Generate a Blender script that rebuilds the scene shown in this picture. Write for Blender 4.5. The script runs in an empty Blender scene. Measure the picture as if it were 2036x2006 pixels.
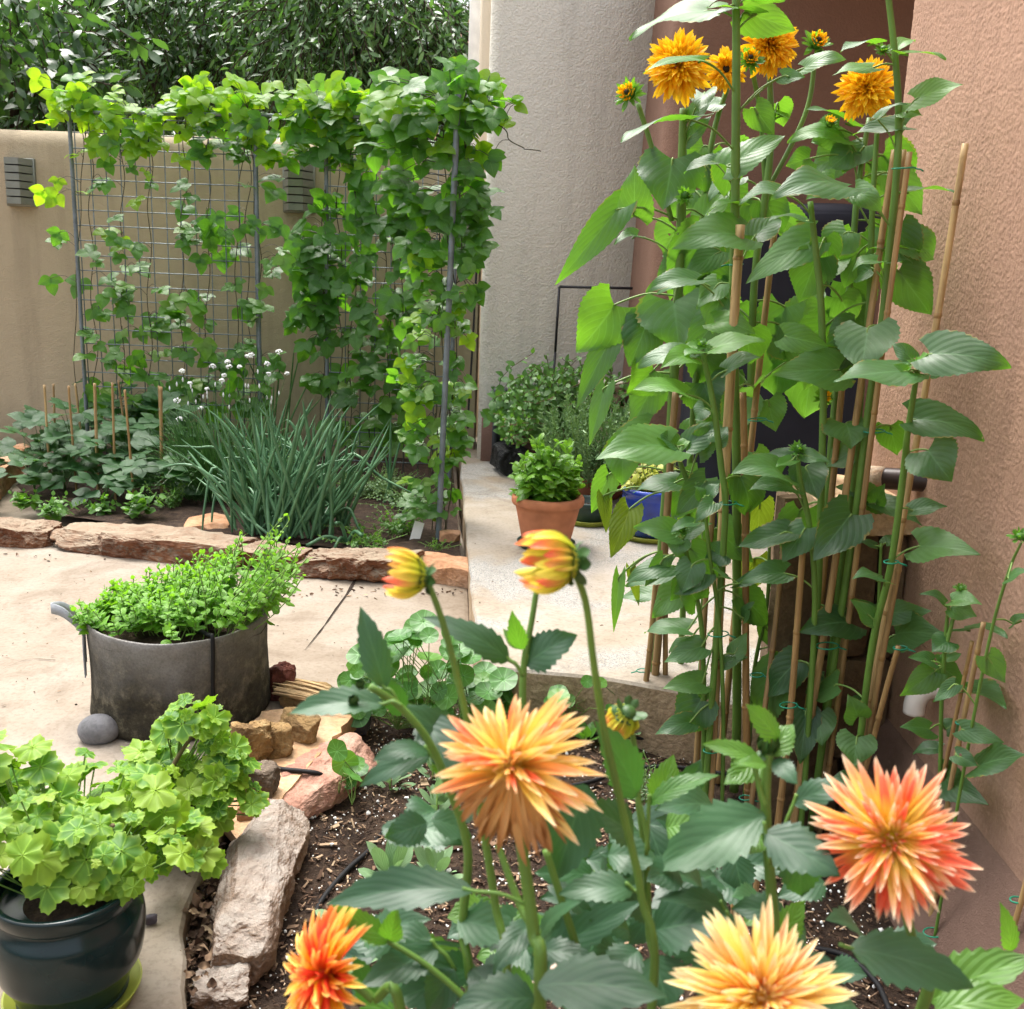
EXPO = 1.75
import bpy, math, random
import numpy as np
from mathutils import Vector, Matrix, noise
random.seed(5)
R = np.random.default_rng(11)
sc = bpy.context.scene
col = sc.collection
rad = math.radians

# ------------------------------------------------------------------ camera
EYE = np.array([0.0, 0.0, 1.35]); FPX = 1950.0; CX, CY = 1018.0, 1003.0
TH, RO = rad(13.0), rad(2.3)
FW = np.array([0, math.cos(TH), -math.sin(TH)])
_r0 = np.array([1.0, 0, 0]); _u0 = np.array([0, math.sin(TH), math.cos(TH)])
RT = math.cos(RO)*_r0 + math.sin(RO)*_u0
UP = -math.sin(RO)*_r0 + math.cos(RO)*_u0
def ray(px, py): return FW + (px-CX)/FPX*RT - (py-CY)/FPX*UP
def W(px, py, Y): d = ray(px, py); return EYE + d*(Y/d[1])          # point at world depth Y
def G(px, py, z): d = ray(px, py); return EYE + d*((z-EYE[2])/d[2])  # point at height z
def WX(px, py, x): d = ray(px, py); return EYE + d*(x/d[0])
def WD(px, py, d): return EYE + ray(px, py)*d
def mpp(p): return float(np.dot(np.asarray(p)-EYE, FW))/FPX          # metres per photo pixel there
def nrm(v):
    v = np.asarray(v, float); return v/np.maximum(np.linalg.norm(v, axis=-1, keepdims=True), 1e-9)
ZUP = np.array([0, 0, 1.0])
WALLX = 1.09
def fix(p):                                                          # keep plants on our side of the pink wall
    if p[0] > WALLX-.05: p = EYE + (p-EYE)*((WALLX-.05)/p[0])
    return p

cam = bpy.data.objects.new('camera', bpy.data.cameras.new('camera')); col.objects.link(cam)
cam.matrix_world = Matrix(((RT[0], UP[0], -FW[0], EYE[0]), (RT[1], UP[1], -FW[1], EYE[1]), (RT[2], UP[2], -FW[2], EYE[2]), (0, 0, 0, 1)))
cam.data.sensor_width = 36; cam.data.lens = 36*FPX/2036; cam.data.clip_end = 500; cam.data.clip_start = .02
cam.data.dof.use_dof = True; cam.data.dof.focus_distance = 3.2; cam.data.dof.aperture_fstop = 10.0
sc.camera = cam

# ------------------------------------------------------------------ colour / materials
def C(h, k=1.0):
    h = h.lstrip('#'); o = []
    for i in (0, 2, 4):
        c = int(h[i:i+2], 16)/255; o.append((c/12.92 if c <= .04045 else ((c+.055)/1.055)**2.4)*k)
    return (*o, 1.0)
class NT:
    def __init__(s, name):
        s.m = bpy.data.materials.new(name); s.m.use_nodes = True
        s.t = s.m.node_tree; s.t.nodes.clear()
        s.out = s.t.nodes.new('ShaderNodeOutputMaterial')
    def n(s, typ, **kw):
        o = s.t.nodes.new('ShaderNode'+typ)
        for k, v in kw.items():
            if hasattr(o, k) and k not in ('name',): setattr(o, k, v)
        return o
    def l(s, a, b): s.t.links.new(a, b)
    def val(s, sock, v):
        if hasattr(v, 'is_linked') or isinstance(v, bpy.types.NodeSocket): s.l(v, sock)
        else: sock.default_value = v
    def math(s, op, a, b=None, c=None, clamp=False):
        o = s.n('Math', operation=op); o.use_clamp = clamp
        s.val(o.inputs[0], a)
        if b is not None: s.val(o.inputs[1], b)
        if c is not None: s.val(o.inputs[2], c)
        return o.outputs[0]
    def mix(s, fac, a, b, blend='MIX'):
        o = s.n('Mix', data_type='RGBA', blend_type=blend)
        s.val(o.inputs[0], fac); s.val(o.inputs[6], a); s.val(o.inputs[7], b); return o.outputs[2]
    def ramp(s, fac, stops, interp='LINEAR'):
        o = s.n('ValToRGB'); cr = o.color_ramp; cr.interpolation = interp
        while len(cr.elements) < len(stops): cr.elements.new(.5)
        for e, (p, c) in zip(cr.elements, stops): e.position = p; e.color = c
        s.val(o.inputs[0], fac); return o.outputs[0]
    def noise(s, scale, detail=3, rough=.55, vec=None, dist=0):
        o = s.n('TexNoise'); o.inputs['Scale'].default_value = scale; o.inputs['Detail'].default_value = detail
        o.inputs['Roughness'].default_value = rough; o.inputs['Distortion'].default_value = dist
        s.l(vec if vec is not None else s.co(), o.inputs['Vector']); return o.outputs[0]
    def co(s):
        if not hasattr(s, '_co'): s._co = s.n('TexCoord').outputs['Object']
        return s._co
    def lf(s):
        a = s.n('Attribute'); a.attribute_name = 'lf'; x = s.n('SeparateXYZ'); s.l(a.outputs['Vector'], x.inputs[0]); return x.outputs
    def principled(s, col, rough=.6, spec=.5, bump=None, bstr=.3, bdist=.01, metal=0):
        p = s.n('BsdfPrincipled'); s.val(p.inputs['Base Color'], col); s.val(p.inputs['Roughness'], rough)
        s.val(p.inputs['Specular IOR Level'], spec); s.val(p.inputs['Metallic'], metal)
        if bump is not None:
            b = s.n('Bump'); b.inputs['Strength'].default_value = bstr; b.inputs['Distance'].default_value = bdist
            s.l(bump, b.inputs['Height']); s.l(b.outputs[0], p.inputs['Normal']); s.bumpo = b.outputs[0]
        return p
    def done(s, sh): s.l(sh.outputs[0], s.out.inputs[0]); return s.m

def mat_plain(name, c, rough=.6, spec=.5, var=.15, scale=8, bstr=0, bscale=60, metal=0, c2=None):
    t = NT(name); n = t.noise(scale, 4)
    cc = t.ramp(n, [(.3, tuple(x*(1-var) for x in c[:3])+(1,)), (.7, (c2 or tuple(x*(1+var) for x in c[:3])+(1,)))])
    return t.done(t.principled(cc, rough, spec, t.noise(bscale, 3) if bstr else None, bstr, .004, metal))

def mat_stucco(name, c, grain, bstr, bdist, var=.1, worm=False, dirt=None, streak=0):
    t = NT(name)
    big = t.noise(1.1, 4, .6); mid = t.noise(6, 4, .6)
    m = t.math('MULTIPLY_ADD', mid, .4, t.math('MULTIPLY', big, .6))
    cc = t.ramp(m, [(.32, tuple(x*(1-var) for x in c[:3])+(1,)), (.68, tuple(x*(1+var) for x in c[:3])+(1,))])
    if streak:
        mp = t.n('Mapping'); t.l(t.co(), mp.inputs[0]); mp.inputs['Scale'].default_value = (5, 5, .45)
        st = t.noise(1.3, 4, .6, mp.outputs[0])
        cc = t.mix(t.ramp(st, [(.5, (0, 0, 0, 1)), (.75, (streak,)*3+(1,))]), cc, tuple(x*.62 for x in c[:3])+(1,))
    if dirt:                                                         # splash dirt near the foot: (z0, z1, colour)
        sx = t.n('SeparateXYZ'); t.l(t.co(), sx.inputs[0])
        zz = t.math('ADD', sx.outputs[2], t.math('MULTIPLY', t.noise(3.5, 3), .35))
        mr = t.n('MapRange'); mr.inputs[1].default_value = dirt[0]; mr.inputs[2].default_value = dirt[1]
        mr.inputs[3].default_value = .65; mr.inputs[4].default_value = 0; t.l(zz, mr.inputs[0])
        cc = t.mix(mr.outputs[0], cc, dirt[2])
    h = t.noise(grain, 3, .6, dist=1.6 if worm else .3)
    if worm: h = t.math('MULTIPLY', t.math('ABSOLUTE', t.math('SUBTRACT', h, .5)), 3.0)
    h = t.math('ADD', h, t.math('MULTIPLY', t.noise(grain*.22, 2), .8))
    pit = t.ramp(t.noise(grain*.28, 2, .5), [(.26, (.55,)*3+(1,)), (.34, (1, 1, 1, 1))])
    cc = t.mix(.35 if worm else .12, cc, pit, 'MULTIPLY')
    if worm: cc = t.mix(.3, cc, t.ramp(h, [(.35, (.6, .57, .55, 1)), (.95, (1.12, 1.12, 1.12, 1))]), 'MULTIPLY')  # groove shade painted into the colour: hollows darker, ridges lighter
    return t.done(t.principled(cc, .9, .2, h, bstr, bdist))

def mat_stone(name, cols, scale=6, bstr=.6, rough=.85, layers=0, pale=None):
    t = NT(name)
    n = t.noise(scale, 6, .62, dist=.5)
    cc = t.ramp(n, [(.28, cols[0]), (.5, cols[1]), (.72, cols[2])])
    f = t.noise(scale*9, 4, .65)
    cc = t.mix(.55, cc, t.ramp(f, [(.25, (.35, .35, .35, 1)), (.6, (1, 1, 1, 1))]), 'MULTIPLY')
    if pale:
        g = t.n('NewGeometry'); sx = t.n('SeparateXYZ'); t.l(g.outputs['Normal'], sx.inputs[0])
        k = t.math('MULTIPLY', t.math('SUBTRACT', sx.outputs[2], .25, clamp=True), t.math('MULTIPLY', t.noise(scale*1.7, 4), 2.4), clamp=True)
        cc = t.mix(k, cc, pale)
    h = t.math('ADD', t.noise(scale*3, 6, .65), t.math('MULTIPLY', f, .35))
    if layers:
        mp = t.n('Mapping'); t.l(t.co(), mp.inputs[0]); mp.inputs['Scale'].default_value = (1, 1, layers)
        h = t.math('ADD', h, t.noise(4, 3, .6, mp.outputs[0]))
    return t.done(t.principled(cc, rough, .3, h, bstr, .02))

def mat_leaf(name, stops, trans, tr=.35, rough=.42, spec=.5, nv=7, slope=.45, vein=.25, back=None, bump=.35, disc=0, mott=.2, edge=None, patch=0, worn=0):
    t = NT(name); u, v, rn = t.lf()
    base = t.ramp(rn, stops)
    mo = t.noise(38, 3)
    base = t.mix(mott, base, t.ramp(mo, [(.3, (.25, .25, .25, 1)), (.7, (1.5, 1.5, 1.5, 1))]), 'MULTIPLY')
    au = t.math('ABSOLUTE', u)
    if disc:
        ang = t.math('MULTIPLY', u, disc)
        fr = t.math('ABSOLUTE', t.math('SUBTRACT', t.math('FRACT', ang), .5))
        lat = t.math('LESS_THAN', t.math('MULTIPLY', fr, v), .035)
        hgt = t.math('SMOOTH_MIN', t.math('MULTIPLY', fr, 2.0), .4, .2)
        vm = lat
    else:
        a = t.math('MULTIPLY', t.math('SUBTRACT', v, t.math('MULTIPLY', au, slope)), nv)
        fr = t.math('ABSOLUTE', t.math('SUBTRACT', t.math('FRACT', a), .5))
        lat = t.math('SUBTRACT', 1, t.math('DIVIDE', fr, .09), clamp=True)
        mid = t.math('SUBTRACT', 1, t.math('DIVIDE', au, .055), clamp=True)
        vm = t.math('MAXIMUM', t.math('MULTIPLY', lat, .55), mid)
        hgt = t.math('SUBTRACT', t.math('MULTIPLY', fr, 2.0), t.math('MULTIPLY', mid, .5))
    lite = tuple(min(1, x*2.2+.05) for x in stops[len(stops)//2][1][:3])+(1,)
    base = t.mix(t.math('MULTIPLY', vm, vein), base, lite)
    if edge and disc: base = t.mix(t.math('MULTIPLY', t.math('SUBTRACT', v, .72, clamp=True), 2.6, clamp=True), base, edge)
    if patch:                                                        # browned / mined spots
        base = t.mix(t.math('MULTIPLY', t.math('GREATER_THAN', t.noise(55, 4, .7), 1-patch), .75), base, C('#b9a878', .7))
    if worn:
        base = t.mix(t.math('MULTIPLY', t.math('MULTIPLY', t.math('GREATER_THAN', t.math('ADD', au, t.math('MULTIPLY', t.noise(30, 3), .5)), 1.22), t.math('GREATER_THAN', t.noise(7, 2), .5)), .7), base, C('#8a7434'))
    if back:
        g = t.n('NewGeometry'); base = t.mix(t.math('MULTIPLY', g.outputs['Backfacing'], .8), base, back)
    h = t.math('ADD', hgt, t.math('MULTIPLY', mo, .8))
    p = t.principled(base, rough, spec, h, bump*.8, .0022)
    tl = t.n('BsdfTranslucent'); t.l(t.mix(.65, base, trans), tl.inputs[0]); t.l(t.bumpo, tl.inputs[1])
    mx = t.n('MixShader'); mx.inputs[0].default_value = tr
    t.l(p.outputs[0], mx.inputs[1]); t.l(tl.outputs[0], mx.inputs[2])
    if worn:
        tb = t.n('BsdfTransparent'); m2 = t.n('MixShader'); t.l(t.math('GREATER_THAN', t.noise(42, 2, .5), worn), m2.inputs[0]); t.l(mx.outputs[0], m2.inputs[1]); t.l(tb.outputs[0], m2.inputs[2]); mx = m2
    return t.done(mx)

def mat_petal(name, A, B, tr=.3, rough=.5, lo=.3, hi=.75):
    t = NT(name); u, v, rn = t.lf()
    c = t.mix(t.ramp(rn, [(lo, (0, 0, 0, 1)), (hi, (1, 1, 1, 1))]), t.ramp(v, A), t.ramp(v, B))
    mp = t.n('CombineXYZ'); t.l(t.math('MULTIPLY', u, 6), mp.inputs[0]); t.l(t.math('MULTIPLY', v, 1.2), mp.inputs[1]); t.l(t.math('MULTIPLY', rn, 37), mp.inputs[2])
    s = t.noise(1.6, 3, .6, mp.outputs[0])
    c = t.mix(.55, c, t.ramp(s, [(.3, (.62, .5, .42, 1)), (.65, (1.15, 1.12, 1.05, 1))]), 'MULTIPLY')
    p = t.principled(c, rough, .3, s, .35, .003)
    tl = t.n('BsdfTranslucent'); t.l(c, tl.inputs[0])
    mx = t.n('MixShader'); mx.inputs[0].default_value = tr
    t.l(p.outputs[0], mx.inputs[1]); t.l(tl.outputs[0], mx.inputs[2]); return t.done(mx)

# ------------------------------------------------------------------ meshes
class MB:
    def __init__(s): s.V, s.A, s.F, s.n = [], [], [], 0
    def add(s, V, F, A=None, mi=0):
        V = np.asarray(V, float).reshape(-1, 3)
        s.V.append(V); s.A.append(np.zeros_like(V) if A is None else np.asarray(A, float).reshape(-1, 3))
        for f in (F if isinstance(F, list) else [F]):
            f = np.asarray(f, int)
            if f.size: s.F.append((f+s.n, mi))
        s.n += len(V); return s
    def build(s, name, mats, parent=None, smooth=True, loc=None):
        V = np.concatenate(s.V); A = np.concatenate(s.A)
        base = WL[parent] if parent else np.array(loc if loc is not None else [V[:, 0].mean(), V[:, 1].mean(), V[:, 2].min()])
        V = V-base
        me = bpy.data.meshes.new(name)
        me.vertices.add(len(V)); me.vertices.foreach_set('co', V.astype(np.float32).ravel())
        loops = np.concatenate([f.ravel() for f, _ in s.F]); sizes = np.concatenate([np.full(len(f), f.shape[1]) for f, _ in s.F])
        mis = np.concatenate([np.full(len(f), m) for f, m in s.F])
        me.loops.add(len(loops)); me.loops.foreach_set('vertex_index', loops.astype(np.int32))
        me.polygons.add(len(sizes)); me.polygons.foreach_set('loop_start', (np.cumsum(sizes)-sizes).astype(np.int32))
        me.polygons.foreach_set('loop_total', sizes.astype(np.int32))
        me.polygons.foreach_set('material_index', mis.astype(np.int32))
        me.polygons.foreach_set('use_smooth', np.full(len(sizes), bool(smooth)))
        at = me.attributes.new('lf', 'FLOAT_VECTOR', 'POINT'); at.data.foreach_set('vector', A.astype(np.float32).ravel())
        for m in (mats if isinstance(mats, (list, tuple)) else [mats]): me.materials.append(m)
        me.update(); me.validate()
        o = bpy.data.objects.new(name, me); col.objects.link(o)
        if parent: o.parent = bpy.data.objects[parent]
        else: o.location = base
        WL[o.name] = base; return o.name
WL = {}
def tag(n, label, cat, group=None, kind=None):
    o = bpy.data.objects[n]
    if label: o['label'] = label
    if cat: o['category'] = cat
    if group: o['group'] = group
    if kind: o['kind'] = kind
    return n
def thing(name, label, cat, loc, group=None):
    o = bpy.data.objects.new(name, None); col.objects.link(o); o.location = [float(x) for x in loc]; o.empty_display_size = .05
    WL[o.name] = np.array(loc, float); return tag(o.name, label, cat, group)
def struct(mb, name, mats, smooth=False):
    n = mb.build(name, mats, smooth=smooth, loc=(0, 0, 0)); bpy.data.objects[n]['kind'] = 'structure'; return n

def grid_faces(a, b, wrap=False):
    i = np.arange(a-1)[:, None]; j = np.arange(b if wrap else b-1)[None, :]; j2 = (j+1) % b
    return np.stack([i*b+j, i*b+j2, (i+1)*b+j2, (i+1)*b+j], -1).reshape(-1, 4)
def cr(P, n=12):
    P = np.asarray(P, float)
    if len(P) < 3: return np.linspace(P[0], P[-1], n)
    Q = np.vstack([2*P[0]-P[1], P, 2*P[-1]-P[-2]]); out = []
    T = np.linspace(0, len(P)-1-1e-6, n)
    for t in T:
        i = int(t); f = t-i; a, b, c, d = Q[i:i+4]
        out.append(.5*((2*b)+(-a+c)*f+(2*a-5*b+4*c-d)*f*f+(-a+3*b-3*c+d)*f**3))
    return np.array(out)
def tubes(mb, P, r, k=6, rnd=None, mi=0, cap=True):
    P = np.asarray(P, float)
    if P.ndim == 2: P = P[None]
    m, n, _ = P.shape
    r = np.broadcast_to(np.asarray(r, float), (m, n)) if np.ndim(r) < 2 else r
    T = nrm(np.gradient(P, axis=1))
    ch = np.abs(nrm(P[:, -1]-P[:, 0])); ref = np.eye(3)[np.argmin(ch, axis=1)][:, None, :]
    X = nrm(np.cross(T, ref)); Y = np.cross(T, X)
    a = np.arange(k)/k*2*math.pi
    V = P[:, :, None]+r[..., None, None]*(np.cos(a)[None, None, :, None]*X[:, :, None]+np.sin(a)[None, None, :, None]*Y[:, :, None])
    A = np.zeros_like(V); A[..., 0] = (np.arange(k)/k*2-1); A[..., 1] = np.linspace(0, 1, n)[None, :, None]
    rnd = R.random(m) if rnd is None else np.broadcast_to(np.asarray(rnd, float), (m,))
    A[..., 2] = rnd[:, None, None]
    f = grid_faces(n, k, True); off = (np.arange(m)*n*k)[:, None, None]
    F = [(f[None]+off).reshape(-1, 4)]
    if cap: F += [(np.arange(k)[None, ::-1]+off[:, :, 0]), (np.arange(k)[None]+(n-1)*k+off[:, :, 0])]
    mb.add(V, F, A, mi)
def lathe(mb, prof, c=(0, 0, 0), seg=48, mi=0, wob=0, closed=False):
    prof = np.asarray(prof, float); a = np.arange(seg)/seg*2*math.pi
    V = np.zeros((len(prof), seg, 3)); rr = prof[:, 0][:, None]*(1+wob*np.sin(2*a+.7)+wob*.6*np.sin(3*a))
    V[..., 0] = rr*np.cos(a); V[..., 1] = rr*np.sin(a); V[..., 2] = prof[:, 1][:, None]
    mb.add(V+np.asarray(c), grid_faces(len(prof), seg, True), None, mi)
def box(mb, c, s, rot=0, mi=0, bev=0.0):
    bx, by, bz = np.asarray(s, float)/2
    if bev:
        b = bev; V = []
        for sx in (-1, 1):
            for sy in (-1, 1):
                for sz in (-1, 1):
                    V += [(sx*(bx-b), sy*(by-b), sz*bz), (sx*(bx-b), sy*by, sz*(bz-b)), (sx*bx, sy*(by-b), sz*(bz-b))]
        import bmesh
        bm = bmesh.new(); vs = [bm.verts.new(v) for v in V]; bmesh.ops.convex_hull(bm, input=vs); bm.verts.index_update()
        bmesh.ops.dissolve_limit(bm, angle_limit=.01, verts=bm.verts, edges=bm.edges); bm.verts.index_update()
        V = np.array([v.co for v in bm.verts]); F = [np.array([[v.index for v in f.verts]]) for f in bm.faces]; bm.free()
    else:
        V = np.array([(x*bx, y*by, z*bz) for x in (-1, 1) for y in (-1, 1) for z in (-1, 1)])
        F = np.array([(0, 1, 3, 2), (4, 6, 7, 5), (0, 4, 5, 1), (2, 3, 7, 6), (0, 2, 6, 4), (1, 5, 7, 3)])
    cz, sz_ = math.cos(rot), math.sin(rot); M = np.array([[cz, -sz_, 0], [sz_, cz, 0], [0, 0, 1]])
    mb.add(V@M.T+np.asarray(c), F, None, mi)
def slab(mb, poly, z0, z1, mi=0):
    P = np.asarray(poly, float)[:, :2]; n = len(P)
    V = np.vstack([np.c_[P, np.full(n, z0)], np.c_[P, np.full(n, z1)]])
    i = np.arange(n); j = (i+1) % n
    mb.add(V, [np.stack([i, j, j+n, i+n], -1), (np.arange(n)+n)[None], np.arange(n)[None, ::-1]], None, mi)
def ico(sub):
    import bmesh
    bm = bmesh.new(); bmesh.ops.create_icosphere(bm, subdivisions=sub, radius=1); bm.verts.index_update()
    V = np.array([v.co for v in bm.verts]); F = np.array([[v.index for v in f.verts] for f in bm.faces]); bm.free(); return V, F
ICO = {k: ico(k) for k in (1, 2, 3, 4, 5, 6)}
def rock(mb, c, size, seed=0, rot=0, planes=10, rough=.06, sub=5, boxy=.9, tilt=(0, 0), nsc=2.2, mi=0, clip=1.3):
    D, F = ICO[sub]; D = nrm(D); rg = np.random.default_rng(seed)
    N = [np.eye(3)[i]*s for i in range(3) for s in (1, -1)]; H = [boxy]*6
    for _ in range(planes): N.append(nrm(rg.normal(size=3))); H.append(rg.uniform(.85, 1.15))
    dn = D@np.array(N).T; t = np.where(dn > 1e-3, np.array(H)[None]/np.maximum(dn, 1e-3), 9).min(1)
    t = np.minimum(t, clip); s = np.asarray(size, float)/2
    V = D*t[:, None]*s
    avg = s.mean(); nz = np.array([noise.fractal(Vector(v/avg*nsc*.5+seed*3.1), .8, 2.1, 5) for v in V])
    nz2 = np.array([noise.ridged_multi_fractal(Vector(v/avg*nsc*1.1+seed*1.7), .9, 2.2, 5, .9, 2.0)-1.1 for v in V])
    V = V+D*np.minimum(1, s/avg)*avg*(rough*1.5*nz[:, None]+rough*.55*nz2[:, None])
    rx, ry = tilt; Mx = np.array(Matrix.Rotation(rot, 3, 'Z') @ Matrix.Rotation(ry, 3, 'Y') @ Matrix.Rotation(rx, 3, 'X'))
    mb.add(V@Mx.T+np.asarray(c), F, None, mi)

VK = np.array([0, .05, .15, .3, .45, .6, .75, .88, .96, 1.0])
PROF = {'heart': [.62, .86, 1, 1, .88, .68, .44, .21, .08, .005], 'bean': [.28, .6, .87, 1, .93, .76, .52, .27, .1, .005], 'ovate': [.06, .34, .68, .96, 1, .88, .62, .33, .12, .005],
        'lance': [.04, .22, .5, .83, 1, .94, .72, .42, .17, .005], 'dahlia': [.1, .4, .74, 1, .98, .82, .58, .3, .11, .004],
        'petal': [.28, .38, .55, .8, .97, 1, .88, .58, .27, .02], 'cactus': [.34, .45, .66, .9, 1, .96, .8, .52, .26, .03],
        'sage': [.1, .3, .6, .88, 1, .98, .85, .58, .3, .03], 'blade': [.8, .9, 1, 1, .95, .85, .65, .4, .2, .02]}
def leaves(mb, O, D, N, L, Wd, kind='ovate', droop=0., fold=.15, wave=.0, curl=0., twist=0., nv=10, nu=5, serr=0., nser=9, rnd=None, mi=0, lobe=None):
    O = np.atleast_2d(O).astype(float); m = len(O)
    D = nrm(np.broadcast_to(D, (m, 3))); N = np.broadcast_to(N, (m, 3)).astype(float)
    X = nrm(np.cross(D, N)+1e-7); Z = np.cross(X, D)
    f = lambda a: np.broadcast_to(np.asarray(a, float), (m,))[:, None, None]
    L, Wd, droop, fold, wave, curl, twist = map(f, (L, Wd, droop, fold, wave, curl, twist))
    v = np.linspace(0, 1, nv); u = np.linspace(-1, 1, nu)
    w = np.interp(v, VK, PROF[kind])
    sw = serr*((v*nser*1.0) % 1-.5)*np.minimum(1, (1-v)*6) if serr else np.zeros(nv)
    if lobe is None: lobe = .2 if kind == 'heart' else 0
    vv, uu = v[None, :, None], u[None, None, :]
    a = np.abs(uu)
    x = uu*w[None, :, None]*Wd*(1+sw[None, :, None]*a**5)
    phi = droop*(.5-vv); dv = 1/(nv-1)
    c_, s_ = np.cos(phi), np.sin(phi)
    yy = L*(np.cumsum(c_, 1)-c_)*dv; zz = L*(np.cumsum(s_, 1)-s_)*dv
    yy = yy+L*(-lobe*a**1.4*np.maximum(0, 1-vv*2.2)**2)
    ph = R.random((m, 1, 1))*6.28
    zz = zz+fold*np.abs(x)+wave*Wd*a**1.5*np.sin(vv*9+ph+np.sign(uu)*1.3)-curl*x*x/np.maximum(Wd, 1e-6)
    tw = twist*(vv-.3); x2 = x*np.cos(tw); zz = zz+x*np.sin(tw); x = x2
    P = O[:, None, None]+x[..., None]*X[:, None, None]+yy[..., None]*D[:, None, None]+zz[..., None]*Z[:, None, None]
    A = np.zeros(P.shape); A[..., 0] = uu; A[..., 1] = vv
    rnd = R.random(m) if rnd is None else np.broadcast_to(np.asarray(rnd, float), (m,))
    A[..., 2] = rnd[:, None, None]
    F = (grid_faces(nv, nu)[None]+(np.arange(m)*nv*nu)[:, None, None]).reshape(-1, 4)
    mb.add(P, F, A, mi)
def discs(mb, O, D, N, rad_, kind='round', cup=.15, ruf=.1, seg=30, rnd=None, mi=0):
    O = np.atleast_2d(O).astype(float); m = len(O)
    D = np.broadcast_to(D, (m, 3)); N = nrm(np.broadcast_to(N, (m, 3)))
    X = nrm(np.cross(D, N)+1e-7); Y = np.cross(N, X)
    th = np.arange(seg)/seg*2*math.pi; rs = np.array([.04, .3, .55, .78, 1.0])
    out = 1+.03*np.cos(5*th)
    if kind == 'geranium':
        d = np.minimum(th, 2*math.pi-th)
        out = (1+.10*np.cos(7*th)+.05*np.cos(21*th))*(1-.62*np.exp(-(d/.28)**2))
    out = out[None, None]*np.ones((m, len(rs), 1))
    rr = rs[None, :, None]*(1+(out-1)*rs[None, :, None])*np.broadcast_to(rad_, (m,))[:, None, None]
    ph = R.random((m, 1, 1))*6.28
    z = np.broadcast_to(rad_, (m,))[:, None, None]*(cup*rs[None, :, None]**2+ruf*rs[None, :, None]**2*np.cos(7*th+ph)+ruf*.9*rs[None, :, None]**2*np.cos(2*th+ph*2))
    P = O[:, None, None]+(rr*np.sin(th))[..., None]*X[:, None, None]-(rr*np.cos(th))[..., None]*Y[:, None, None]+z[..., None]*N[:, None, None]
    A = np.zeros(P.shape); A[..., 0] = th/(2*math.pi); A[..., 1] = rs[None, :, None]
    A[..., 2] = (R.random(m) if rnd is None else np.broadcast_to(np.asarray(rnd, float), (m,)))[:, None, None]
    off = (np.arange(m)*len(rs)*seg)[:, None, None]
    F = [(grid_faces(len(rs), seg, True)[None]+off).reshape(-1, 4), np.arange(seg)[None]+off[:, :, 0]]
    mb.add(P, F, A, mi)
def rdir(m, up=0.0):
    v = R.normal(size=(m, 3)); v[:, 2] += up; return nrm(v)

def vnoise(x, y, seed=0):                                             # smooth 2-D value noise on arrays
    xi, yi = np.floor(x).astype(np.int64), np.floor(y).astype(np.int64); fx, fy = x-xi, y-yi; fx, fy = fx*fx*(3-2*fx), fy*fy*(3-2*fy)
    def hs(a, b):
        h = (a*374761393+b*668265263+seed*1442695041) & 0xffffffff; h = ((h ^ (h >> 13))*1274126177) & 0xffffffff; return ((h ^ (h >> 16)) & 0xffff)/65535.0
    return (hs(xi, yi)*(1-fx)+hs(xi+1, yi)*fx)*(1-fy)+(hs(xi, yi+1)*(1-fx)+hs(xi+1, yi+1)*fx)*fy
# ------------------------------------------------------------------ materials used
def K(h, k=1): return C(h, k)
M = {}
M['tan'] = mat_stucco('tan_stucco', (.42, .345, .235, 1), 130, .6, .010, .08, dirt=(.0, .5, K('#6b5a44')), streak=.5)
M['beige'] = mat_stucco('beige_stucco', (.72, .69, .61, 1), 75, .7, .016, .05, dirt=(.2, .9, K('#9c8d7c')), streak=.45)
M['cream'] = mat_stucco('cream_stucco', (.66, .57, .45, 1), 85, .3, .005, .05)
M['pink'] = mat_stucco('pink_stucco', (.405, .25, .175, 1), 150, .45, .003, .08, worm=True, dirt=(-.2, .5, K('#54413a')), streak=.5)
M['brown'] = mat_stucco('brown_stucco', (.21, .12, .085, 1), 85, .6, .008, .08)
M['base'] = mat_stucco('red_brown_stucco', (.20, .115, .09, 1), 85, .6, .008, .12)
M['plinth'] = mat_stucco('dark_brown_stucco', (.20, .125, .095, 1), 105, .7, .009, .2, worm=True, dirt=(-.3, .05, K('#7d6a5c')))  # plinth is a darker brown than the wall above
M['white'] = mat_plain('white_paint', (.78, .77, .74, 1), .5)
M['peach'] = mat_plain('peach_stucco', (.62, .36, .27, 1), .9, .2)
M['soil'] = mat_stone('dark_soil', [K('#251a13'), K('#3c2d22'), K('#574636')], 25, 1.0, .95)
M['ground'] = mat_stone('dry_ground', [K('#5c4c3a'), K('#75634d'), K('#8d7a62')], 2, .4, .95)

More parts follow.
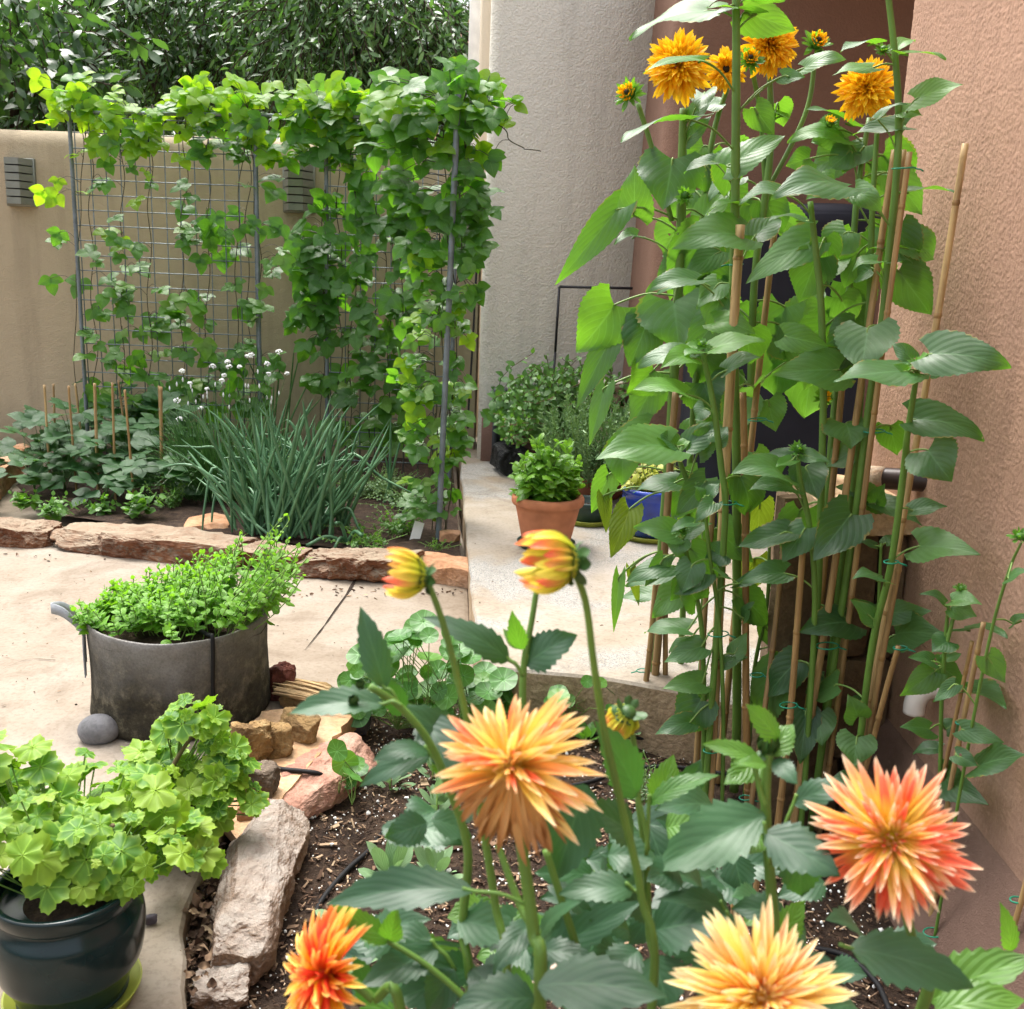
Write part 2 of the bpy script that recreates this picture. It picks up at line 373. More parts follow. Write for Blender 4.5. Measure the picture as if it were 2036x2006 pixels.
def mat_paving(name, c1, c2, c3, speck, off):
    t = NT(name)
    n = t.noise(1.4, 6, .6, dist=.4); m = t.noise(7, 5, .65)
    cc = t.ramp(t.math('ADD', t.math('MULTIPLY', n, .7), t.math('MULTIPLY', m, .3)), [(.36, c1), (.5, c2), (.63, c3)])
    if speck:
        sp = t.ramp(t.noise(190, 2, .6), [(.36, K('#50565e')), (.45, K('#85857f')), (.56, K('#a9a49a')), (.66, K('#707277'))])
        mk = t.ramp(t.noise(1.15, 4, .6, dist=.7), [(.47, (0, 0, 0, 1)), (.56, (.9,)*3+(1,))])
        cc = t.mix(mk, cc, sp)
    fine = t.noise(60, 4, .7)
    cc = t.mix(.6, cc, t.ramp(fine, [(.28, (.55, .5, .46, 1)), (.52, (1, 1, 1, 1))]), 'MULTIPLY')
    st = t.ramp(t.noise(2.6, 6, .7, dist=1.2), [(.30, (.6, .54, .48, 1)), (.47, (1, 1, 1, 1))])
    cc = t.mix(.8, cc, st, 'MULTIPLY')
    h = t.math('ADD', t.math('MULTIPLY', t.noise(9, 5, .6), 1.5), t.math('MULTIPLY', fine, .5))
    return t.done(t.principled(cc, .75, .35, h, .35, .008))
M['patio'] = mat_paving('patio_concrete', (.170, .130, .090, 1), (.235, .193, .145, 1), (.275, .24, .195, 1), 0, 0)
M['terrace'] = mat_paving('terrace_concrete', (.22, .172, .118, 1), (.285, .243, .188, 1), (.325, .29, .245, 1), 1, 0)
M['slabside'] = mat_stone('rough_slab_edge', [K('#7d6a52'), K('#a38c70'), K('#bda88c')], 7, .9, .95)
M['crack'] = mat_plain('dark_joint', (.03, .022, .017, 1), .95, .1)
M['metal'] = mat_plain('galvanised_wire', (.13, .165, .175, 1), .5, .5, .2, 30, .2, 200, .3)
M['rebar'] = mat_plain('grey_rebar', (.15, .18, .20, 1), .5, .5, .25, 20, .3, 150, .3)
M['blackwire'] = mat_plain('black_wire', (.012, .012, .016, 1), .5)
M['tube'] = mat_plain('black_drip_tube', (.010, .010, .011, 1), .6, .2)
M['sconce'] = mat_plain('brushed_grey_metal', (.22, .23, .20, 1), .42, .5, .1, 12, .15, 300, .55)
M['charcoal'] = mat_plain('charcoal_metal', (.045, .05, .055, 1), .5)
M['cover'] = mat_plain('black_cover_fabric', (.012, .013, .02, 1), .75, .25, .3, 3, .3, 40)
M['pipe'] = mat_plain('brown_painted_pipe', (.035, .018, .016, 1), .42, .5, .4, 14)
M['pipejoint'] = mat_stone('flaking_pipe_paint', [K('#4a2a1e'), K('#b08a6a'), K('#d8cbb8')], 14, .4)
M['pvc'] = mat_plain('white_pvc', (.74, .70, .66, 1), .35)
M['terracotta'] = mat_plain('terracotta', (.40, .155, .075, 1), .8, .25, .28, 7, .25, 60)
M['terracotta_dark'] = mat_plain('brown_terracotta', (.22, .08, .045, 1), .8, .25, .25, 7, .25, 60)
M['blueglaze'] = mat_plain('blue_glaze', (.010, .035, .26, 1), .18, .6, .55, 9, .12, 30)
M['greenglaze'] = mat_plain('dark_green_glaze', (.003, .018, .020, 1), .2, .4, .5, 5, .08, 12)
M['greenplastic'] = mat_plain('dark_green_plastic', (.012, .035, .028, 1), .45)
M['limesaucer'] = mat_plain('lime_saucer', (.30, .34, .04, 1), .45, .5, .2, 20)
M['blackplastic'] = mat_plain('black_plastic', (.010, .010, .012, 1), .5)
M['potwhite'] = mat_plain('pale_pot', (.62, .55, .46, 1), .6)
def mat_felt():
    t = NT('grey_felt'); n = t.noise(5, 6, .65, dist=.8); f = t.noise(150, 4, .7)
    sx = t.n('SeparateXYZ'); t.l(t.co(), sx.inputs[0])
    damp = t.ramp(t.math('ADD', sx.outputs[2], t.math('MULTIPLY', t.noise(6, 4), .25)), [(.24, (1, 1, 1, 1)), (.47, (0, 0, 0, 1))])
    cc = t.ramp(n, [(.3, K('#74716a')), (.55, K('#8c8a86')), (.75, K('#a2a2a2'))])
    cc = t.mix(t.math('MULTIPLY', damp, .93), cc, t.ramp(t.noise(22, 5, .7), [(.3, K('#191610')), (.5, K('#363122')), (.68, K('#6a6350'))]))
    cc = t.mix(.5, cc, t.ramp(f, [(.3, (.4,)*3+(1,)), (.6, (1, 1, 1, 1))]), 'MULTIPLY')
    return t.done(t.principled(cc, .95, .15, f, .6, .006))
M['felt'] = mat_felt()
M['strap'] = mat_plain('pale_grey_felt', (.30, .32, .34, 1), .95, .15, .2, 20, .4, 150)
M['st_edge'] = mat_stone('red_sandstone_edging', [K('#54301f'), K('#774c34'), K('#946849')], 5, .9, .9, 14, K('#8d7f6c'))
M['st_orange'] = mat_stone('orange_sandstone', [K('#9a6a48'), K('#b58a68'), K('#c6a488')], 5, .6, .9)
M['st_pink'] = mat_stone('pink_sandstone', [K('#8a6252'), K('#ac8270'), K('#bf9c8a')], 7, .7, .9)
M['st_white'] = mat_stone('lichen_white_rock', [K('#523b2a'), K('#7d614b'), K('#8d745e')], 9, .9, .9, 0, K('#989087'))
M['st_tan'] = mat_stone('tan_layered_rock', [K('#5c452c'), K('#94784f'), K('#b39a70')], 10, .8, .9, 9)
M['st_grey'] = mat_stone('grey_brown_rock', [K('#3f342b'), K('#6a5d50'), K('#857868')], 9, .8, .9, 8)
M['st_red'] = mat_stone('dark_red_rock', [K('#3c1f1a'), K('#66382e'), K('#7f4c3f')], 9, .8, .9)
M['st_pebble'] = mat_stone('grey_pebble', [K('#5d5d5c'), K('#77777a'), K('#8a8a8a')], 7, .15, .7)
M['st_slate'] = mat_stone('dark_slate', [K('#3d3a40'), K('#55505a'), K('#6b6468')], 8, .5, .8)
M['st_black'] = mat_stone('black_rock', [K('#0e0f10'), K('#1c1e20'), K('#33373a')], 7, .9, .45)
M['st_flag'] = mat_stone('tan_flagstone', [K('#a07a54'), K('#bd9a76'), K('#cdb090')], 6, .4, .85)
M['st_pave'] = mat_stone('pinkish_paver', [K('#a08878'), K('#b9a394'), K('#c7b5a8')], 7, .4, .9)
M['st_face'] = mat_stone('brown_facing_stone', [K('#4b3b2e'), K('#67543f'), K('#7d6850')], 6, .6, .85)
M['st_cap'] = mat_stone('pale_sandstone_cap', [K('#a5825a'), K('#c4a682'), K('#d8c2a4')], 6, .5, .85)
def mat_cane():
    t = NT('bamboo_cane'); u, v, rn = t.lf()
    cc = t.ramp(rn, [(0, K('#8a6a3e')), (.4, K('#a5865a')), (.75, K('#8f7550')), (1, K('#b99d6e'))])
    mp = t.n('Mapping'); t.l(t.co(), mp.inputs[0]); mp.inputs['Scale'].default_value = (9, 9, .8)
    cc = t.mix(.75, cc, t.ramp(t.noise(7, 4, .65, mp.outputs[0]), [(.3, (.35, .3, .26, 1)), (.6, (1.1, 1.1, 1.05, 1))]), 'MULTIPLY')
    return t.done(t.principled(cc, .5, .4, t.noise(80, 2), .15, .003))
M['cane'] = mat_cane()
M['tie'] = mat_plain('green_plastic_tie', (.003, .20, .11, 1), .4)
M['reed'] = mat_plain('dry_reed', (.48, .33, .17, 1), .7, .3, .3, 20)
M['bark'] = mat_stone('tree_bark', [K('#2a211a'), K('#43372c'), K('#5b4d3f')], 14, .8, .95)
M['tagw'] = mat_plain('white_plastic_tag', (.80, .80, .78, 1), .5)
M['ink'] = mat_plain('black_print', (.03, .03, .03, 1), .6)
# foliage
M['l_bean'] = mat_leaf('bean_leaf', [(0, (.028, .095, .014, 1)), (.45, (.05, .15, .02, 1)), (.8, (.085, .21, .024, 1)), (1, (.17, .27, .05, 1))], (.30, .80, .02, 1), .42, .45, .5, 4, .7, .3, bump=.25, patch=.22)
M['l_beanbright'] = mat_leaf('backlit_young_bean_leaf', [(0, (.09, .22, .014, 1)), (.5, (.14, .29, .016, 1)), (1, (.20, .35, .02, 1))], (.62, 1.0, .02, 1), .6, .45, .45, 4, .7, .22, bump=.2)  # young leaves; backlight along the top is put into colour and transmission
M['l_bush'] = mat_leaf('bush_bean_leaf', [(0, (.010, .045, .014, 1)), (.6, (.024, .082, .022, 1)), (1, (.06, .15, .025, 1))], (.22, .55, .03, 1), .25, .5, .3, 5, .7, .25, bump=.3)
M['l_sun'] = mat_leaf('sunflower_leaf', [(0, (.018, .065, .02, 1)), (.5, (.042, .12, .034, 1)), (1, (.085, .195, .05, 1))], (.28, .70, .02, 1), .33, .44, .6, 6, .6, .42, back=(.085, .22, .03, 1), bump=.24, patch=.26, worn=.76)
M['l_sunyoung'] = mat_leaf('young_sunflower_leaf', [(0, (.055, .155, .025, 1)), (1, (.10, .24, .04, 1))], (.32, .75, .02, 1), .38, .45, .55, 6, .6, .4, back=(.09, .23, .03, 1), bump=.2)
M['l_sunold'] = mat_leaf('yellowing_sunflower_leaf', [(0, (.09, .15, .012, 1)), (1, (.15, .19, .015, 1))], (.34, .52, .02, 1), .4, .5, .4, 6, .6, .4, bump=.6, patch=.3)
M['l_dah'] = mat_leaf('dahlia_leaf', [(0, (.009, .04, .017, 1)), (.5, (.02, .07, .03, 1)), (.85, (.033, .105, .035, 1)), (1, (.07, .18, .03, 1))], (.16, .5, .02, 1), .18, .44, .5, 6, .5, .25, bump=.12)
M['l_dahlt'] = mat_leaf('young_dahlia_leaf', [(0, (.04, .13, .02, 1)), (1, (.10, .22, .03, 1))], (.25, .62, .02, 1), .35, .42, .5, 6, .5, .28, bump=.4)
M['l_mint'] = mat_leaf('mint_leaf', [(0, (.06, .18, .012, 1)), (.5, (.11, .27, .02, 1)), (1, (.17, .36, .03, 1))], (.36, .8, .02, 1), .36, .45, .45, 7, .5, .25, bump=.35)
M['l_mintdark'] = mat_leaf('dark_mint_leaf', [(0, (.025, .09, .02, 1)), (.6, (.055, .155, .03, 1)), (1, (.10, .23, .045, 1))], (.25, .6, .03, 1), .3, .42, .5, 7, .5, .25, bump=.3)
M['l_basil'] = mat_leaf('basil_leaf', [(0, (.05, .16, .012, 1)), (.6, (.10, .25, .02, 1)), (1, (.15, .32, .03, 1))], (.34, .75, .03, 1), .33, .36, .6, 6, .5, .22, bump=.3)
M['l_rose'] = mat_leaf('rosemary_needle', [(0, (.08, .16, .06, 1)), (1, (.17, .28, .12, 1))], (.25, .5, .1, 1), .15, .5, .4, 1, 0, .1, bump=0.05)
M['l_sage'] = mat_leaf('sage_leaf', [(0, (.11, .20, .09, 1)), (1, (.19, .30, .15, 1))], (.3, .55, .15, 1), .25, .65, .3, 8, .4, .2, bump=.4)
M['l_small'] = mat_leaf('small_herb_leaf', [(0, (.03, .10, .012, 1)), (1, (.09, .22, .03, 1))], (.28, .65, .03, 1), .3, .4, .5, 5, .5, .2, bump=.3)
M['l_lime'] = mat_leaf('lime_yellow_leaf', [(0, (.28, .36, .04, 1)), (1, (.5, .5, .1, 1))], (.6, .7, .05, 1), .35, .45, .5, 5, .5, .2, bump=.3)
M['l_nast'] = mat_leaf('nasturtium_leaf', [(0, (.03, .12, .018, 1)), (.6, (.055, .17, .028, 1)), (1, (.10, .23, .03, 1))], (.28, .66, .03, 1), .33, .45, .5, disc=9, vein=.55, bump=.25)
M['l_ger'] = mat_leaf('geranium_leaf', [(0, (.04, .14, .012, 1)), (.4, (.085, .215, .016, 1)), (.75, (.18, .31, .018, 1)), (1, (.22, .32, .03, 1))], (.38, .72, .02, 1), .34, .55, .4, disc=7, vein=.3, bump=.35, edge=(.24, .38, .03, 1))
M['l_onion'] = mat_plain('onion_blade', (.04, .14, .055, 1), .42, .45, .3, 12, 0, c2=(.11, .24, .11, 1))
M['l_chive'] = mat_plain('chive_blade', (.035, .12, .025, 1), .4, .5, .3, 12, 0, c2=(.08, .20, .04, 1))
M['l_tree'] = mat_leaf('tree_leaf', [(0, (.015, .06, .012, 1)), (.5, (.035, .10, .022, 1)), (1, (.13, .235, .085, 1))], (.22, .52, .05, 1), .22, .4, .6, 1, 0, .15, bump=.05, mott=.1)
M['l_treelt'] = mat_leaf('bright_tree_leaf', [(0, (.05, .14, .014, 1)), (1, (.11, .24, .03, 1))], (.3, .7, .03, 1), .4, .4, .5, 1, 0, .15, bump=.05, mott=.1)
M['stem'] = mat_plain('green_stem', (.095, .19, .03, 1), .5, .4, .25, 9, .15, 150)
M['stemlt'] = mat_plain('pale_green_stem', (.14, .24, .05, 1), .5, .4, .25, 9, .15, 150)
M['stemdark'] = mat_plain('dark_green_stem', (.03, .085, .015, 1), .5, .4, .3, 9, .15, 150)
M['vine'] = mat_plain('vine_stem', (.06, .055, .03, 1), .6, .3, .4, 20)
M['wood'] = mat_plain('woody_stem', (.16, .12, .06, 1), .8, .3, .3, 20)
M['p_sun'] = mat_petal('sunflower_petal', [(0, K('#f8a800')), (.5, K('#ffc810')), (1, K('#ffdc30'))], [(0, K('#ec8c00')), (.5, K('#ffb808')), (1, K('#ffcc18'))], .35)
M['p_core'] = mat_plain('dark_flower_centre', (.012, .010, .006, 1), .8)
M['p_dah'] = mat_petal('dahlia_petal', [(0, K('#ffe82c')), (.5, K('#ffe878')), (.8, K('#ffd0a0')), (1, K('#fffae4'))], [(0, K('#ffe82c')), (.36, K('#ffd060')), (.6, K('#ff8060')), (.85, K('#ff8c70')), (1, K('#fff2d4'))], .35, lo=.35, hi=.85)
M['p_dahyel'] = mat_petal('yellow_dahlia_petal', [(0, K('#ffb42c')), (.3, K('#ffd850')), (.8, K('#fff0a0')), (1, K('#fffad4'))], [(0, K('#d83c1c')), (.3, K('#f86838')), (.42, K('#ffd470')), (.7, K('#ffd0a0')), (1, K('#fff4c8'))], .35)
M['p_dahor'] = mat_petal('orange_dahlia_petal', [(0, K('#ffe850')), (.5, K('#ffe678')), (.85, K('#ffdc98')), (1, K('#fff0cc'))], [(0, K('#ffd848')), (.3, K('#ffa060')), (.7, K('#ff7058')), (1, K('#ffe0b0'))], .35, lo=.55, hi=.95)
M['p_dahred'] = mat_petal('red_dahlia_petal', [(0, K('#ffa818')), (.5, K('#ffc430')), (1, K('#fff090'))], [(0, K('#f04820')), (.6, K('#ff5a40')), (.85, K('#ff9850')), (1, K('#fff0a0'))], .35)
M['p_wilt'] = mat_petal('wilted_dahlia_petal', [(0, K('#f0bc58')), (.5, K('#dca860')), (1, K('#9a683c'))], [(0, K('#f4c878')), (.5, K('#e0b070')), (1, K('#b07c50'))], .3)
M['p_bud'] = mat_petal('dahlia_bud_petal', [(0, K('#88a828')), (.4, K('#d4dc40')), (1, K('#fff070'))], [(0, K('#90ac2c')), (.4, K('#f0d860')), (.8, K('#ff9070')), (1, K('#ff7a60'))], .3, lo=.4, hi=.8)
M['p_white'] = mat_plain('white_floret', (.82, .83, .80, 1), .5)

# ------------------------------------------------------------------ sky, sun
w = bpy.data.worlds.new('World'); sc.world = w; w.use_nodes = True; nt = w.node_tree; nt.nodes.clear()
wo = nt.nodes.new('ShaderNodeOutputWorld'); bg = nt.nodes.new('ShaderNodeBackground'); sk = nt.nodes.new('ShaderNodeTexSky')
sk.sky_type = 'NISHITA'; sk.sun_disc = False; SEL, SROT = 66.0, -35.0   # sun behind the back wall, a little to the left
sk.sun_elevation = rad(SEL); sk.sun_rotation = rad(SROT); sk.air_density = 1.0; sk.dust_density = 8.0; sk.ozone_density = 1.0
bg.inputs[1].default_value = .15
hs = nt.nodes.new('ShaderNodeHueSaturation'); hs.inputs['Saturation'].default_value = .35   # thin overcast
nt.links.new(sk.outputs[0], hs.inputs['Color']); nt.links.new(hs.outputs[0], bg.inputs[0]); nt.links.new(bg.outputs[0], wo.inputs[0])
sun = bpy.data.objects.new('sun', bpy.data.lights.new('sun', 'SUN')); col.objects.link(sun)
sun.data.energy = .6; sun.data.angle = rad(18); sun.data.color = (1, .96, .9)
sd = Vector((math.sin(rad(SROT))*math.cos(rad(SEL)), math.cos(rad(SROT))*math.cos(rad(SEL)), math.sin(rad(SEL))))
sun.rotation_euler = sd.to_track_quat('Z', 'Y').to_euler()
vs = sc.view_settings; vs.view_transform = 'Standard'; vs.look = 'None'; vs.exposure = EXPO; vs.gamma = 1; vs.use_curve_mapping = False
sc.cycles.max_bounces = 7; sc.cycles.diffuse_bounces = 4; sc.cycles.transmission_bounces = 4; sc.cycles.transparent_max_bounces = 4
sc.cycles.use_denoising = True

# ------------------------------------------------------------------ the setting
ZT = .13                                                             # terrace height above the patio
mb = MB(); mb.add([(-70, -30, -.5), (70, -30, -.5), (70, 90, -.5), (-70, 90, -.5)], np.array([[0, 1, 2, 3]])); struct(mb, 'ground', M['ground'])
te = [G(912, 880, ZT), G(928, 1080, ZT), G(945, 1250, ZT), G(962, 1322, ZT), G(1200, 1345, ZT), G(1420, 1385, ZT), G(1560, 1420, ZT)]
te = [p[:2] for p in te]+[np.array([1.6, te[-1][1]+.0]), np.array([2.6, te[-1][1]]) , np.array([2.6, 7.6]), np.array([te[0][0], 7.6])]
te[-4] = np.array([1.5, 3.0]); te[-3] = np.array([2.6, 3.0])
def wob(poly, amp, n=7, seed=0):
    rg = np.random.default_rng(seed); out = []
    for a, b in zip(poly, list(poly[1:])+[poly[0]]):
        a, b = np.asarray(a), np.asarray(b); d = b-a; L = np.linalg.norm(d); nn = np.array([-d[1], d[0]])/max(L, 1e-6)
        k = max(1, int(n*min(1, L)))
        for i in range(k): out.append(a+d*i/k+(nn*rg.normal()*amp if i else 0))
    return np.array(out)
def paving(poly, z0, z1, name, mats):
    mb = MB(); P = np.asarray(poly, float); n = len(P); c = P.mean(0); b = .012
    nx = np.roll(P, -1, 0)-np.roll(P, 1, 0); inn = nrm(np.c_[-nx[:, 1], nx[:, 0]])
    a2 = .5*np.sum(P[:, 0]*np.roll(P[:, 1], -1)-np.roll(P[:, 0], -1)*P[:, 1]); inn = inn*(1 if a2 > 0 else -1)
    r0 = np.c_[P, np.full(n, z0)]; r1 = np.c_[P, np.full(n, z1-b)]; r2 = np.c_[P+inn*b*.6, np.full(n, z1-b*.25)]; r3 = np.c_[P+inn*b*1.8, np.full(n, z1)]
    V = np.vstack([r0, r1, r2, r3]); i = np.arange(n); j = (i+1) % n
    f = lambda q: np.stack([i+q*n, j+q*n, j+(q+1)*n, i+(q+1)*n], -1)
    mb.add(V, [f(0)], None, 1); mb.add(V, [f(1), f(2), (np.arange(n)+3*n)[None]], None, 0)
    return struct(mb, name, mats)
paving(wob(te, .006, 9, 1), -.12, ZT, 'terrace', [M['terrace'], M['slabside']])
# rough bottom lip under the terrace's front edge
pb = [p[:2] for p in [G(905, 905, 0), G(945, 1335, 0), G(850, 1372, 0), G(720, 1372, 0), G(600, 1400, 0), G(520, 1500, 0), G(470, 1600, 0), G(440, 1650, 0), G(405, 1730, 0),
      G(372, 1800, 0), G(362, 1850, 0), G(371, 1900, 0), G(366, 1960, 0), G(376, 2030, 0)]]
pb = pb+[np.array([pb[-1][0]-.02, .6]), np.array([-5.5, .6]), np.array([-5.5, 7.3]), np.array([pb[0][0]-.02, 7.3])]
paving(wob(pb, .005, 8, 2), -.09, 0, 'patio', [M['patio'], M['slabside']])
mb = MB()
for pl, wd in (([(706, 1153), (690, 1180), (668, 1210), (645, 1243), (622, 1272), (606, 1292)], 5.0), ([(110, 1312), (60, 1310), (22, 1322), (5, 1330)], 2.0)):
    p = cr([G(x, y, .004) for x, y in pl], 16); d = nrm(np.gradient(p, axis=0)); sid = np.cross(d, ZUP)
    ww = (wd*np.linspace(1, .12, 16)*mpp(p[0])*.5*(1+.3*R.normal(size=16)))[:, None]
    mb.add(np.stack([p-sid*ww, p+sid*ww], 1), grid_faces(16, 2))
struct(mb, 'paving_joint', M['crack'])

# near planting bed: one uneven soil sheet, and the rear bed's soil
def soilz(x, y): return -.055-.085*np.clip((x-.1)/.8, 0, 1)-.03*np.clip((2.4-y)/1.2, 0, 1)
gx, gy = np.meshgrid(np.linspace(-1.1, 1.35, 120), np.linspace(.35, 3.55, 150), indexing='ij')
gz = soilz(gx, gy)+np.array([noise.fractal(Vector((a*5, b*5, 0)), 1, 2, 4)*.014 for a, b in zip(gx.ravel(), gy.ravel())]).reshape(gx.shape)
mb = MB(); mb.add(np.stack([gx, gy, gz], -1), grid_faces(120, 150)); struct(mb, 'garden_soil', M['soil'], True)
rb = [G(x, y, 0)[:2] for x, y in ((22, 985), (90, 1050), (300, 1080), (560, 1105), (760, 1130), (915, 1150))]
xr0, xr1 = rb[0][0], rb[-1][0]-.02
gx, gy = np.meshgrid(np.linspace(0, 1, 60), np.linspace(0, 1, 60), indexing='ij')
fx = np.interp(gx, np.linspace(0, 1, 6), [p[0] for p in rb]); fy = np.interp(gx, np.linspace(0, 1, 6), [p[1]+.06 for p in rb])
bx = np.interp(gx, [0, 1], [xr0-.25, W(900, 850, 6.9)[0]]); X_ = fx*(1-gy)+bx*gy; Y_ = fy*(1-gy)+6.95*gy
Z_ = .055+np.array([noise.fractal(Vector((a*4, b*4, 7)), 1, 2, 4)*.018 for a, b in zip(X_.ravel(), Y_.ravel())]).reshape(X_.shape)
mb = MB(); mb.add(np.stack([X_, Y_, Z_], -1), grid_faces(60, 60)); struct(mb, 'rear_bed_soil', M['soil'], True)

# walls ------------------------------------------------------------
def round_wall(x0, x1, y0, y1, zt, r, nx=90, amp=.012, zb=-.3):
    prof = [(y0, zb)]+[(y0, z) for z in np.linspace(zb+.1, zt-r, 14)]+[(y0+r-r*math.cos(a), zt-r+r*math.sin(a)) for a in np.linspace(.2, 1.571, 7)]
    prof += [(y1-r+r*math.sin(a), zt-r+r*math.cos(a)) for a in np.linspace(.1, 1.571, 5)]+[(y1, zb)]
    xs = np.linspace(x0, x1, nx); V = []
    for x in xs:
        for (y, z) in prof:
            q = noise.fractal(Vector((x*1.3, z*1.3, y)), 1, 2, 3)*amp
            V.append((x, y+q, z+(q if z > zt-r*1.2 else 0)))
    return np.array(V), grid_faces(nx, len(prof))
ztop = W(20, 254, 7.05)[2]
mb = MB(); V, F = round_wall(-6, W(948, 700, 7.05)[0], 7.0, 7.35, ztop, .11); mb.add(V, F[:, ::-1])
n = mb.build('garden_wall', M['tan'], loc=(0, 7, 0)); tag(n, 'low tan stucco garden wall with rounded top behind the bean trellis', 'wall')

hx0 = W(966, 300, 6.6)[0]; hx1 = W(1300, 400, 6.6)[0]+.3
th = thing('house_wall', 'tall plain beige stucco house wall rising out of frame behind the potted herbs', 'wall', (hx0, 6.6, 0))
mb = MB(); r = .07; prof = [(hx0, 7.9)]+[(hx0+r-r*math.cos(a), 6.6+r-r*math.sin(a)) for a in np.linspace(0, 1.571, 8)]+[(hx1, 6.6), (hx1, 7.9)]
zs = np.linspace(-.2, 5.2, 40); V = []
for z in zs:
    for i, (x, y) in enumerate(prof):
        q = noise.fractal(Vector((x, z, 3)), 1, 2, 2)*.006
        V.append((x+(q if i < 9 else 0), y+q, z))
mb.add(V, grid_faces(40, len(prof))[:, ::-1]); mb.build('wall', M['beige'], th)
mb = MB(); zb = W(960, 842, 6.58)[2]; box(mb, ((hx0+.04+hx1)/2, 6.59, (zb+ZT-.05)/2), (hx1-hx0-.02, .06, zb-ZT+.15), bev=.012); mb.build('base_course', M['base'], th)
mb = MB(); a, b = W(953, 100, 7.95)[0], W(985, 100, 7.95)[0]; box(mb, ((a+b)/2, 8.05, 2.4), (b-a, .2, 5.4), bev=.02)
n = mb.build('wall_pier', M['cream'], loc=((a+b)/2, 8.05, -.3)); tag(n, 'narrow cream stucco pier showing just behind the beige house corner', 'wall')
mb = MB(); a, b = W(930, 100, 8.3)[0], W(957, 100, 8.3)[0]; box(mb, ((a+b)/2, 8.42, 2.6), (b-a, .1, 5.8), bev=.015)
n = mb.build('white_post', M['white'], loc=((a+b)/2, 8.42, -.3)); tag(n, 'white painted upright post beside the cream pier above the trellis', 'post')

# brown porch wall: battered, rounded left edge, shaded by the added roof slab
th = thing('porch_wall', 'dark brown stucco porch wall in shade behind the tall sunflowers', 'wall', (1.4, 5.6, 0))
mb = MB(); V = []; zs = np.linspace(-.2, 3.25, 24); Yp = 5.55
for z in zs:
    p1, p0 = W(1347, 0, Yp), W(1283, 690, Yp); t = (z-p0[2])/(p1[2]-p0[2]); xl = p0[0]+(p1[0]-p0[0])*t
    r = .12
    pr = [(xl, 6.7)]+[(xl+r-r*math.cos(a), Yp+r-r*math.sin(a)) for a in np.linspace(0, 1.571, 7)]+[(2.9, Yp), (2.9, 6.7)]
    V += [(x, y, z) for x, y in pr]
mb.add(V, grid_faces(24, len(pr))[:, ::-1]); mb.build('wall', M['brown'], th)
mb = MB(); box(mb, (2.1, 4.62, 3.35), (2.0, 1.95, .16), bev=.02); mb.build('roof', M['brown'], th)  # unseen slab above the frame, added to shade this wall

# pink wall on the right
th = thing('pink_wall', 'rough pink stucco house wall along the right edge', 'wall', (WALLX, 1.2, 0))
yc = 3.1; mb = MB(); r = .06
Ys = np.r_[np.linspace(-.6, 1.7, 24), np.arange(1.71, yc-r, .003)]; Zs = np.r_[np.linspace(-.5, -.26, 20), np.arange(-.25, 2.36, .003), np.linspace(2.38, 3.4, 12)]
pr = np.r_[np.c_[np.full(len(Ys), WALLX), Ys], [(WALLX+r-r*math.cos(a), yc-r+r*math.sin(a)) for a in np.linspace(.1, 1.571, 22)], [(3.2, yc)]]
zz, yy = np.meshgrid(Zs, pr[:, 1], indexing='ij'); s_ = yy+pr[:, 0][None]-WALLX
wa = vnoise(s_*60+3, zz*60, 5)*1.2
g = np.minimum(1, np.abs(vnoise(s_*165+wa, zz*165+wa*1.3, 1)-.5)*3.2); g2 = vnoise(s_*60, zz*60, 2); g3 = vnoise(s_*1.6, zz*1.6, 3)+.5*vnoise(s_*4, zz*4, 4)
dsp = (g*.0015+g2*.0004)*(np.arange(pr.shape[0]) < len(pr)-1)[None]+(g3-.75)*.006
V = np.stack([np.broadcast_to(pr[:, 0], zz.shape)-dsp, yy, zz], -1)
mb.add(V, grid_faces(len(Zs), len(pr))); mb.build('wall', M['pink'], th)
mb = MB(); V = []
zl = WX(1880, 1598, WALLX-.02)[2]; ys = np.linspace(-.3, yc-.02, 50)
for y in ys:
    q = noise.fractal(Vector((y*2, 3, 9)), 1, 2, 3)*.012
    for x, z in ((WALLX+.02, zl+.02), (WALLX-.014, zl+.004+q), (WALLX-.022, zl-.008+q), (WALLX-.07+q, zl-.14), (WALLX-.12+q, zl-.3), (WALLX-.13, zl-.5)): V.append((x, y, z))
mb.add(V, grid_faces(50, 6)); mb.build('plinth', M['plinth'], th)

# neighbour and ground cover beyond the wall
th = thing('neighbour_house', 'peach stucco house glimpsed through the trees beyond the wall', 'building', (0, 16, 0))
mb = MB(); xa, xb = W(860, 100, 16)[0], W(1040, 100, 16)[0]; box(mb, ((xa+xb)/2+.4, 17, 2.3), (xb-xa+.8, 2, 5.6)); mb.build('wall', M['peach'], th)
mb = MB(); box(mb, ((xa+xb)/2+.4, 17, 5.2), (xb-xa+1.0, 2.2, .2)); mb.build('roof', M['white'], th)

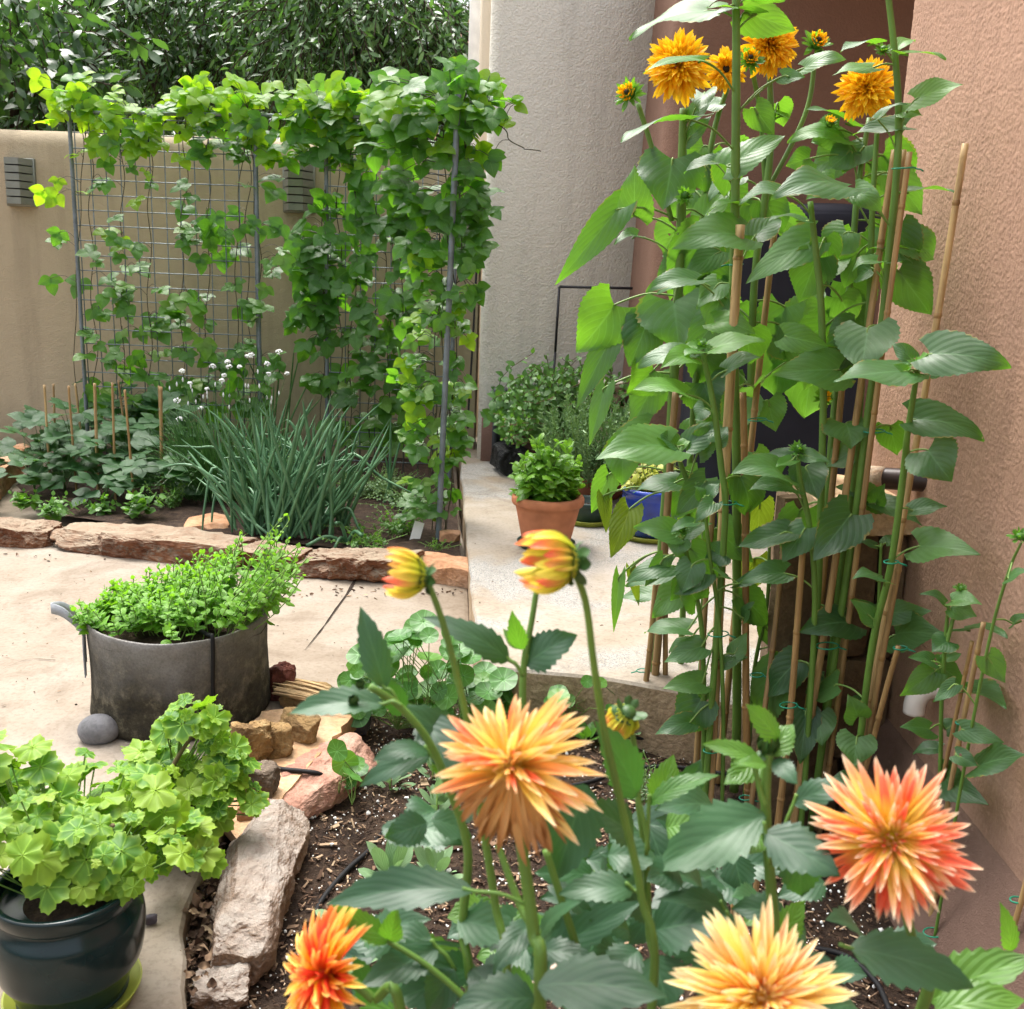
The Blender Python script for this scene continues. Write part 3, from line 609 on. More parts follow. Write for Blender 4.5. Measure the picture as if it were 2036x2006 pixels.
# wall lights ----------------------------------------------------
def sconce(px0, px1, py0, py1, label):
    a, b = W(px0, py0, 6.97), W(px1, py1, 6.97); cx = (a[0]+b[0])/2; wd = b[0]-a[0]; h = a[2]-b[2]; c = np.array([cx, 6.985, b[2]])
    t = thing('wall_light', label, 'wall light', c, 'metal wall lights')
    mb = MB(); box(mb, (cx, 6.985, b[2]+h/2), (wd*1.06, .03, h*1.03), bev=.004); mb.build('back_plate', M['sconce'], t)
    mb = MB(); ns = 6; hw, dep = wd/2, .11
    pr = [(-hw, 0), (-hw*.45, -dep), (hw*.5, -dep*.95), (hw, 0)]
    for i in range(ns):
        z0 = b[2]+h*i/ns+.006; z1 = b[2]+h*(i+1)/ns-.003
        V = [(cx+x*1, 6.97+y, z) for z in (z0, z1) for x, y in pr]; i0 = np.arange(3)
        mb.add(V, [np.stack([i0, i0+1, i0+5, i0+4], -1), np.array([[4, 5, 6, 7]]), np.array([[3, 2, 1, 0]])])
    mb.build('louvre_shade', M['sconce'], t, smooth=False)
sconce(8, 71, 314, 410, 'grey louvred metal wall light at the left end of the tan wall')
sconce(563, 624, 325, 423, 'grey louvred metal wall light half hidden by bean leaves between the trellis panels')
mb = MB(); p = W(-14, 840, 6.3); lathe(mb, [(.001, 0), (.035, .01), (.045, .05), (.04, .14), (.05, .15), (.035, .17), (.001, .16)], p, 20)
tubes(mb, [p+[0, 0, .02], [p[0], p[1], .0]], .012, 8)
n = mb.build('spot_light', M['charcoal']); tag(n, 'black garden spotlight just entering at the left edge by the tan wall', 'spotlight')

# trellis ----------------------------------------------------------
def rod(mb, a, b, r, k=8, ribs=False):
    n = 2 if not ribs else int(np.linalg.norm(b-a)/.012)
    P = np.linspace(a, b, n); rr = r if not ribs else (r*(1+.14*(np.arange(n) % 2)))[None]
    tubes(mb, P, rr, k)
YT = 6.4
def panel(xa, xb, ya, yb, wires, label, skew=0):
    A = W(xa[0], ya, YT); B = W(xb[0], ya, YT); x0, x1 = A[0], B[0]; zt = A[2]; zb = .03
    t = thing('trellis_panel', label, 'trellis', (x0, YT, .05), 'bean trellis panels')
    mb = MB(); nx = wires; dx = (x1-x0)/nx
    for i in range(nx+1): tubes(mb, [[x0+i*dx, YT, zb], [x0+i*dx, YT, zt]], .0036, 5)
    nz = int((zt-zb)/dx)
    for j in range(nz+1): tubes(mb, [[x0-.01, YT-.006, zt-j*dx], [x1+.01, YT-.006, zt-j*dx]], .0036, 5)
    mb.build('wire_mesh', M['metal'], t); return t, x0, x1, zt
t1, ax0, ax1, azt = panel((146,), (502,), 232, 0, 12, 'square wire mesh trellis panel on the left with sparse bean vines')
for x in (ax0-.02, ax1+.02):
    mb = MB(); rod(mb, np.array([x, YT-.015, -.05]), np.array([x, YT-.015, azt+.05]), .0125, 8, True); mb.build('post', M['rebar'], t1)
t2, bx0, bx1, bzt = panel((656,), (905,), 240, 0, 8, 'square wire mesh trellis panel covered by thick dark bean leaves')
for x in (bx0-.02, bx1+.02):
    mb = MB(); rod(mb, np.array([x, YT-.015, -.05]), np.array([x, YT-.015, bzt+.05]), .0125, 8, True); mb.build('post', M['rebar'], t2)
mb = MB(); rod(mb, W(150, 223, YT-.04), W(905, 236, YT-.04), .011, 8, True); n = mb.build('top_rail', M['rebar'])
tag(n, 'rusty grey rebar rail lying across the tops of the trellis panels', 'rail')
YPo = G(872, 1078, .03)[1]
PT = W(911, 188, YPo); PB = G(871, 1085, .02)
mb = MB(); rod(mb, PB, PT, .0135, 10, True); n = mb.build('rebar_pole', M['rebar']); tag(n, 'tall ribbed rebar pole standing in the bed in front of the thick bean vine', 'pole')
mb = MB(); rod(mb, PT-[0, 0, .05], np.array([bx1-.05, YT, bzt]), .009, 6, False); n = mb.build('brace_rod', M['rebar']); tag(n, 'thin steel rod running from the pole top back to the trellis', 'rod')
mb = MB(); P = [W(953, 462, 6.56), W(946, 560, 6.56), W(940, 680, 6.56), W(933, 790, 6.56), W(930, 852, 6.55)]; tubes(mb, cr(P, 20), .007, 6)
n = mb.build('cable', M['blackwire']); tag(n, 'thin black cable running down the beige wall corner', 'cable')
mb = MB(); P = [W(1104, 700, 6.45), W(1112, 570, 6.45), W(1290, 574, 6.45), W(1276, 720, 6.45)]
for a, b in zip(P[:-1], P[1:]): tubes(mb, [a, b], .0085, 6)
for q in (P[0], P[-1]): tubes(mb, [q, [q[0]-.02, q[1], ZT]], .0085, 6)
n = mb.build('wire_frame', M['blackwire']); tag(n, 'rectangular black metal hoop frame behind the mint against the beige wall', 'frame')

# pipe, elbow, grille post, covered grill, stone column -------------
t = thing('drain_spout', 'dark brown painted drain pipe sticking out of the pink wall over the stone column', 'pipe', WX(1840, 955, WALLX))
a = WX(1845, 957, WALLX); b = W(1705, 948, a[1]+.12); mb = MB(); tubes(mb, np.linspace(a+[.05, 0, 0], b, 8), .030, 16); mb.build('pipe', M['pipe'], t)
mb = MB(); d = nrm(b-a); tubes(mb, [b-d*.005, b+d*.012], .034, 16); tubes(mb, [a+d*.115, a+d*.165], .0335, 16); mb.build('coupling', M['pipejoint'], t)
mb = MB(); c = WX(1870, 1368, WALLX); tubes(mb, cr([c+[.03, 0, 0], c+[-.02, 0, 0], c+[-.045, 0, -.012], c+[-.058, 0, -.04], c+[-.058, 0, -.07]], 16), .026, 16)
n = mb.build('pipe_elbow', M['pvc']); tag(n, 'short white plastic pipe elbow poking out low on the pink wall', 'pipe')
t = thing('downspout_box', 'dark grey square metal box on a ribbed post at the foot of the beige wall', 'drain box', W(996, 900, 6.45))
mb = MB(); a, b = W(984, 772, 6.45), W(1005, 815, 6.45); box(mb, ((a[0]+b[0])/2, 6.47, (a[2]+b[2])/2), (b[0]-a[0]+.015, .11, a[2]-b[2]), bev=.006); mb.build('box', M['charcoal'], t)
mb = MB(); z1 = b[2]-.003
for dx in (-.028, .028): box(mb, ((a[0]+b[0])/2+dx, 6.47, (z1+ZT)/2), (.034, .08, z1-ZT), bev=.005)
box(mb, ((a[0]+b[0])/2, 6.48, (z1+ZT)/2-.004), (.03, .05, z1-ZT-.01)); mb.build('post', M['charcoal'], t)
# covered grill
Yg = 4.9; gl, gr = W(1395, 700, Yg)[0], W(1750, 700, Yg)[0]; gt = W(1560, 408, Yg)[2]
mb = MB(); n1, n2 = 44, 40; a = np.linspace(0, 2*math.pi, n1, endpoint=False); V = []
sup = lambda c, e: np.sign(c)*np.abs(c)**e
for j, t_ in enumerate(np.linspace(0, 1, n2)):
    z = ZT+.02+(gt-ZT)*min(t_/.82, 1)
    sh = 1-.09*max(0, (t_-.45)/.55)**2 if t_ < .82 else .91*math.cos((t_-.82)/.18*1.5)**.5
    if t_ > .82: z = gt-.03+.05*math.sin((t_-.82)/.18*1.57)
    for q in a:
        f = 1+.018*math.sin(q*9+z*3)+.03*noise.noise(Vector((math.cos(q)*3, math.sin(q)*3, z*2.2)))
        V.append(((gl+gr)/2+(gr-gl)/2*sh*f*sup(math.cos(q), .45), Yg+.33+.33*sh*f*sup(math.sin(q), .45), z+.02*math.cos(q)))
mb.add(V, [grid_faces(n2, n1, True), (np.arange(n1)+(n2-1)*n1)[None]]); n = mb.build('covered_grill', M['cover'])
tag(n, 'bulky shape under a black fabric cover on the terrace behind the sunflowers', 'covered grill')
# stone column
t = thing('stone_column', 'squat masonry column of brown facing stone with a pale sandstone cap by the pink wall', 'column', (.9, 2.8, -.2))
cz = W(1700, 985, 2.75)[2]; cx0 = W(1560, 1000, 2.62)[0]
def stone_box(mb, c, s, seed, rough=.02, mi=0, tilt=(0, 0), rot=0): rock(mb, c, s, seed, rot, 0, rough, 5, .93, tilt, 1.2, mi)
mb = MB(); box(mb, ((cx0+.07+1.08)/2, 2.83, cz/2-.18), (1.0-cx0-.02, .40, cz+.28), bev=.01); mb.build('core', M['st_face'], t)
mb = MB()
z = -.3; i = 0
for h in (.34, .3, .36, .2):
    z2 = min(z+h, cz-.07)
    split = (.55, .35, .7, .5)[i]; xa_, xb_ = cx0+.1, WALLX-.01
    for (p, q) in ((xa_, xa_+(xb_-xa_)*split-.006), (xa_+(xb_-xa_)*split+.006, xb_)):
        stone_box(mb, ((p+q)/2, 2.605, (z+z2)/2), ((q-p)*1.08, .07, (z2-z)*1.06), 40+i*2+int(p > xa_), .03)
    z = z2+.008; i += 1
mb.build('facing_stone', M['st_face'], t, smooth=False)
mb = MB(); stone_box(mb, ((cx0+.12+WALLX)/2, 2.79, cz-.03), (1.12-cx0-.08, .52, .085), 61, .03); mb.build('cap_stone', M['st_cap'], t, smooth=False)
mb = MB(); p0, p1 = W(1545, 985, 2.58), W(1492, 1780, 2.52); q0, q1 = W(1598, 985, 2.60), W(1640, 1780, 2.56)
V = []; ns = 22
for k in range(ns):
    f = k/(ns-1); A_, B_ = p0*(1-f)+p1*f, q0*(1-f)+q1*f
    o = np.array([.008*noise.noise(Vector((f*9, 1, 1))), 0, 0])
    for P in (A_+o+[0, 0, 0], A_+o+[.012, -.035, 0], B_+[0, -.03, 0], B_+[0, .03, 0]): V.append(P)
mb.add(V, [grid_faces(ns, 4, True)[:, ::-1], np.array([[0, 1, 2, 3]])]); n = mb.build('leaning_slab', M['st_face'], smooth=False)
tag(n, 'tall thin brown flagstone leaning upright against the left side of the stone column', 'flagstone')
# ------------------------------------------------------------------ stones
def stone(name, label, px, py, wpx, hpx, dep, mat, seed, z0=0., rot=0., rough=.06, planes=9, sub=5, group=None, boxy=.95, tilt=(0, 0), parent_z=None, cat='rock'):
    p = G(px, py, z0); m = mpp(p); h = hpx*m*.95
    mb = MB(); rock(mb, (p[0], p[1]+dep*.35, z0+h*.42), (wpx*m, dep, h), seed, rot, planes, rough, sub, boxy, tilt)
    n = mb.build(name, M[mat], smooth=False); return tag(n, label, cat, group)
def long_stone(name, label, a, b, z0, wid, h, mat, seed, rough=.05, over=1.0, group=None, tilt=0, planes=6, cat='rock', boxy=.95):
    rough *= 2.4; h *= .88
    pa, pb_ = G(*a, z0), G(*b, z0); d = pb_-pa; L = np.linalg.norm(d); rot = math.atan2(d[1], d[0]); nn = np.array([-d[1], d[0], 0])/L
    c = (pa+pb_)/2+nn*wid*.5+[0, 0, h*.45]
    mb = MB(); rock(mb, c, (L*over*1.06, wid, h*1.1), seed, rot, planes, rough, 6, boxy, (tilt, 0), 2.6, clip=1.5)
    n = mb.build(name, M[mat], smooth=False); return tag(n, label, cat, group)
E = 'stones edging the rear bed'
long_stone('edging_stone', 'red sandstone edging block cut by the left edge of the picture', (-60, 1084), (84, 1093), 0, .22, .115, 'st_edge', 3, .05, group=E)
long_stone('edging_stone', 'longest layered red sandstone edging block in front of the bush beans', (82, 1093), (468, 1134), 0, .24, .125, 'st_edge', 4, .07, group=E)
long_stone('edging_stone', 'sandstone edging block half hidden behind the mint in the felt bag', (462, 1134), (592, 1148), 0, .22, .11, 'st_edge', 5, .06, group=E)
long_stone('edging_stone', 'cracked dark topped edging block in front of the green onions', (583, 1148), (812, 1166), 0, .25, .125, 'st_edge', 6, .07, group=E)
long_stone('edging_stone', 'short smooth orange edging block next to the terrace step', (806, 1150), (935, 1172), 0, .2, .10, 'st_orange', 7, .03, group=E)
long_stone('edging_stone', 'big sloping orange sandstone block at the left end of the rear bed', (-30, 1040), (62, 925), 0, .28, .17, 'st_orange', 8, .05, group=E)
stone('brick_piece', 'small reddish brick piece at the foot of the ribbed pole', 893, 1086, 44, 34, .09, 'st_orange', 12, .03, .1, .02, 2, cat='brick')
stone('flat_stone', 'flat pinkish stone lying in the rear bed between chives and edging', 405, 1062, 90, 26, .3, 'st_orange', 13, .02, .1, .03, 3)
stone('black_rock', 'black angular rock on the terrace beside the beige wall', 1015, 945, 72, 66, .3, 'st_black', 14, ZT, .2, .07, 9)
stone('pebble', 'round grey river pebble on the patio left of the felt bag', 190, 1478, 62, 52, .07, 'st_pebble', 15, 0, 0, .012, 0, boxy=2.0)
stone('rock', 'pointed dark red rock standing beside the felt bag', 556, 1392, 56, 84, .09, 'st_red', 16, .0, .3, 0.120, 10)
stone('rock', 'flat brown rock lying under the red rock', 612, 1412, 112, 46, .11, 'st_tan', 17, .0, -.1, 0.080, 6)
poly = [G(x, y, .045) for x, y in ((470, 1470), (520, 1408), (600, 1398), (712, 1402), (648, 1480), (590, 1545), (528, 1612), (470, 1660), (438, 1600))]
mb = MB(); slab(mb, wob([p[:2] for p in poly], .004, 30, 4), -.02, .035); n = mb.build('flagstone', M['st_flag'], smooth=False)
tag(n, 'large thin tan flagstone lying under the small rocks right of the felt bag', 'flagstone')
stone('rock', 'long tan block rock behind the cube shaped rock on the flagstone', 592, 1472, 88, 62, .07, 'st_tan', 18, .035, -.5, 0.080, 4)
stone('rock', 'cube shaped tan rock in the middle of the flagstone', 546, 1506, 64, 72, .07, 'st_tan', 19, .035, .15, 0.100, 5)
stone('rock', 'tall orange brown rock leaning on the felt bag', 494, 1530, 84, 108, .08, 'st_tan', 20, .02, .3, 0.140, 8)
stone('rock', 'grey brown rock at the near corner of the flagstone', 506, 1595, 92, 82, .08, 'st_grey', 21, .02, -.2, 0.120, 8)
stone('rock', 'small dark wedge rock between the flagstone and the pink boulder', 556, 1622, 58, 52, .06, 'st_grey', 22, -.06, -.7, 0.100, 8)
stone('rock', 'smooth orange tan rock beside the geranium leaves', 500, 1668, 66, 88, .07, 'st_orange', 23, -.02, .2, .03, 8)
mb = MB(); c = G(640, 1566, -.04); rock(mb, c+[0, 0, .02], (.16, .44, .11), 25, -.42, 9, .13, 6, .95, (0, .12), 2.0); n = mb.build('boulder', M['st_pink'], smooth=False)
tag(n, 'large flat topped pink sandstone boulder in the mulch', 'rock')
a, b = G(560, 1640, -.03), G(452, 1925, -.03); d = b-a; mb = MB()
rock(mb, (a+b)/2+[0, 0, .015], (.18, np.linalg.norm(d)*1.08, .16), 27, math.atan2(d[1], d[0])-1.571, 14, .10, 6, .97, (0, -.15), 2.2, clip=1.25); n = mb.build('boulder', M['st_white'], smooth=False)
tag(n, 'long rough boulder with white lichen crust along the mulch edge', 'rock')
stone('rock', 'pitted tan rock cut by the bottom edge beside the mulch', 432, 2010, 110, 62, .1, 'st_white', 28, -.06, .2, 0.140, 8)
stone('rock', 'dark grey slate chunk under the nasturtium leaves', 690, 1462, 82, 52, .09, 'st_slate', 29, -.05, -.2, .03, 6)
stone('pebble', 'small white quartz stone above the dark slate', 655, 1428, 34, 26, .035, 'st_white', 30, -.03, 0, .05, 6, 4)
for k, (lb, x, y, wd, dp, rt) in enumerate((('pinkish paving stone in the mulch left of the leaning dahlia stem', 980, 1822, 150, .12, .2), ('pale pinkish paving stone under the dark dahlia leaves near the bottom', 1165, 1850, 170, .13, -.2),
                               ('small pale paving stone behind the lowest dahlia stems', 1090, 1955, 150, .1, .1))):
    p = G(x, y, -.09); mb = MB(); rock(mb, p+[0, 0, .0], (wd*mpp(p), dp, .05), 70+k, rt, 5, .03, 4, .95); n = mb.build('paving_stone', M['st_pave'], smooth=False); tag(n, lb, 'paving stone')
mb = MB(); q = G(300, 1838, .0); rock(mb, q+[.0, 0, .012], (.03, .016, .02), 33, .3, 8, .05, 3); n = mb.build('stone_chip', M['st_slate'], smooth=False); tag(n, 'tiny dark stone chip on the patio beside the green pot', 'stone')
# bundle of reeds
mb = MB(); m_ = 26; a = np.array([G(548+R.uniform(-8, 8), 1340+i*1.6, .05+.02*R.random()) for i in range(m_)]); b = np.array([G(672+R.uniform(-12, 12), 1372+i*1.5, .05+.02*R.random()) for i in range(m_)])
tubes(mb, np.stack([a, (a+b)/2+[0, 0, .005], b], 1), .0028, 5); n = mb.build('reed_bundle', M['reed']); tag(n, 'bundle of thin dry reeds lying behind the red rock', 'reeds')
# drip tubing
def hose(label, pts, z, r=.0065):
    mb = MB(); tubes(mb, cr([G(q[0], q[1], q[2] if len(q) > 2 else z) for q in pts], 40), r, 8); n = mb.build('drip_tube', M['tube']); tag(n, label, 'drip tube')
hose('black drip tube bending across the flagstone into the mulch', [(500, 1512), (555, 1528), (600, 1533), (632, 1538, .035), (650, 1552, .0), (652, 1590, -.045)], .042)
hose('black drip tube curving through the mulch left of the sage plants', [(880, 1610), (780, 1640), (735, 1690), (690, 1730), (640, 1790), (615, 1850), (600, 1920)], -.06)
hose('black drip tube running along the foot of the terrace step', [(1040, 1452), (1180, 1460), (1300, 1470), (1420, 1488), (1520, 1510)], -.055)
hose('second black drip tube crossing the mulch behind the big dahlia', [(990, 1580), (1150, 1560), (1250, 1530), (1340, 1525), (1450, 1540)], -.06)
hose('black drip tube in the mulch below the right dahlia flower', [(1590, 1880), (1680, 1900), (1740, 1950), (1770, 2010)], -.13)
hose('short black drip tube in the mulch by the lowest dahlia leaves', [(1150, 1940), (1190, 1915), (1290, 1850), (1350, 1830)], -.10)
# mulch
def soil_h(x, y): return soilz(x, y)+noise.fractal(Vector((x*5, y*5, 0)), 1, 2, 4)*.014
def inpoly(x, y, P):
    c = False; n = len(P); j = n-1
    for i in range(n):
        if (P[i][1] > y) != (P[j][1] > y) and x < (P[j][0]-P[i][0])*(y-P[i][1])/(P[j][1]-P[i][1])+P[i][0]: c = not c
        j = i
    return c
FLAG = [p[:2] for p in poly]
def in_bed(x, y):
    if x > WALLX-.12 or (x > .62 and y > 2.5): return False
    return not (inpoly(x, y, pb) or inpoly(x, y, te) or inpoly(x, y, FLAG))
pts = []
while len(pts) < 19000:
    x, y = R.uniform(-.85, 1.0), R.uniform(.95, 3.15)
    if in_bed(x, y): pts.append((x, y, soil_h(x, y)))
pts = np.array(pts)
mb = MB(); m = 17000; P = pts[:m]+[0, 0, .006]
d = rdir(m); d[:, 2] *= .35; d = nrm(d); L_ = np.exp(R.normal(-4.75, .55, m)); s = nrm(np.cross(d, ZUP)); w_ = L_*R.uniform(.07, .24, m); up = np.cross(s, d)*.0018
P0, P1 = P-d*L_[:, None]/2, P+d*L_[:, None]/2; sw = s*w_[:, None]
V = np.stack([P0-sw, P0+sw, P1+sw*.7, P1-sw*.7, P0-sw+up, P0+sw+up, P1+sw*.7+up, P1-sw*.7+up], 1)
A = np.zeros(V.shape); A[..., 2] = R.random(m)[:, None]
f = np.array([(4, 5, 6, 7), (0, 4, 7, 3), (1, 2, 6, 5), (0, 1, 5, 4), (3, 7, 6, 2)]); mb.add(V, (f[None]+(np.arange(m)*8)[:, None, None]).reshape(-1, 4), A)
t = NT('wood_chip'); u, v, rn = t.lf(); t.done(t.principled(t.ramp(rn, [(0, K('#221812')), (.45, K('#4a382b')), (.72, K('#6a5443')), (.92, K('#8c765f')), (1, K('#b09a7e'))]), .9, .2)); M['chip'] = t.m
n = mb.build('wood_chips', M['chip'], smooth=False); tag(n, 'dark bark mulch chips covering the near bed', 'mulch', kind='stuff')
mb = MB(); V0, F0 = ICO[1]; P = pts[R.integers(0, len(pts), 2600)]+np.c_[R.normal(size=(2600, 2))*.01, np.full(2600, .009)]; s = np.exp(R.normal(-6.35, .55, 2600))
mb.add(P[:, None]+V0[None]*s[:, None, None]*(1+.3*R.normal(size=(2600, 12, 1))), (F0[None]+(np.arange(2600)*len(V0))[:, None, None]).reshape(-1, 3))
n = mb.build('perlite_grains', M['p_white'], smooth=False); tag(n, 'white perlite grains scattered over the dark mulch', 'perlite', kind='stuff')
mb = MB(); P = []
for _ in range(130):
    f = R.random(); x = np.interp(f, [0, .5, 1], [470, 405, 395])+R.normal()*20; y = np.interp(f, [0, .5, 1], [1680, 1800, 1960])+R.normal()*12; P.append(G(x, y, -.035+.03*R.random()))
P = np.array(P); leaves(mb, P, rdir(130)*[1, 1, .3], rdir(130, 1.5), R.uniform(.015, .045, 130), R.uniform(.004, .010, 130), 'lance', R.uniform(-2, 2, 130), .6, .5)
n = mb.build('dry_leaves', M['chip']); tag(n, 'curled dry leaves in the gap beside the patio edge', 'dry leaves', kind='stuff')
# leaf litter by the edging
mb = MB(); P = np.array([G(R.uniform(560, 925), np.interp(0, [0], [0])+R.normal()*5+1176, .004) for _ in range(60)]+[G(R.uniform(0, 560), R.normal()*4+1108+.06*_*0, .004) for _ in range(20)])
leaves(mb, P, rdir(80)*[1, 1, .2], rdir(80, 2), R.uniform(.01, .03, 80), R.uniform(.003, .007, 80), 'lance', R.uniform(-2, 2, 80), .5)
n = mb.build('leaf_litter', M['chip']); tag(n, 'brown leaf litter swept against the foot of the edging stones', 'leaf litter', kind='stuff')

mb = MB(); P = []
while len(P) < 150:
    q = G(R.uniform(-20, 900), R.uniform(1120, 1420), .004)
    if inpoly(q[0], q[1], pb): P.append(q)
while len(P) < 210:
    q = G(R.uniform(930, 1480), R.uniform(930, 1330), ZT+.004)
    if inpoly(q[0], q[1], te): P.append(q)
leaves(mb, P, rdir(210)*[1, 1, .15], rdir(210, 2.5), np.exp(R.normal(-4.7, .45, 210)), R.uniform(.0012, .0032, 210), 'lance', R.uniform(-1.5, 1.5, 210), .4)
n = mb.build('leaf_litter', M['chip']); tag(n, 'tiny dry bits blown about on the pale paving', 'leaf litter', kind='stuff')
# ------------------------------------------------------------------ pots
def potprof(r0, r1, h, rim, lip, wall=.018, bulge=0):
    o = [(0.001, 0), (r0*.96, 0), (r0, .008)]
    for f in np.linspace(.1, 1, 9): o.append((r0+(r1-r0)*f+bulge*math.sin(math.pi*f), .008+(h-rim-.008)*f))
    if lip: o += [(r1+lip*.7, h-rim+.004), (r1+lip, h-rim+.014), (r1+lip, h-.012), (r1+lip*.7, h)]
    else: o += [(r1, h-.004)]
    o += [(r1-wall*.6, h), (r1-wall, h-.008), (r1-wall*1.3, h-.05), (r1*.6, h-.055), (.001, h-.055)]
    return o
def pot(name, label, base, r0, r1, h, rim, lip, mat, cat='pot', bulge=0, soil=True, seg=56):
    t = thing(name, label, cat, base); mb = MB(); lathe(mb, potprof(r0, r1, h, rim, lip, bulge=bulge), base, seg); mb.build('pot_body', M[mat], t)
    if soil:
        mb = MB(); rr = r1-.022; k = 24; Q = [(0, 0)]+[(rr*f*math.cos(a), rr*f*math.sin(a)) for f in (.25, .5, .75, 1) for a in np.arange(k)/k*6.2832]
        V = [(base[0]+x, base[1]+y, base[2]+h-.035+.008*noise.noise(Vector((x*40, y*40, 1)))) for x, y in Q]
        F = [np.array([[0, 1+i, 1+(i+1) % k] for i in range(k)]), np.array([[1+r_*k+i, 1+(r_+1)*k+i, 1+(r_+1)*k+(i+1) % k, 1+r_*k+(i+1) % k] for r_ in range(3) for i in range(k)])]
        mb.add(V, F); mb.build('potting_soil', M['soil'], t)
    return t
def saucer(label, c, r, mat, h=.028):
    mb = MB(); lathe(mb, [(.001, 0), (r*.88, 0), (r*.97, h*.8), (r, h), (r*.965, h), (r*.86, .010), (.001, .008)], c, 56); n = mb.build('saucer', M[mat]); tag(n, label, 'saucer')
tc = G(1085, 1086, ZT); s_ = mpp(tc); tr = 64*s_; tz = W(1087, 984, tc[1])[2]
pot('terracotta_pot', 'light terracotta pot with a rolled rim holding the basil', tc+[0, 0, .022], 48*s_, tr, tz-ZT-.022, .045, .018, 'terracotta')
saucer('dark saucer under the light terracotta pot', tc, 58*s_, 'greenplastic')
gc = G(1168, 1038, ZT); s_ = mpp(gc)
pot('nursery_pot', 'small dark green plastic pot between the terracotta and blue pots', gc+[0, 0, .018], 34*s_, 41*s_, W(1168, 1000, gc[1])[2]-ZT, .03, .006, 'greenplastic')
saucer('lime yellow saucer under the small green plastic pot', gc, 50*s_, 'limesaucer')
rc = G(1180, 985, ZT); s_ = mpp(rc); rz = W(1180, 945, rc[1])[2]
pot('brown_pot', 'dark brown terracotta pot with rosemary behind the basil pot', rc, 52*s_, 66*s_, rz-ZT+.02, .05, .014, 'terracotta_dark')
bc = G(1292, 1066, ZT); s_ = mpp(bc); bz = W(1296, 968, bc[1])[2]
pot('blue_pot', 'cobalt blue glazed ceramic pot behind the sunflower stems', bc+[0, 0, .02], 50*s_, 59*s_, bz-ZT-.02, .03, .007, 'blueglaze', bulge=.012)
saucer('lime yellow saucer under the blue glazed pot', bc, 70*s_, 'limesaucer')
mc = G(1085, 905, ZT); s_ = mpp(mc)
pot('mint_pot', 'dark pot hidden under the big mint bush by the beige wall', mc, 60*s_, 78*s_, .30, .04, .01, 'terracotta_dark')
pc = W(1190, 850, 6.15); pc[2] = ZT; s_ = mpp(pc)
pot('pale_pot', 'tall pale ceramic pot behind the rosemary', pc, 30*s_, 42*s_, W(1190, 757, 6.15)[2]-ZT, .04, .01, 'potwhite')
# felt grow bag
gb = G(364, 1402, 0); s_ = mpp(gb); gr_ = 170*s_; gz = W(364, 1216, gb[1])[2]
t = thing('grow_bag', 'round grey felt grow bag with a strap handle and damp dark lower half', 'grow bag', gb)
mb = MB(); seg = 90; a = np.arange(seg)/seg*6.2832; zs = np.r_[0, .006, np.linspace(.02, gz, 18), gz+.003, gz, gz-.02, gz-.045]; V = []
for i, z in enumerate(zs):
    off = [-.02, -.004][i] if i < 2 else (0 if i < 20 else -.004-.003*(i-20))
    for q in a:
        f = 1-.03*math.sin(math.pi*z/gz)+.012*noise.noise(Vector((math.cos(q)*2, math.sin(q)*2, z*5)))*2+.004*noise.noise(Vector((math.cos(q)*9, math.sin(q)*9, z*18)))
        V.append((gb[0]+(gr_*f+off)*math.cos(q), gb[1]+(gr_*f+off)*math.sin(q), z+.006*math.sin(q*2+1)*z/gz))
V = np.array(V); mb.add(V, [grid_faces(len(zs), seg, True), np.arange(seg)[None, ::-1]]); mb.build('bag_body', M['felt'], t)
mb = MB(); V = [(gb[0], gb[1], gz-.03)]; k = 40
for f in (.35, .7, .985):
    for q in np.arange(k)/k*6.2832: V.append((gb[0]+gr_*f*math.cos(q), gb[1]+gr_*f*math.sin(q), gz-.04+.012*noise.noise(Vector((f*9*math.cos(q), f*9*math.sin(q), 2)))))
mb.add(V, [np.array([[0, 1+i, 1+(i+1) % k] for i in range(k)]), np.array([[1+r_*k+i, 1+(r_+1)*k+i, 1+(r_+1)*k+(i+1) % k, 1+r_*k+(i+1) % k] for r_ in range(2) for i in range(k)])]); mb.build('potting_soil', M['soil'], t)
def strap(mb, P, wdir, wid, th=.004):
    P = cr(P, 30); T = nrm(np.gradient(P, axis=0)); wd = np.broadcast_to(nrm(wdir), P.shape); n_ = nrm(np.cross(T, wd))
    V = np.stack([P-wd*wid/2-n_*th/2, P+wd*wid/2-n_*th/2, P+wd*wid/2+n_*th/2, P-wd*wid/2+n_*th/2], 1)
    mb.add(V, [grid_faces(30, 4, True), np.array([[0, 1, 2, 3]]), np.array([[119, 118, 117, 116]])])
hang = rad(203); ha = np.array([math.cos(hang), math.sin(hang), 0]); hb = np.array([-ha[1], ha[0], 0]); e = gb+ha*gr_*1.005
mb = MB()
strap(mb, [e-hb*.055+[0, 0, gz*.55], e-hb*.055+[0, 0, gz*.8], e-hb*.05+ha*.004+[0, 0, gz-.02], e-hb*.045+ha*.05+[0, 0, gz+.03], e+ha*.085+[0, 0, gz+.045], e+hb*.045+ha*.05+[0, 0, gz+.042], e+hb*.05+ha*.004+[0, 0, gz-.015], e+hb*.055+[0, 0, gz*.8], e+hb*.055+[0, 0, gz*.55]], [0, 0, 1], .03)
for sg in (-1, 1): strap(mb, [e+hb*.055*sg+ha*.003+[0, 0, gz*.92], e+hb*.055*sg+ha*.004+[0, 0, gz*.72], e+hb*.055*sg+ha*.003+[0, 0, gz*.5]], hb, .032)
mb.build('handle', M['strap'], t)
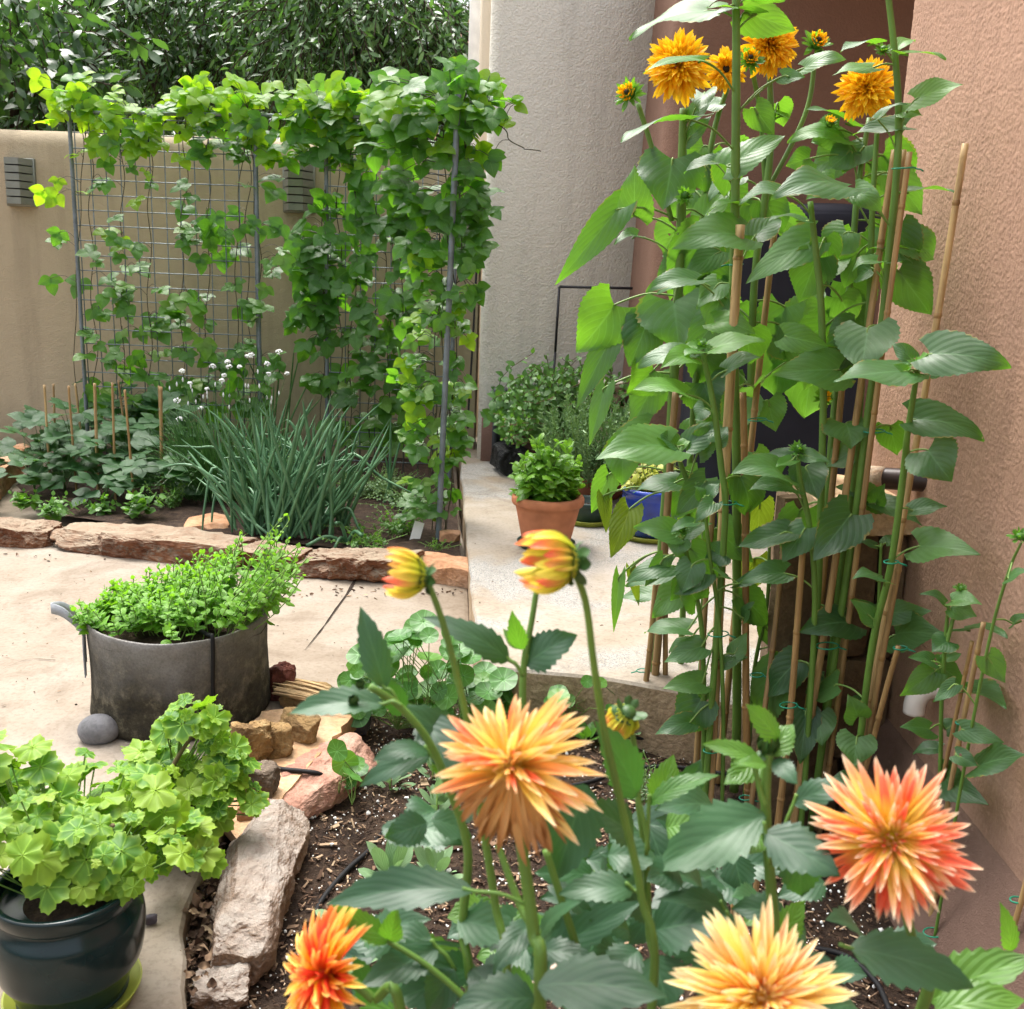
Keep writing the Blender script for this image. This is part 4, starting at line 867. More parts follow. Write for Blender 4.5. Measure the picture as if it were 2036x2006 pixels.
mb = MB(); q = rad(-52); a_ = np.array([math.cos(q), math.sin(q), 0]); P = [gb+a_*gr_*.5+[0, 0, gz-.01], gb+a_*gr_*.9+[0, 0, gz+.002], gb+a_*(gr_*1.012)+[0, 0, gz+.004], gb+a_*(gr_*1.015)+[0, 0, gz*.8], gb+a_*(gr_*.985)+[0, 0, gz*.5], gb+a_*(gr_*1.012)+[0, 0, gz*.2], gb+a_*(gr_*1.03)+[.01, 0, .008], gb+a_*(gr_*1.2)+[.05, 0, .006]]
tubes(mb, cr(P, 50), .006, 8); n = mb.build('drip_tube', M['tube']); tag(n, 'black drip tube running down the front of the felt bag', 'drip tube')
# big green glazed pot, its saucer, black nursery pot
pg = G(148, 1985, 0); s_ = mpp(pg); zr = W(155, 1752, pg[1])[2]
t = thing('glazed_pot', 'large dark green glazed ceramic pot full of geraniums at the lower left', 'pot', pg)
r_ = 136*s_; h = zr-.02; mb = MB()
pr = [(.001, .02), (r_*.70, .02), (r_*.74, .03), (r_*.86, .07), (r_*.97, .02+h*.33), (r_*1.03, .02+h*.55), (r_*1.02, .02+h*.70), (r_*.94, .02+h*.80), (r_*.915, .02+h*.845), (r_*.955, .02+h*.87), (r_*.985, .02+h*.93), (r_*.99, .02+h*.975), (r_*.965, .02+h), (r_*.90, .02+h*.995), (r_*.87, .02+h*.96), (r_*.86, .02+h*.85), (.001, .02+h*.84)]
pp = cr(np.array([(a, 0, b) for a, b in pr]), 90); lathe(mb, pp[:, [0, 2]], pg, 96); mb.build('pot_body', M['greenglaze'], t)
mb = MB(); lathe(mb, [(r_*.875, zr-.045), (r_*.5, zr-.035), (.001, zr-.03)], pg, 48); mb.build('potting_soil', M['soil'], t)
saucer('lime green saucer with dark stains under the large glazed pot', pg, 128*s_, 'limesaucer', .03)
bp = G(338, 1668, 0); s_ = mpp(bp)
pot('nursery_pot', 'black plastic nursery pot behind the glazed pot under the geranium leaves', bp, 70*s_, 96*s_, W(338, 1560, bp[1])[2], .02, .008, 'blackplastic')
mb = MB(); zt_ = W(338, 1560, bp[1])[2]-.03; V0, F0 = ICO[1]; k = 500; q = R.random(k)*6.28; rr = 88*s_*np.sqrt(R.random(k))
P = np.c_[bp[0]+rr*np.cos(q), bp[1]+rr*np.sin(q), np.full(k, zt_)]; s2 = np.exp(R.normal(-6.0, .35, k)); mb.add(P[:, None]+V0[None]*s2[:, None, None], (F0[None]+(np.arange(k)*len(V0))[:, None, None]).reshape(-1, 3))
n = mb.build('perlite_grains', M['p_white'], smooth=False); tag(n, 'white perlite grains on top of the black nursery pot', 'perlite', kind='stuff')
# tags
def ptag(label, px, py, z, wd, hh, tilt, lines):
    p = G(px, py, z); t = thing('plant_tag', label, 'plant tag', p); mb = MB(); m = mpp(p); wv, hv = wd*m, hh*m
    Mx = np.array(Matrix.Rotation(tilt[2], 3, 'Z')@Matrix.Rotation(tilt[0], 3, 'X')@Matrix.Rotation(tilt[1], 3, 'Y'))
    V = np.array([(x*wv/2, y, z_*hv) for y in (-.0006, .0006) for x in (-1, 1) for z_ in (0, 1)]); mb.add(V@Mx.T+p, np.array([(0, 2, 3, 1), (4, 5, 7, 6), (0, 1, 5, 4), (2, 6, 7, 3), (1, 3, 7, 5), (0, 4, 6, 2)])); mb.build('card', M['tagw'], t, smooth=False)
    if lines:
        mb = MB()
        for i in range(lines):
            z0 = hv*(.18+.7*i/lines)
            for x0, x1 in ((-.36, -.1), (-.06, .15), (.19, .36)):
                V = np.array([(x*wv, -.0012, z_) for z_ in (z0, z0+hv*.055) for x in (x0, x1)]); mb.add(V@Mx.T+p, np.array([[0, 1, 3, 2]]))
        mb.build('print', M['ink'], t)
ptag('white plastic plant tag with a pointed shape standing by the ribbed pole', 822, 1082, .03, 20, 46, (-.2, .3, .3), 0)
ptag('small white printed plant tag between geranium leaves and the lichen boulder', 424, 1742, -.01, 40, 30, (-.5, .15, .2), 5)
# ------------------------------------------------------------------ potted and bed plants
def view(p): return nrm(EYE-np.asarray(p))
def shoots(ml, ms, B, T, n, L, kind='ovate', ratio=.3, rs=.0018, droop=.5, serr=0, up=.8, rlo=0, rhi=1, top=4, bend=.15, nv=7, curl=.2):
    B, T = np.asarray(B, float), np.asarray(T, float); m = len(B); tt = np.linspace(0, 1, 6)[None, :, None]
    off = rdir(m)*bend*np.linalg.norm(T-B, axis=1)[:, None]; off[:, 2] = 0
    P = B[:, None]*(1-tt)+T[:, None]*tt+off[:, None]*np.sin(tt*math.pi)
    tubes(ms, P, rs, 4, cap=False)
    O, D, N, LL, rn = [], [], [], [], []
    for i in range(m):
        ph = R.random()*6.28; ax = nrm(T[i]-B[i]); x = nrm(np.cross(ax, [.3, .5, .1])); y = np.cross(ax, x)
        for k in range(n):
            f = .25+.75*k/(n-1); q = f*5; j = int(min(4, q)); p = P[i, j]*(1-(q-j))+P[i, j+1]*(q-j)
            a = ph+(k//2)*1.571+(k % 2)*math.pi; o = math.cos(a)*x+math.sin(a)*y
            d = nrm(o*(1.0 if f < .9 else .7)+ax*(.25 if f < .9 else .7)+R.normal(size=3)*.15)
            O.append(p); D.append(d); N.append(nrm(ax*up+ZUP*.4+R.normal(size=3)*.2-o*.1)); LL.append(L*(1.05-.5*max(0, f-.55)/.45)*R.uniform(.7, 1.2)); rn.append(np.clip(rlo+(rhi-rlo)*(.15+.6*f+.25*R.random()), 0, 1))
    LL = np.array(LL); leaves(ml, O, D, N, LL, LL*ratio, kind, R.normal(droop, .3, len(O)), .12, .06, curl, nv=nv, nu=5, serr=serr, rnd=rn)
def plant(name, label, cat, loc, parts, group=None):
    t = thing(name, label, cat, loc, group)
    for nm, mb, mat in parts:
        if mb.n: mb.build(nm, M[mat] if isinstance(mat, str) else [M[x] for x in mat], t)
    return t
# mint in the grow bag: low on the left, taller on the right
B, T = [], []
for _ in range(330):
    q = R.random()*6.28; rr = gr_*.93*math.sqrt(R.random()); x, y = rr*math.cos(q), rr*math.sin(q)
    if (y < -gr_*.55 and R.random() < .8) or x < -gr_*.86: continue
    hgt = np.interp(x/gr_, [-1, -.2, .15, .55, 1], [.05, .10, .12, .25, .20])*R.uniform(.6, 1.1)
    b = gb+[x, y, gz-.03]; B.append(b); out = np.array([x, y, 0])/gr_*.05+(np.array([.09, -.01, 0]) if x > .5*gr_ else 0)
    T.append(b+[0, 0, hgt+.01]+out+R.normal(size=3)*.012)
ml, ms = MB(), MB(); shoots(ml, ms, B, T, 12, .033, 'ovate', .36, .0016, .5, .10)
plant('mint_plant', 'bright green mint filling the grey felt bag, taller on its right side', 'mint', gb+[0, 0, gz-.03], (('foliage', ml, 'l_mint'), ('stem', ms, 'stemlt')))
# dark mint bush
B, T = [], []
for _ in range(170):
    px, py = R.uniform(990, 1250), 0; top = np.interp(px, [985, 1030, 1080, 1150, 1250], [790, 715, 690, 705, 725])+abs(R.normal())*25+R.uniform(0, 90)
    Y = R.uniform(5.55, 6.35); T.append(W(px, top, Y)); b = mc+[R.normal()*.10, R.normal()*.1+.05, .28]; b[0] = .5*b[0]+.5*T[-1][0]; B.append(b)
for _ in range(22):
    T.append(W(R.uniform(985, 1050), R.uniform(820, 890), 5.6)); B.append(mc+[-.1, 0, .3])
ml, ms = MB(), MB(); shoots(ml, ms, B, T, 14, .072, 'ovate', .31, .0026, .5, .08, curl=.1)
plant('mint_plant', 'big dark green mint bush with reddish stems against the beige wall', 'mint', mc+[0, 0, .28], (('foliage', ml, 'l_mintdark'), ('stem', ms, 'wood')))
# rosemary
B, T = [], []
for _ in range(85):
    px = R.uniform(1070, 1285); Y = R.uniform(4.9, 5.5); T.append(W(px, np.interp(px, [1070, 1150, 1285], [810, 775, 800])+R.uniform(0, 85), Y)); b = rc+[R.normal()*.05, R.normal()*.05, rz-ZT-.02]; B.append(.6*b+.4*np.array([T[-1][0], T[-1][1], b[2]]))
ml, ms = MB(), MB(); O, D = [], []
tubes(ms, np.stack([np.array(B), (np.array(B)+np.array(T))/2+R.normal(size=(85, 3))*.03, np.array(T)], 1), .0017, 4)
for b, tp in zip(B, T):
    ax = nrm(tp-b)
    for k in range(66):
        f = .12+.88*k/65; O.append(b+(tp-b)*f+R.normal(size=3)*.006); D.append(nrm(rdir(1)[0]*.8+ax*.9))
O = np.array(O); leaves(ml, O, np.array(D), rdir(len(O), .5), R.uniform(.025, .042, len(O)), 0.0042, 'blade', .3, 0.1, nv=4, nu=3)
plant('rosemary_plant', 'grey green needle leaved rosemary in the brown pot', 'rosemary', rc+[0, 0, rz-ZT], (('foliage', ml, 'l_rose'), ('stem', ms, 'stem')))
# basil
B, T = [], []; b0 = tc+[-.02, 0, tz-ZT-.05]
for _ in range(95):
    px, py = R.uniform(1030, 1160), R.uniform(875, 985)
    if ((px-1093)/66)**2+((py-935)/62)**2 > 1: continue
    T.append(W(px, py, tc[1]+R.uniform(-.15, .13))); B.append(b0+R.normal(size=3)*[.03, .03, 0])
ml, ms = MB(), MB(); shoots(ml, ms, B, T, 9, .088, 'ovate', .33, .002, 1.1, 0, curl=.5, nv=9)
plant('basil_plant', 'lush glossy basil growing in the light terracotta pot', 'basil', b0, (('foliage', ml, 'l_basil'), ('stem', ms, 'stem')))
# lime leaved plant in the blue pot, sprig in the nursery pot
b0 = bc+[0, 0, bz-ZT-.04]; T = [W(R.uniform(1225, 1370), R.uniform(900, 965), bc[1]+R.uniform(-.12, .12)) for _ in range(22)]; B = [b0+R.normal(size=3)*[.04, .04, 0] for _ in T]
ml, ms = MB(), MB(); shoots(ml, ms, B, T, 7, .055, 'dahlia', .4, .002, .5, .35)
plant('coleus_plant', 'yellow lime leaved plant in the blue glazed pot', 'coleus', b0, (('foliage', ml, 'l_lime'), ('stem', ms, 'stemlt')))
# chunky upright trefoil leaves of the bush beans
def trifol(ml, ms, at, c, n, L, rn, droop=.6, spread=1.15):
    c = np.asarray(c, float); out = c-at; out[2] = 0; d = nrm(out+1e-4)
    d = nrm(d-n*np.dot(d, n)+1e-5); s = np.cross(n, d)
    O = [c+d*L*.28, c, c]; D = [d, nrm(s*1.0+d*.25), nrm(-s*1.0+d*.25)]
    leaves(ml, O, D, [n, nrm(n+s*.25), nrm(n-s*.25)], [L, L*.9, L*.9], np.array([.40, .38, .38])*L, 'bean', R.normal(droop, .25, 3), .10, .05, .12, nv=9, nu=5, rnd=np.clip(rn+R.normal(size=3)*.05, 0, 1), lobe=.06)
    if ms is not None:
        tubes(ms, cr([at, at*.35+c*.65+[0, 0, .02], c], 8), .0018, 4, cap=False); tubes(ms, [c, O[0]], .0013, 4, cap=False)
BB = 'dark bush bean plants'
for k, (px, py, hh) in enumerate(((70, 990, .16), (130, 985, .24), (195, 985, .26), (255, 985, .26), (320, 978, .25), (110, 935, .26), (180, 930, .30), (250, 925, .32), (330, 915, .34), (55, 945, .2), (300, 1000, .18), (215, 1005, .17), (150, 960, .32), (290, 950, .34), (85, 960, .26), (225, 900, .36), (340, 950, .34))):
    b = G(px, py, .06); ml, ms = MB(), MB()
    for i in range(11):
        f = (i+.5)/11; a = R.random()*6.28; rr = .16*math.sqrt(R.random())+.02; hh_ = hh*1.4; c = b+[rr*math.cos(a), rr*math.sin(a), hh_*(.3+.75*f)]
        trifol(ml, ms, b+[0, 0, hh*f*.7], c, nrm(ZUP+rdir(1)[0]*.35+view(c)*.25), .105*R.uniform(.75, 1.15), .1+.5*R.random())
    tubes(ms, [b, b+[0, 0, hh*.8]], .004, 5)
    plant('bush_bean', ['low dark green bush bean plant among the thin bamboo sticks'][0], 'bean plant', b, (('foliage', ml, 'l_bush'), ('stem', ms, 'stemdark')), BB)
ordn = ['first', 'second', 'third', 'fourth', 'fifth', 'sixth', 'seventh', 'eighth', 'ninth', 'tenth']
for k, (x0, y0, x1, y1, Y) in enumerate(((88, 765, 97, 916, 5.5), (106, 763, 110, 880, 5.9), (136, 767, 147, 912, 5.45), (149, 762, 162, 872, 5.95), (188, 762, 193, 920, 5.4), (223, 761, 228, 930, 5.35), (235, 756, 250, 872, 5.95), (248, 775, 263, 953, 5.2), (316, 767, 319, 860, 5.9), (320, 769, 321, 927, 5.4))):
    a, b = W(x0, y0, Y), W(x1, y1, Y); g = b+(b-a)*((b[2]-.03)/(a[2]-b[2])); mb = MB(); P = np.linspace(g, a, 30); rr = np.full((1, 30), .0068*(1.25 if k in (4, 9) else .95)); rr[0, 13] *= 1.25; tubes(mb, P, rr, 7, rnd=R.random())
    n = mb.build('bamboo_stick', M['cane'], loc=g); tag(n, f'thin bamboo stick among the dark bush beans, {ordn[k]} of the ten counted from the left', 'stick', 'thin sticks among the bush beans')
# small leafy plants on the edge of the bean bed
def low_herb(label, px, py, n, L, spread, hh, mat='l_small', kind='ovate', z=.06, name='small_herb', ratio=.36, cat='herb', nl=8):
    b = G(px, py, z); B = b+np.c_[R.normal(size=(n, 2))*spread*.4, np.zeros(n)]; T = b+np.c_[R.normal(size=(n, 2))*spread, R.uniform(.5, 1, n)*hh]; ml, ms = MB(), MB(); shoots(ml, ms, B, T, nl, L, kind, ratio, .0014, .4)
    return plant(name, label, cat, b, (('foliage', ml, mat), ('stem', ms, 'stemlt')))
low_herb('small light green leafy seedling at the front left of the bean bed', 42, 1012, 9, .045, .05, .10)
low_herb('small pale leafy seedling just behind the edging stone under the sticks', 98, 1030, 9, .05, .05, .12)
low_herb('small pale seedling in the middle front of the bean bed', 205, 1022, 7, .05, .045, .10)
low_herb('broad leaved light green seedling right of the sticks', 275, 1028, 5, .075, .05, .14)
low_herb('feathery parsley like herb beside the bush beans', 345, 1010, 22, .02, .06, .15, 'l_small', 'dahlia', name='feathery_herb', nl=12)
low_herb('bushy light green herb behind the bush beans at the trellis foot', 285, 885, 20, .045, .12, .38, 'l_small', 'ovate')
low_herb('low thyme like cushion between onions and bean pole', 745, 985, 95, .018, .15, .16, 'l_rose', 'lance', name='thyme_plant', cat='thyme', nl=16)
low_herb('fine leaved seedling patch in front of the ribbed pole', 790, 1060, 30, .022, .10, .13, 'l_small', 'dahlia', name='seedling_patch', cat='seedlings', nl=10)
low_herb('mounded thyme like cushion behind the pole foot', 815, 1010, 70, .018, .12, .12, 'l_rose', 'lance', name='thyme_plant', cat='thyme', nl=14)
low_herb('fine green weed patch between the onions and the orange edging block', 735, 1085, 26, .02, .10, .07, 'l_small', 'dahlia', name='seedling_patch', cat='seedlings', nl=9)
low_herb('tiny seedlings in front of the pole foot by the brick piece', 868, 1094, 10, .016, .04, .05, 'l_small', name='seedling_patch', cat='seedlings')
# chives with white umbels
def blades(mb, B, T, r, sag=.3, k=5, n=10, rnd=None):
    B, T = np.asarray(B), np.asarray(T); t = np.linspace(0, 1, n)[None, :, None]; L = np.linalg.norm(T-B, axis=1)[:, None, None]
    P = B[:, None]*(1-t)+T[:, None]*t; P[..., 2:] += (np.sin(t*math.pi)*L*np.broadcast_to(sag, (len(B),))[:, None, None])
    prof = np.interp(np.linspace(0, 1, n), [0, .1, .6, .9, 1], [.7, 1, .95, .6, .12])
    tubes(mb, P, np.broadcast_to(r, (len(B),))[:, None]*prof[None], k, cap=False)
b0 = G(440, 985, .06)
m = 620; q = R.random(m)*6.28; rr = .19*np.sqrt(R.random(m)); B = b0+np.c_[rr*np.cos(q)*1.2, rr*np.sin(q), np.zeros(m)]
ln = R.uniform(.25, .60, m); th_ = R.uniform(.05, 1.0, m)**1.0; T = B+np.c_[np.cos(q)*np.sin(th_)*ln, np.sin(q)*np.sin(th_)*ln, np.cos(th_*1.35)*ln*.9]
mb1 = MB(); blades(mb1, B, T, .0028, R.uniform(.05, .3, m), 4)
t = thing('garlic_chives', 'dense clump of fine garlic chives with white flower heads on thin stalks', 'chives', b0); mb1.build('foliage', M['l_chive'], t)
Yc = b0[1]+.25; heads = [(985, 375), (1150, 350), (1232, 325), (1240, 352), (1295, 352), (1338, 295), (1360, 290), (1212, 398), (1200, 425), (1028, 440), (1120, 472), (1085, 575), (958, 535), (970, 635), (1510, 272), (1552, 388), (1445, 335), (1452, 392)]
S = []; buds = MB()
for i, (zx, zy) in enumerate(heads):
    Yk = Yc+R.uniform(-.1, .15); h = W(zx/2.72, 600+zy/2.72, Yk); S.append((b0+[(h[0]-b0[0])*.35, .1+R.normal()*.05, 0], h)); mb = MB(); k = 26; dd = rdir(k, .6); rad_ = R.uniform(.011, .02)
    V0, F0 = ICO[1]; P = h+dd*rad_*[1, 1, .7]; mb.add(P[:, None]+V0[None]*R.uniform(.0035, .006, (k, 1, 1)), (F0[None]+(np.arange(k)*len(V0))[:, None, None]).reshape(-1, 3)); mb.build('flower_head', M['p_white'], t)
for _ in range(24):
    h = W(R.uniform(335, 560), R.uniform(770, 820)-R.random()*40, Yc+R.uniform(-.1, .1)); S.append((b0+[(h[0]-b0[0])*.4, .1, 0], h)); lathe(buds, [(.001, -.012), (.004, -.006), (.0055, .002), (.003, .012), (.0005, .017)], h, 8); buds.build('closed_bud', M['p_white'], t); buds = MB()
mb = MB(); blades(mb, [a for a, _ in S], [b for _, b in S], .0022, .02, 4); mb.build('flower_stalk', M['l_chive'], t)
# dark broad chive leaves behind
b2 = G(545, 930, .06); mb = MB(); T = [W(x, y, b2[1]+.1) for x, y in ((520, 695), (560, 700), (585, 690), (600, 690), (625, 740), (545, 760), (480, 690), (640, 790), (500, 740))]; blades(mb, [b2+[R.normal()*.06, R.normal()*.05, 0] for _ in T], T, .007, .06, 5)
n = mb.build('onion_clump', M['l_chive']); tag(n, 'few tall dark upright onion leaves near the wall behind the white flowers', 'onion')
# green onions
ml = MB(); B, T, sg = [], [], []
for cx_, cy_, m in ((490, 1058, 30), (560, 1066, 36), (625, 1062, 32), (530, 1030, 26), (610, 1030, 26), (680, 1050, 14)):
    b = G(cx_, cy_, .06)
    for _ in range(m):
        px = cx_+np.clip(R.normal()*(75 if R.random() < .8 else 120), -170, 150); py = R.uniform(790, 990); Y = b[1]+R.uniform(-.15, .25); B.append(b+[R.normal()*.05, R.normal()*.04, 0]); T.append(W(px, py, Y)); sg.append(R.uniform(-.03, .10) if R.random() < .8 else R.uniform(.1, .3))
blades(ml, B, T, R.uniform(.005, .0115, len(B)), np.array(sg), 6, 12)
B, T = [], []
for bx_, by_, pth in ((500, 1040, ((430, 930), (408, 1000), (400, 1085))), (600, 1040, ((640, 985), (630, 1040), (605, 1090))), (640, 1050, ((690, 1010), (720, 1060), (778, 1105))), (620, 1040, ((690, 905), (760, 950), (840, 990))), (470, 1030, ((440, 960), (425, 1000), (418, 1070))), (520, 1050, ((430, 890), (390, 830), (345, 810))),
                      (500, 1010, ((440, 900), (390, 890), (340, 886))), (620, 1040, ((600, 980), (570, 1060), (560, 1105))), (560, 1050, ((470, 1080), (400, 1090), (365, 1120)))):
    b = G(bx_, by_, .06); P = cr([b]+[W(x, y, b[1]-.08*(i+1)*.8) for i, (x, y) in enumerate(pth)], 16); tubes(ml, P, np.interp(np.linspace(0, 1, 16), [0, .2, .8, 1], [.008, .0095, .006, .001])[None], 6)
b = G(690, 1080, .06)
for dx, T_ in ((0, (668, 1040)), (1, (720, 1065)), (2, (610, 1085)), (3, (665, 1090))): tubes(ml, cr([b, (b+W(*T_, b[1]-.05))/2+[0, 0, .04], W(*T_, b[1]-.08)], 10), .009, 6)
bo = G(560, 1060, .05)
plant('onion_clump', 'sprawling clump of blue green onion leaves bending in all directions', 'onion', bo, (('foliage', ml, 'l_onion'),))
mb = MB(); b = G(775, 1000, .06); blades(mb, [b, b+[.02, .03, 0], b+[-.03, 0, 0]], [W(777, 830, b[1]), W(765, 900, b[1]), W(800, 860, b[1])], .008, .0, 6); n = mb.build('onion_sprout', M['l_onion']); tag(n, 'lone upright onion sprout beside the thyme cushion', 'onion')

# ------------------------------------------------------------------ climbing beans
def vines(name, label, zones, stems, rootpx, Y, mats, Yj=.1, lmul=1.0, pods=()):
    ml, mlb, ms = MB(), MB(), MB(); root = G(rootpx[0], rootpx[1], .05); root[1] = Y if Y > 6 else root[1]
    SP = []
    for st in stems:
        P = cr([W(x, y, Y+R.uniform(-.02, .02)-.012) for x, y in st], 60); P[:, 0] += .012*np.sin(np.linspace(0, 26, 60)+R.random()*6); P[:, 1] += .012*np.cos(np.linspace(0, 26, 60)); tubes(ms, P, .0028, 4); SP.append(P)
    SA = np.concatenate(SP)
    for (x0, y0, x1, y1, n, spx, lo, hi, br) in zones:
        for _ in range(n):
            px, py = R.uniform(x0, x1), R.uniform(y0, y1)
            if 548 < px < 640 and 318 < py < 440 and R.random() < .85: continue
            c = W(px, py, Y+R.uniform(-1, .6)*Yj); at = SA[np.argmin(((SA-c)**2).sum(1)+R.random()*.004)]
            vd = view(c); up_ = 1.2 if R.random() < (.45 if br else .2) else .45
            nn = nrm(vd*R.uniform(.6, 1.2)+ZUP*up_+R.normal(size=3)*.35)
            L = spx*mpp(c)*R.uniform(.65, 1.12)*lmul; rn = R.uniform(lo, hi)
            dwn = nrm(np.array([R.normal()*.55, -.15, -1+.5*R.random()])); dwn = nrm(dwn-nn*np.dot(dwn, nn)); s = np.cross(nn, dwn)
            k = 3 if R.random() < .75 else 2; O = [c+dwn*L*.22, c, c][:k]; D = [dwn, nrm(s+dwn*.35), nrm(-s+dwn*.35)][:k]
            tgt = mlb if br and R.random() < br else ml
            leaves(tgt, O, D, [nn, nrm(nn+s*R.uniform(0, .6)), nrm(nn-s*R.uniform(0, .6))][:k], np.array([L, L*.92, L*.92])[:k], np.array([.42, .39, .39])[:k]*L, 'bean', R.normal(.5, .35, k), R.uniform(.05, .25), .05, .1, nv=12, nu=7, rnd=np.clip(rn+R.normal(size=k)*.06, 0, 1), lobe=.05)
            if np.linalg.norm(at-c) < .5: tubes(ms, cr([at, (at+c)/2+[0, 0, .03], c], 6), .0016, 4, cap=False)
    t = plant(name, label, 'bean vine', root, (('foliage', ml, mats[0]), ('young_foliage', mlb, mats[1]), ('stem', ms, 'vine')), 'climbing bean vines')
    for (x, y0, y1) in pods:
        mb = MB(); P = cr([W(x, y0, Y-.06), W(x+5, (y0+y1)/2, Y-.07), W(x+2, y1, Y-.06)], 16); tubes(mb, P, np.interp(np.linspace(0, 1, 16), [0, .1, .9, 1], [.002, .007, .007, .001])[None], 6); mb.build('bean_pod', M['l_small'], t)
BM = ('l_bean', 'l_beanbright')
vx = [150+29.5*i for i in range(13)]
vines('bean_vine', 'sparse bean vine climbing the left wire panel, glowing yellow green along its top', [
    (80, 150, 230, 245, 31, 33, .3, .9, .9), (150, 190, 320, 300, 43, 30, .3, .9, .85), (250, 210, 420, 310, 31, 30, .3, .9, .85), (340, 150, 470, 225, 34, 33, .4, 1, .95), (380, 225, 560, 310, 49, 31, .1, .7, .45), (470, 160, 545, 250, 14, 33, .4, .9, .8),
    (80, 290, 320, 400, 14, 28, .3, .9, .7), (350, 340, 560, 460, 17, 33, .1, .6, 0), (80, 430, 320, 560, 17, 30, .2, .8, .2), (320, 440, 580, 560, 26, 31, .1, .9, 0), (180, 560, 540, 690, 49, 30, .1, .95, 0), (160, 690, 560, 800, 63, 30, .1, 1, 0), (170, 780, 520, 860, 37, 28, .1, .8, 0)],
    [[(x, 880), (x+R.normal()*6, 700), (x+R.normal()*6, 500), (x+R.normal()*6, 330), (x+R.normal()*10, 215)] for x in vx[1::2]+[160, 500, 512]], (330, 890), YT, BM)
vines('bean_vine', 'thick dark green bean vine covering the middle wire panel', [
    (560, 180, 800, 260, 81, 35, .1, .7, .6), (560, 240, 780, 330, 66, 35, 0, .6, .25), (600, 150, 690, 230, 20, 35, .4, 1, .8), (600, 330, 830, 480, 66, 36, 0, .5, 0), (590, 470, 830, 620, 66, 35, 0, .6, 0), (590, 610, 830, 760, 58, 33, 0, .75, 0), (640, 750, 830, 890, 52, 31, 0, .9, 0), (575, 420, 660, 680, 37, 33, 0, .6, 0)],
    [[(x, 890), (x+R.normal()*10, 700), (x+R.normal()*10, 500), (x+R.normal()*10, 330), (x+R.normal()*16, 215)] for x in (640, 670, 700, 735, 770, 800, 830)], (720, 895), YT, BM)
YV = YPo+.12
vines('bean_vine', 'tall dense bean vine wrapped around the ribbed rebar pole', [
    (740, 150, 960, 235, 50, 42, .05, .65, .3), (740, 190, 985, 300, 54, 40, .0, .55, .15), (880, 115, 950, 170, 10, 38, .2, .7, .2), (940, 150, 1030, 250, 13, 40, .3, .8, .4), (780, 290, 980, 420, 49, 42, 0, .4, .03), (790, 400, 970, 520, 43, 40, 0, .6, .08), (810, 500, 950, 640, 37, 33, .2, .85, .15),
    (790, 620, 930, 780, 49, 31, .2, 1, .2), (800, 770, 930, 900, 49, 31, .1, .95, .15), (800, 900, 910, 1030, 34, 28, .1, .9, .1)],
    [[(872+a, 1080), (880+a, 850), (890+a, 600), (900+a, 400), (905+a, 210)] for a in (-18, -6, 8, 18)]+[[(905, 215), (980, 240), (1030, 290), (1075, 300)]], (872, 1085), YV, BM, .16, pods=((878, 560, 610), (905, 300, 345), (790, 690, 730)))

# ------------------------------------------------------------------ geraniums
def geranium(label, base, ells, n, rmin, rmax, extra=()):
    mg, ms = MB(), MB(); C_, N_, r_ = [], [], []
    for i in range(n):
        e = ells[R.integers(0, len(ells))]; d = rdir(1)[0]; d[2] = abs(d[2])*1.0-.25; d = nrm(d); rr = R.uniform(.55, 1.02)
        c = e[0]+d*np.array(e[1])*rr; C_.append(c); N_.append(nrm(d*.6+ZUP*.55+view(c)*.5+R.normal(size=3)*.35)); r_.append(R.uniform(rmin, rmax)*(.55 if R.random() < .3 else 1))
    C_, N_ = np.array(C_), np.array(N_); D_ = rdir(n)+view(base)*.3-ZUP*.4; D_ = nrm(D_-N_*np.sum(D_*N_, 1, keepdims=True))
    discs(mg, C_, D_, N_, np.array(r_), 'geranium', R.choice([-.12, .1, .28]), .09, 42, np.clip(R.normal(.48, .32, n), 0, 1))
    ax = base*.5+C_*.5+[0, 0, .0]-N_*.03; st = np.stack([np.broadcast_to(base, C_.shape)*.75+C_*.25, ax, C_-N_*.004], 1); tubes(ms, st, .0017, 4, cap=False)
    mw = MB()
    for P in extra: tubes(mw, cr(P, 14), np.linspace(.007, .0045, 14)[None], 7)
    return plant('geranium', label, 'geranium', base, (('foliage', mg, 'l_ger'), ('stem', ms, 'stemlt'), ('branch', mw, 'wood')))
b1 = pg+[0, 0, zr-.04]; cm = mpp(b1)
e1 = [(W(90, 1690, pg[1]+.0), (.13, .12, .12)), (W(240, 1700, pg[1]+.03), (.13, .12, .13)), (W(190, 1600, pg[1]+.14), (.19, .10, .11)), (W(20, 1600, pg[1]+.05), (.10, .1, .14))]
geranium('light green geranium with ruffled lobed leaves in the glazed pot', b1, e1, 165, .018, .045, [[b1, b1+[.05, .02, .1], W(225, 1640, pg[1]+.02)], [b1, b1+[-.06, .02, .1], W(60, 1650, pg[1])]])
b2 = np.array([bp[0], bp[1], zt_])
e2 = [(W(392, 1455, bp[1]-.02), (.075, .08, .10)), (W(450, 1540, bp[1]-.05), (.06, .07, .10)), (W(440, 1590, bp[1]-.08), (.095, .08, .12)), (W(320, 1590, bp[1]-.05), (.14, .09, .11)), (W(300, 1540, bp[1]-.02), (.11, .08, .09)), (W(345, 1700, bp[1]-.25), (.10, .07, .11))]
geranium('tall yellow green geranium rising from the black nursery pot in front of the felt bag', b2, e2, 175, .016, .042, [[W(262, 1700, bp[1]-.2), W(300, 1600, bp[1]-.12), W(345, 1520, bp[1]-.05), W(390, 1450, bp[1])], [b2, W(400, 1560, bp[1]), W(420, 1500, bp[1])]])
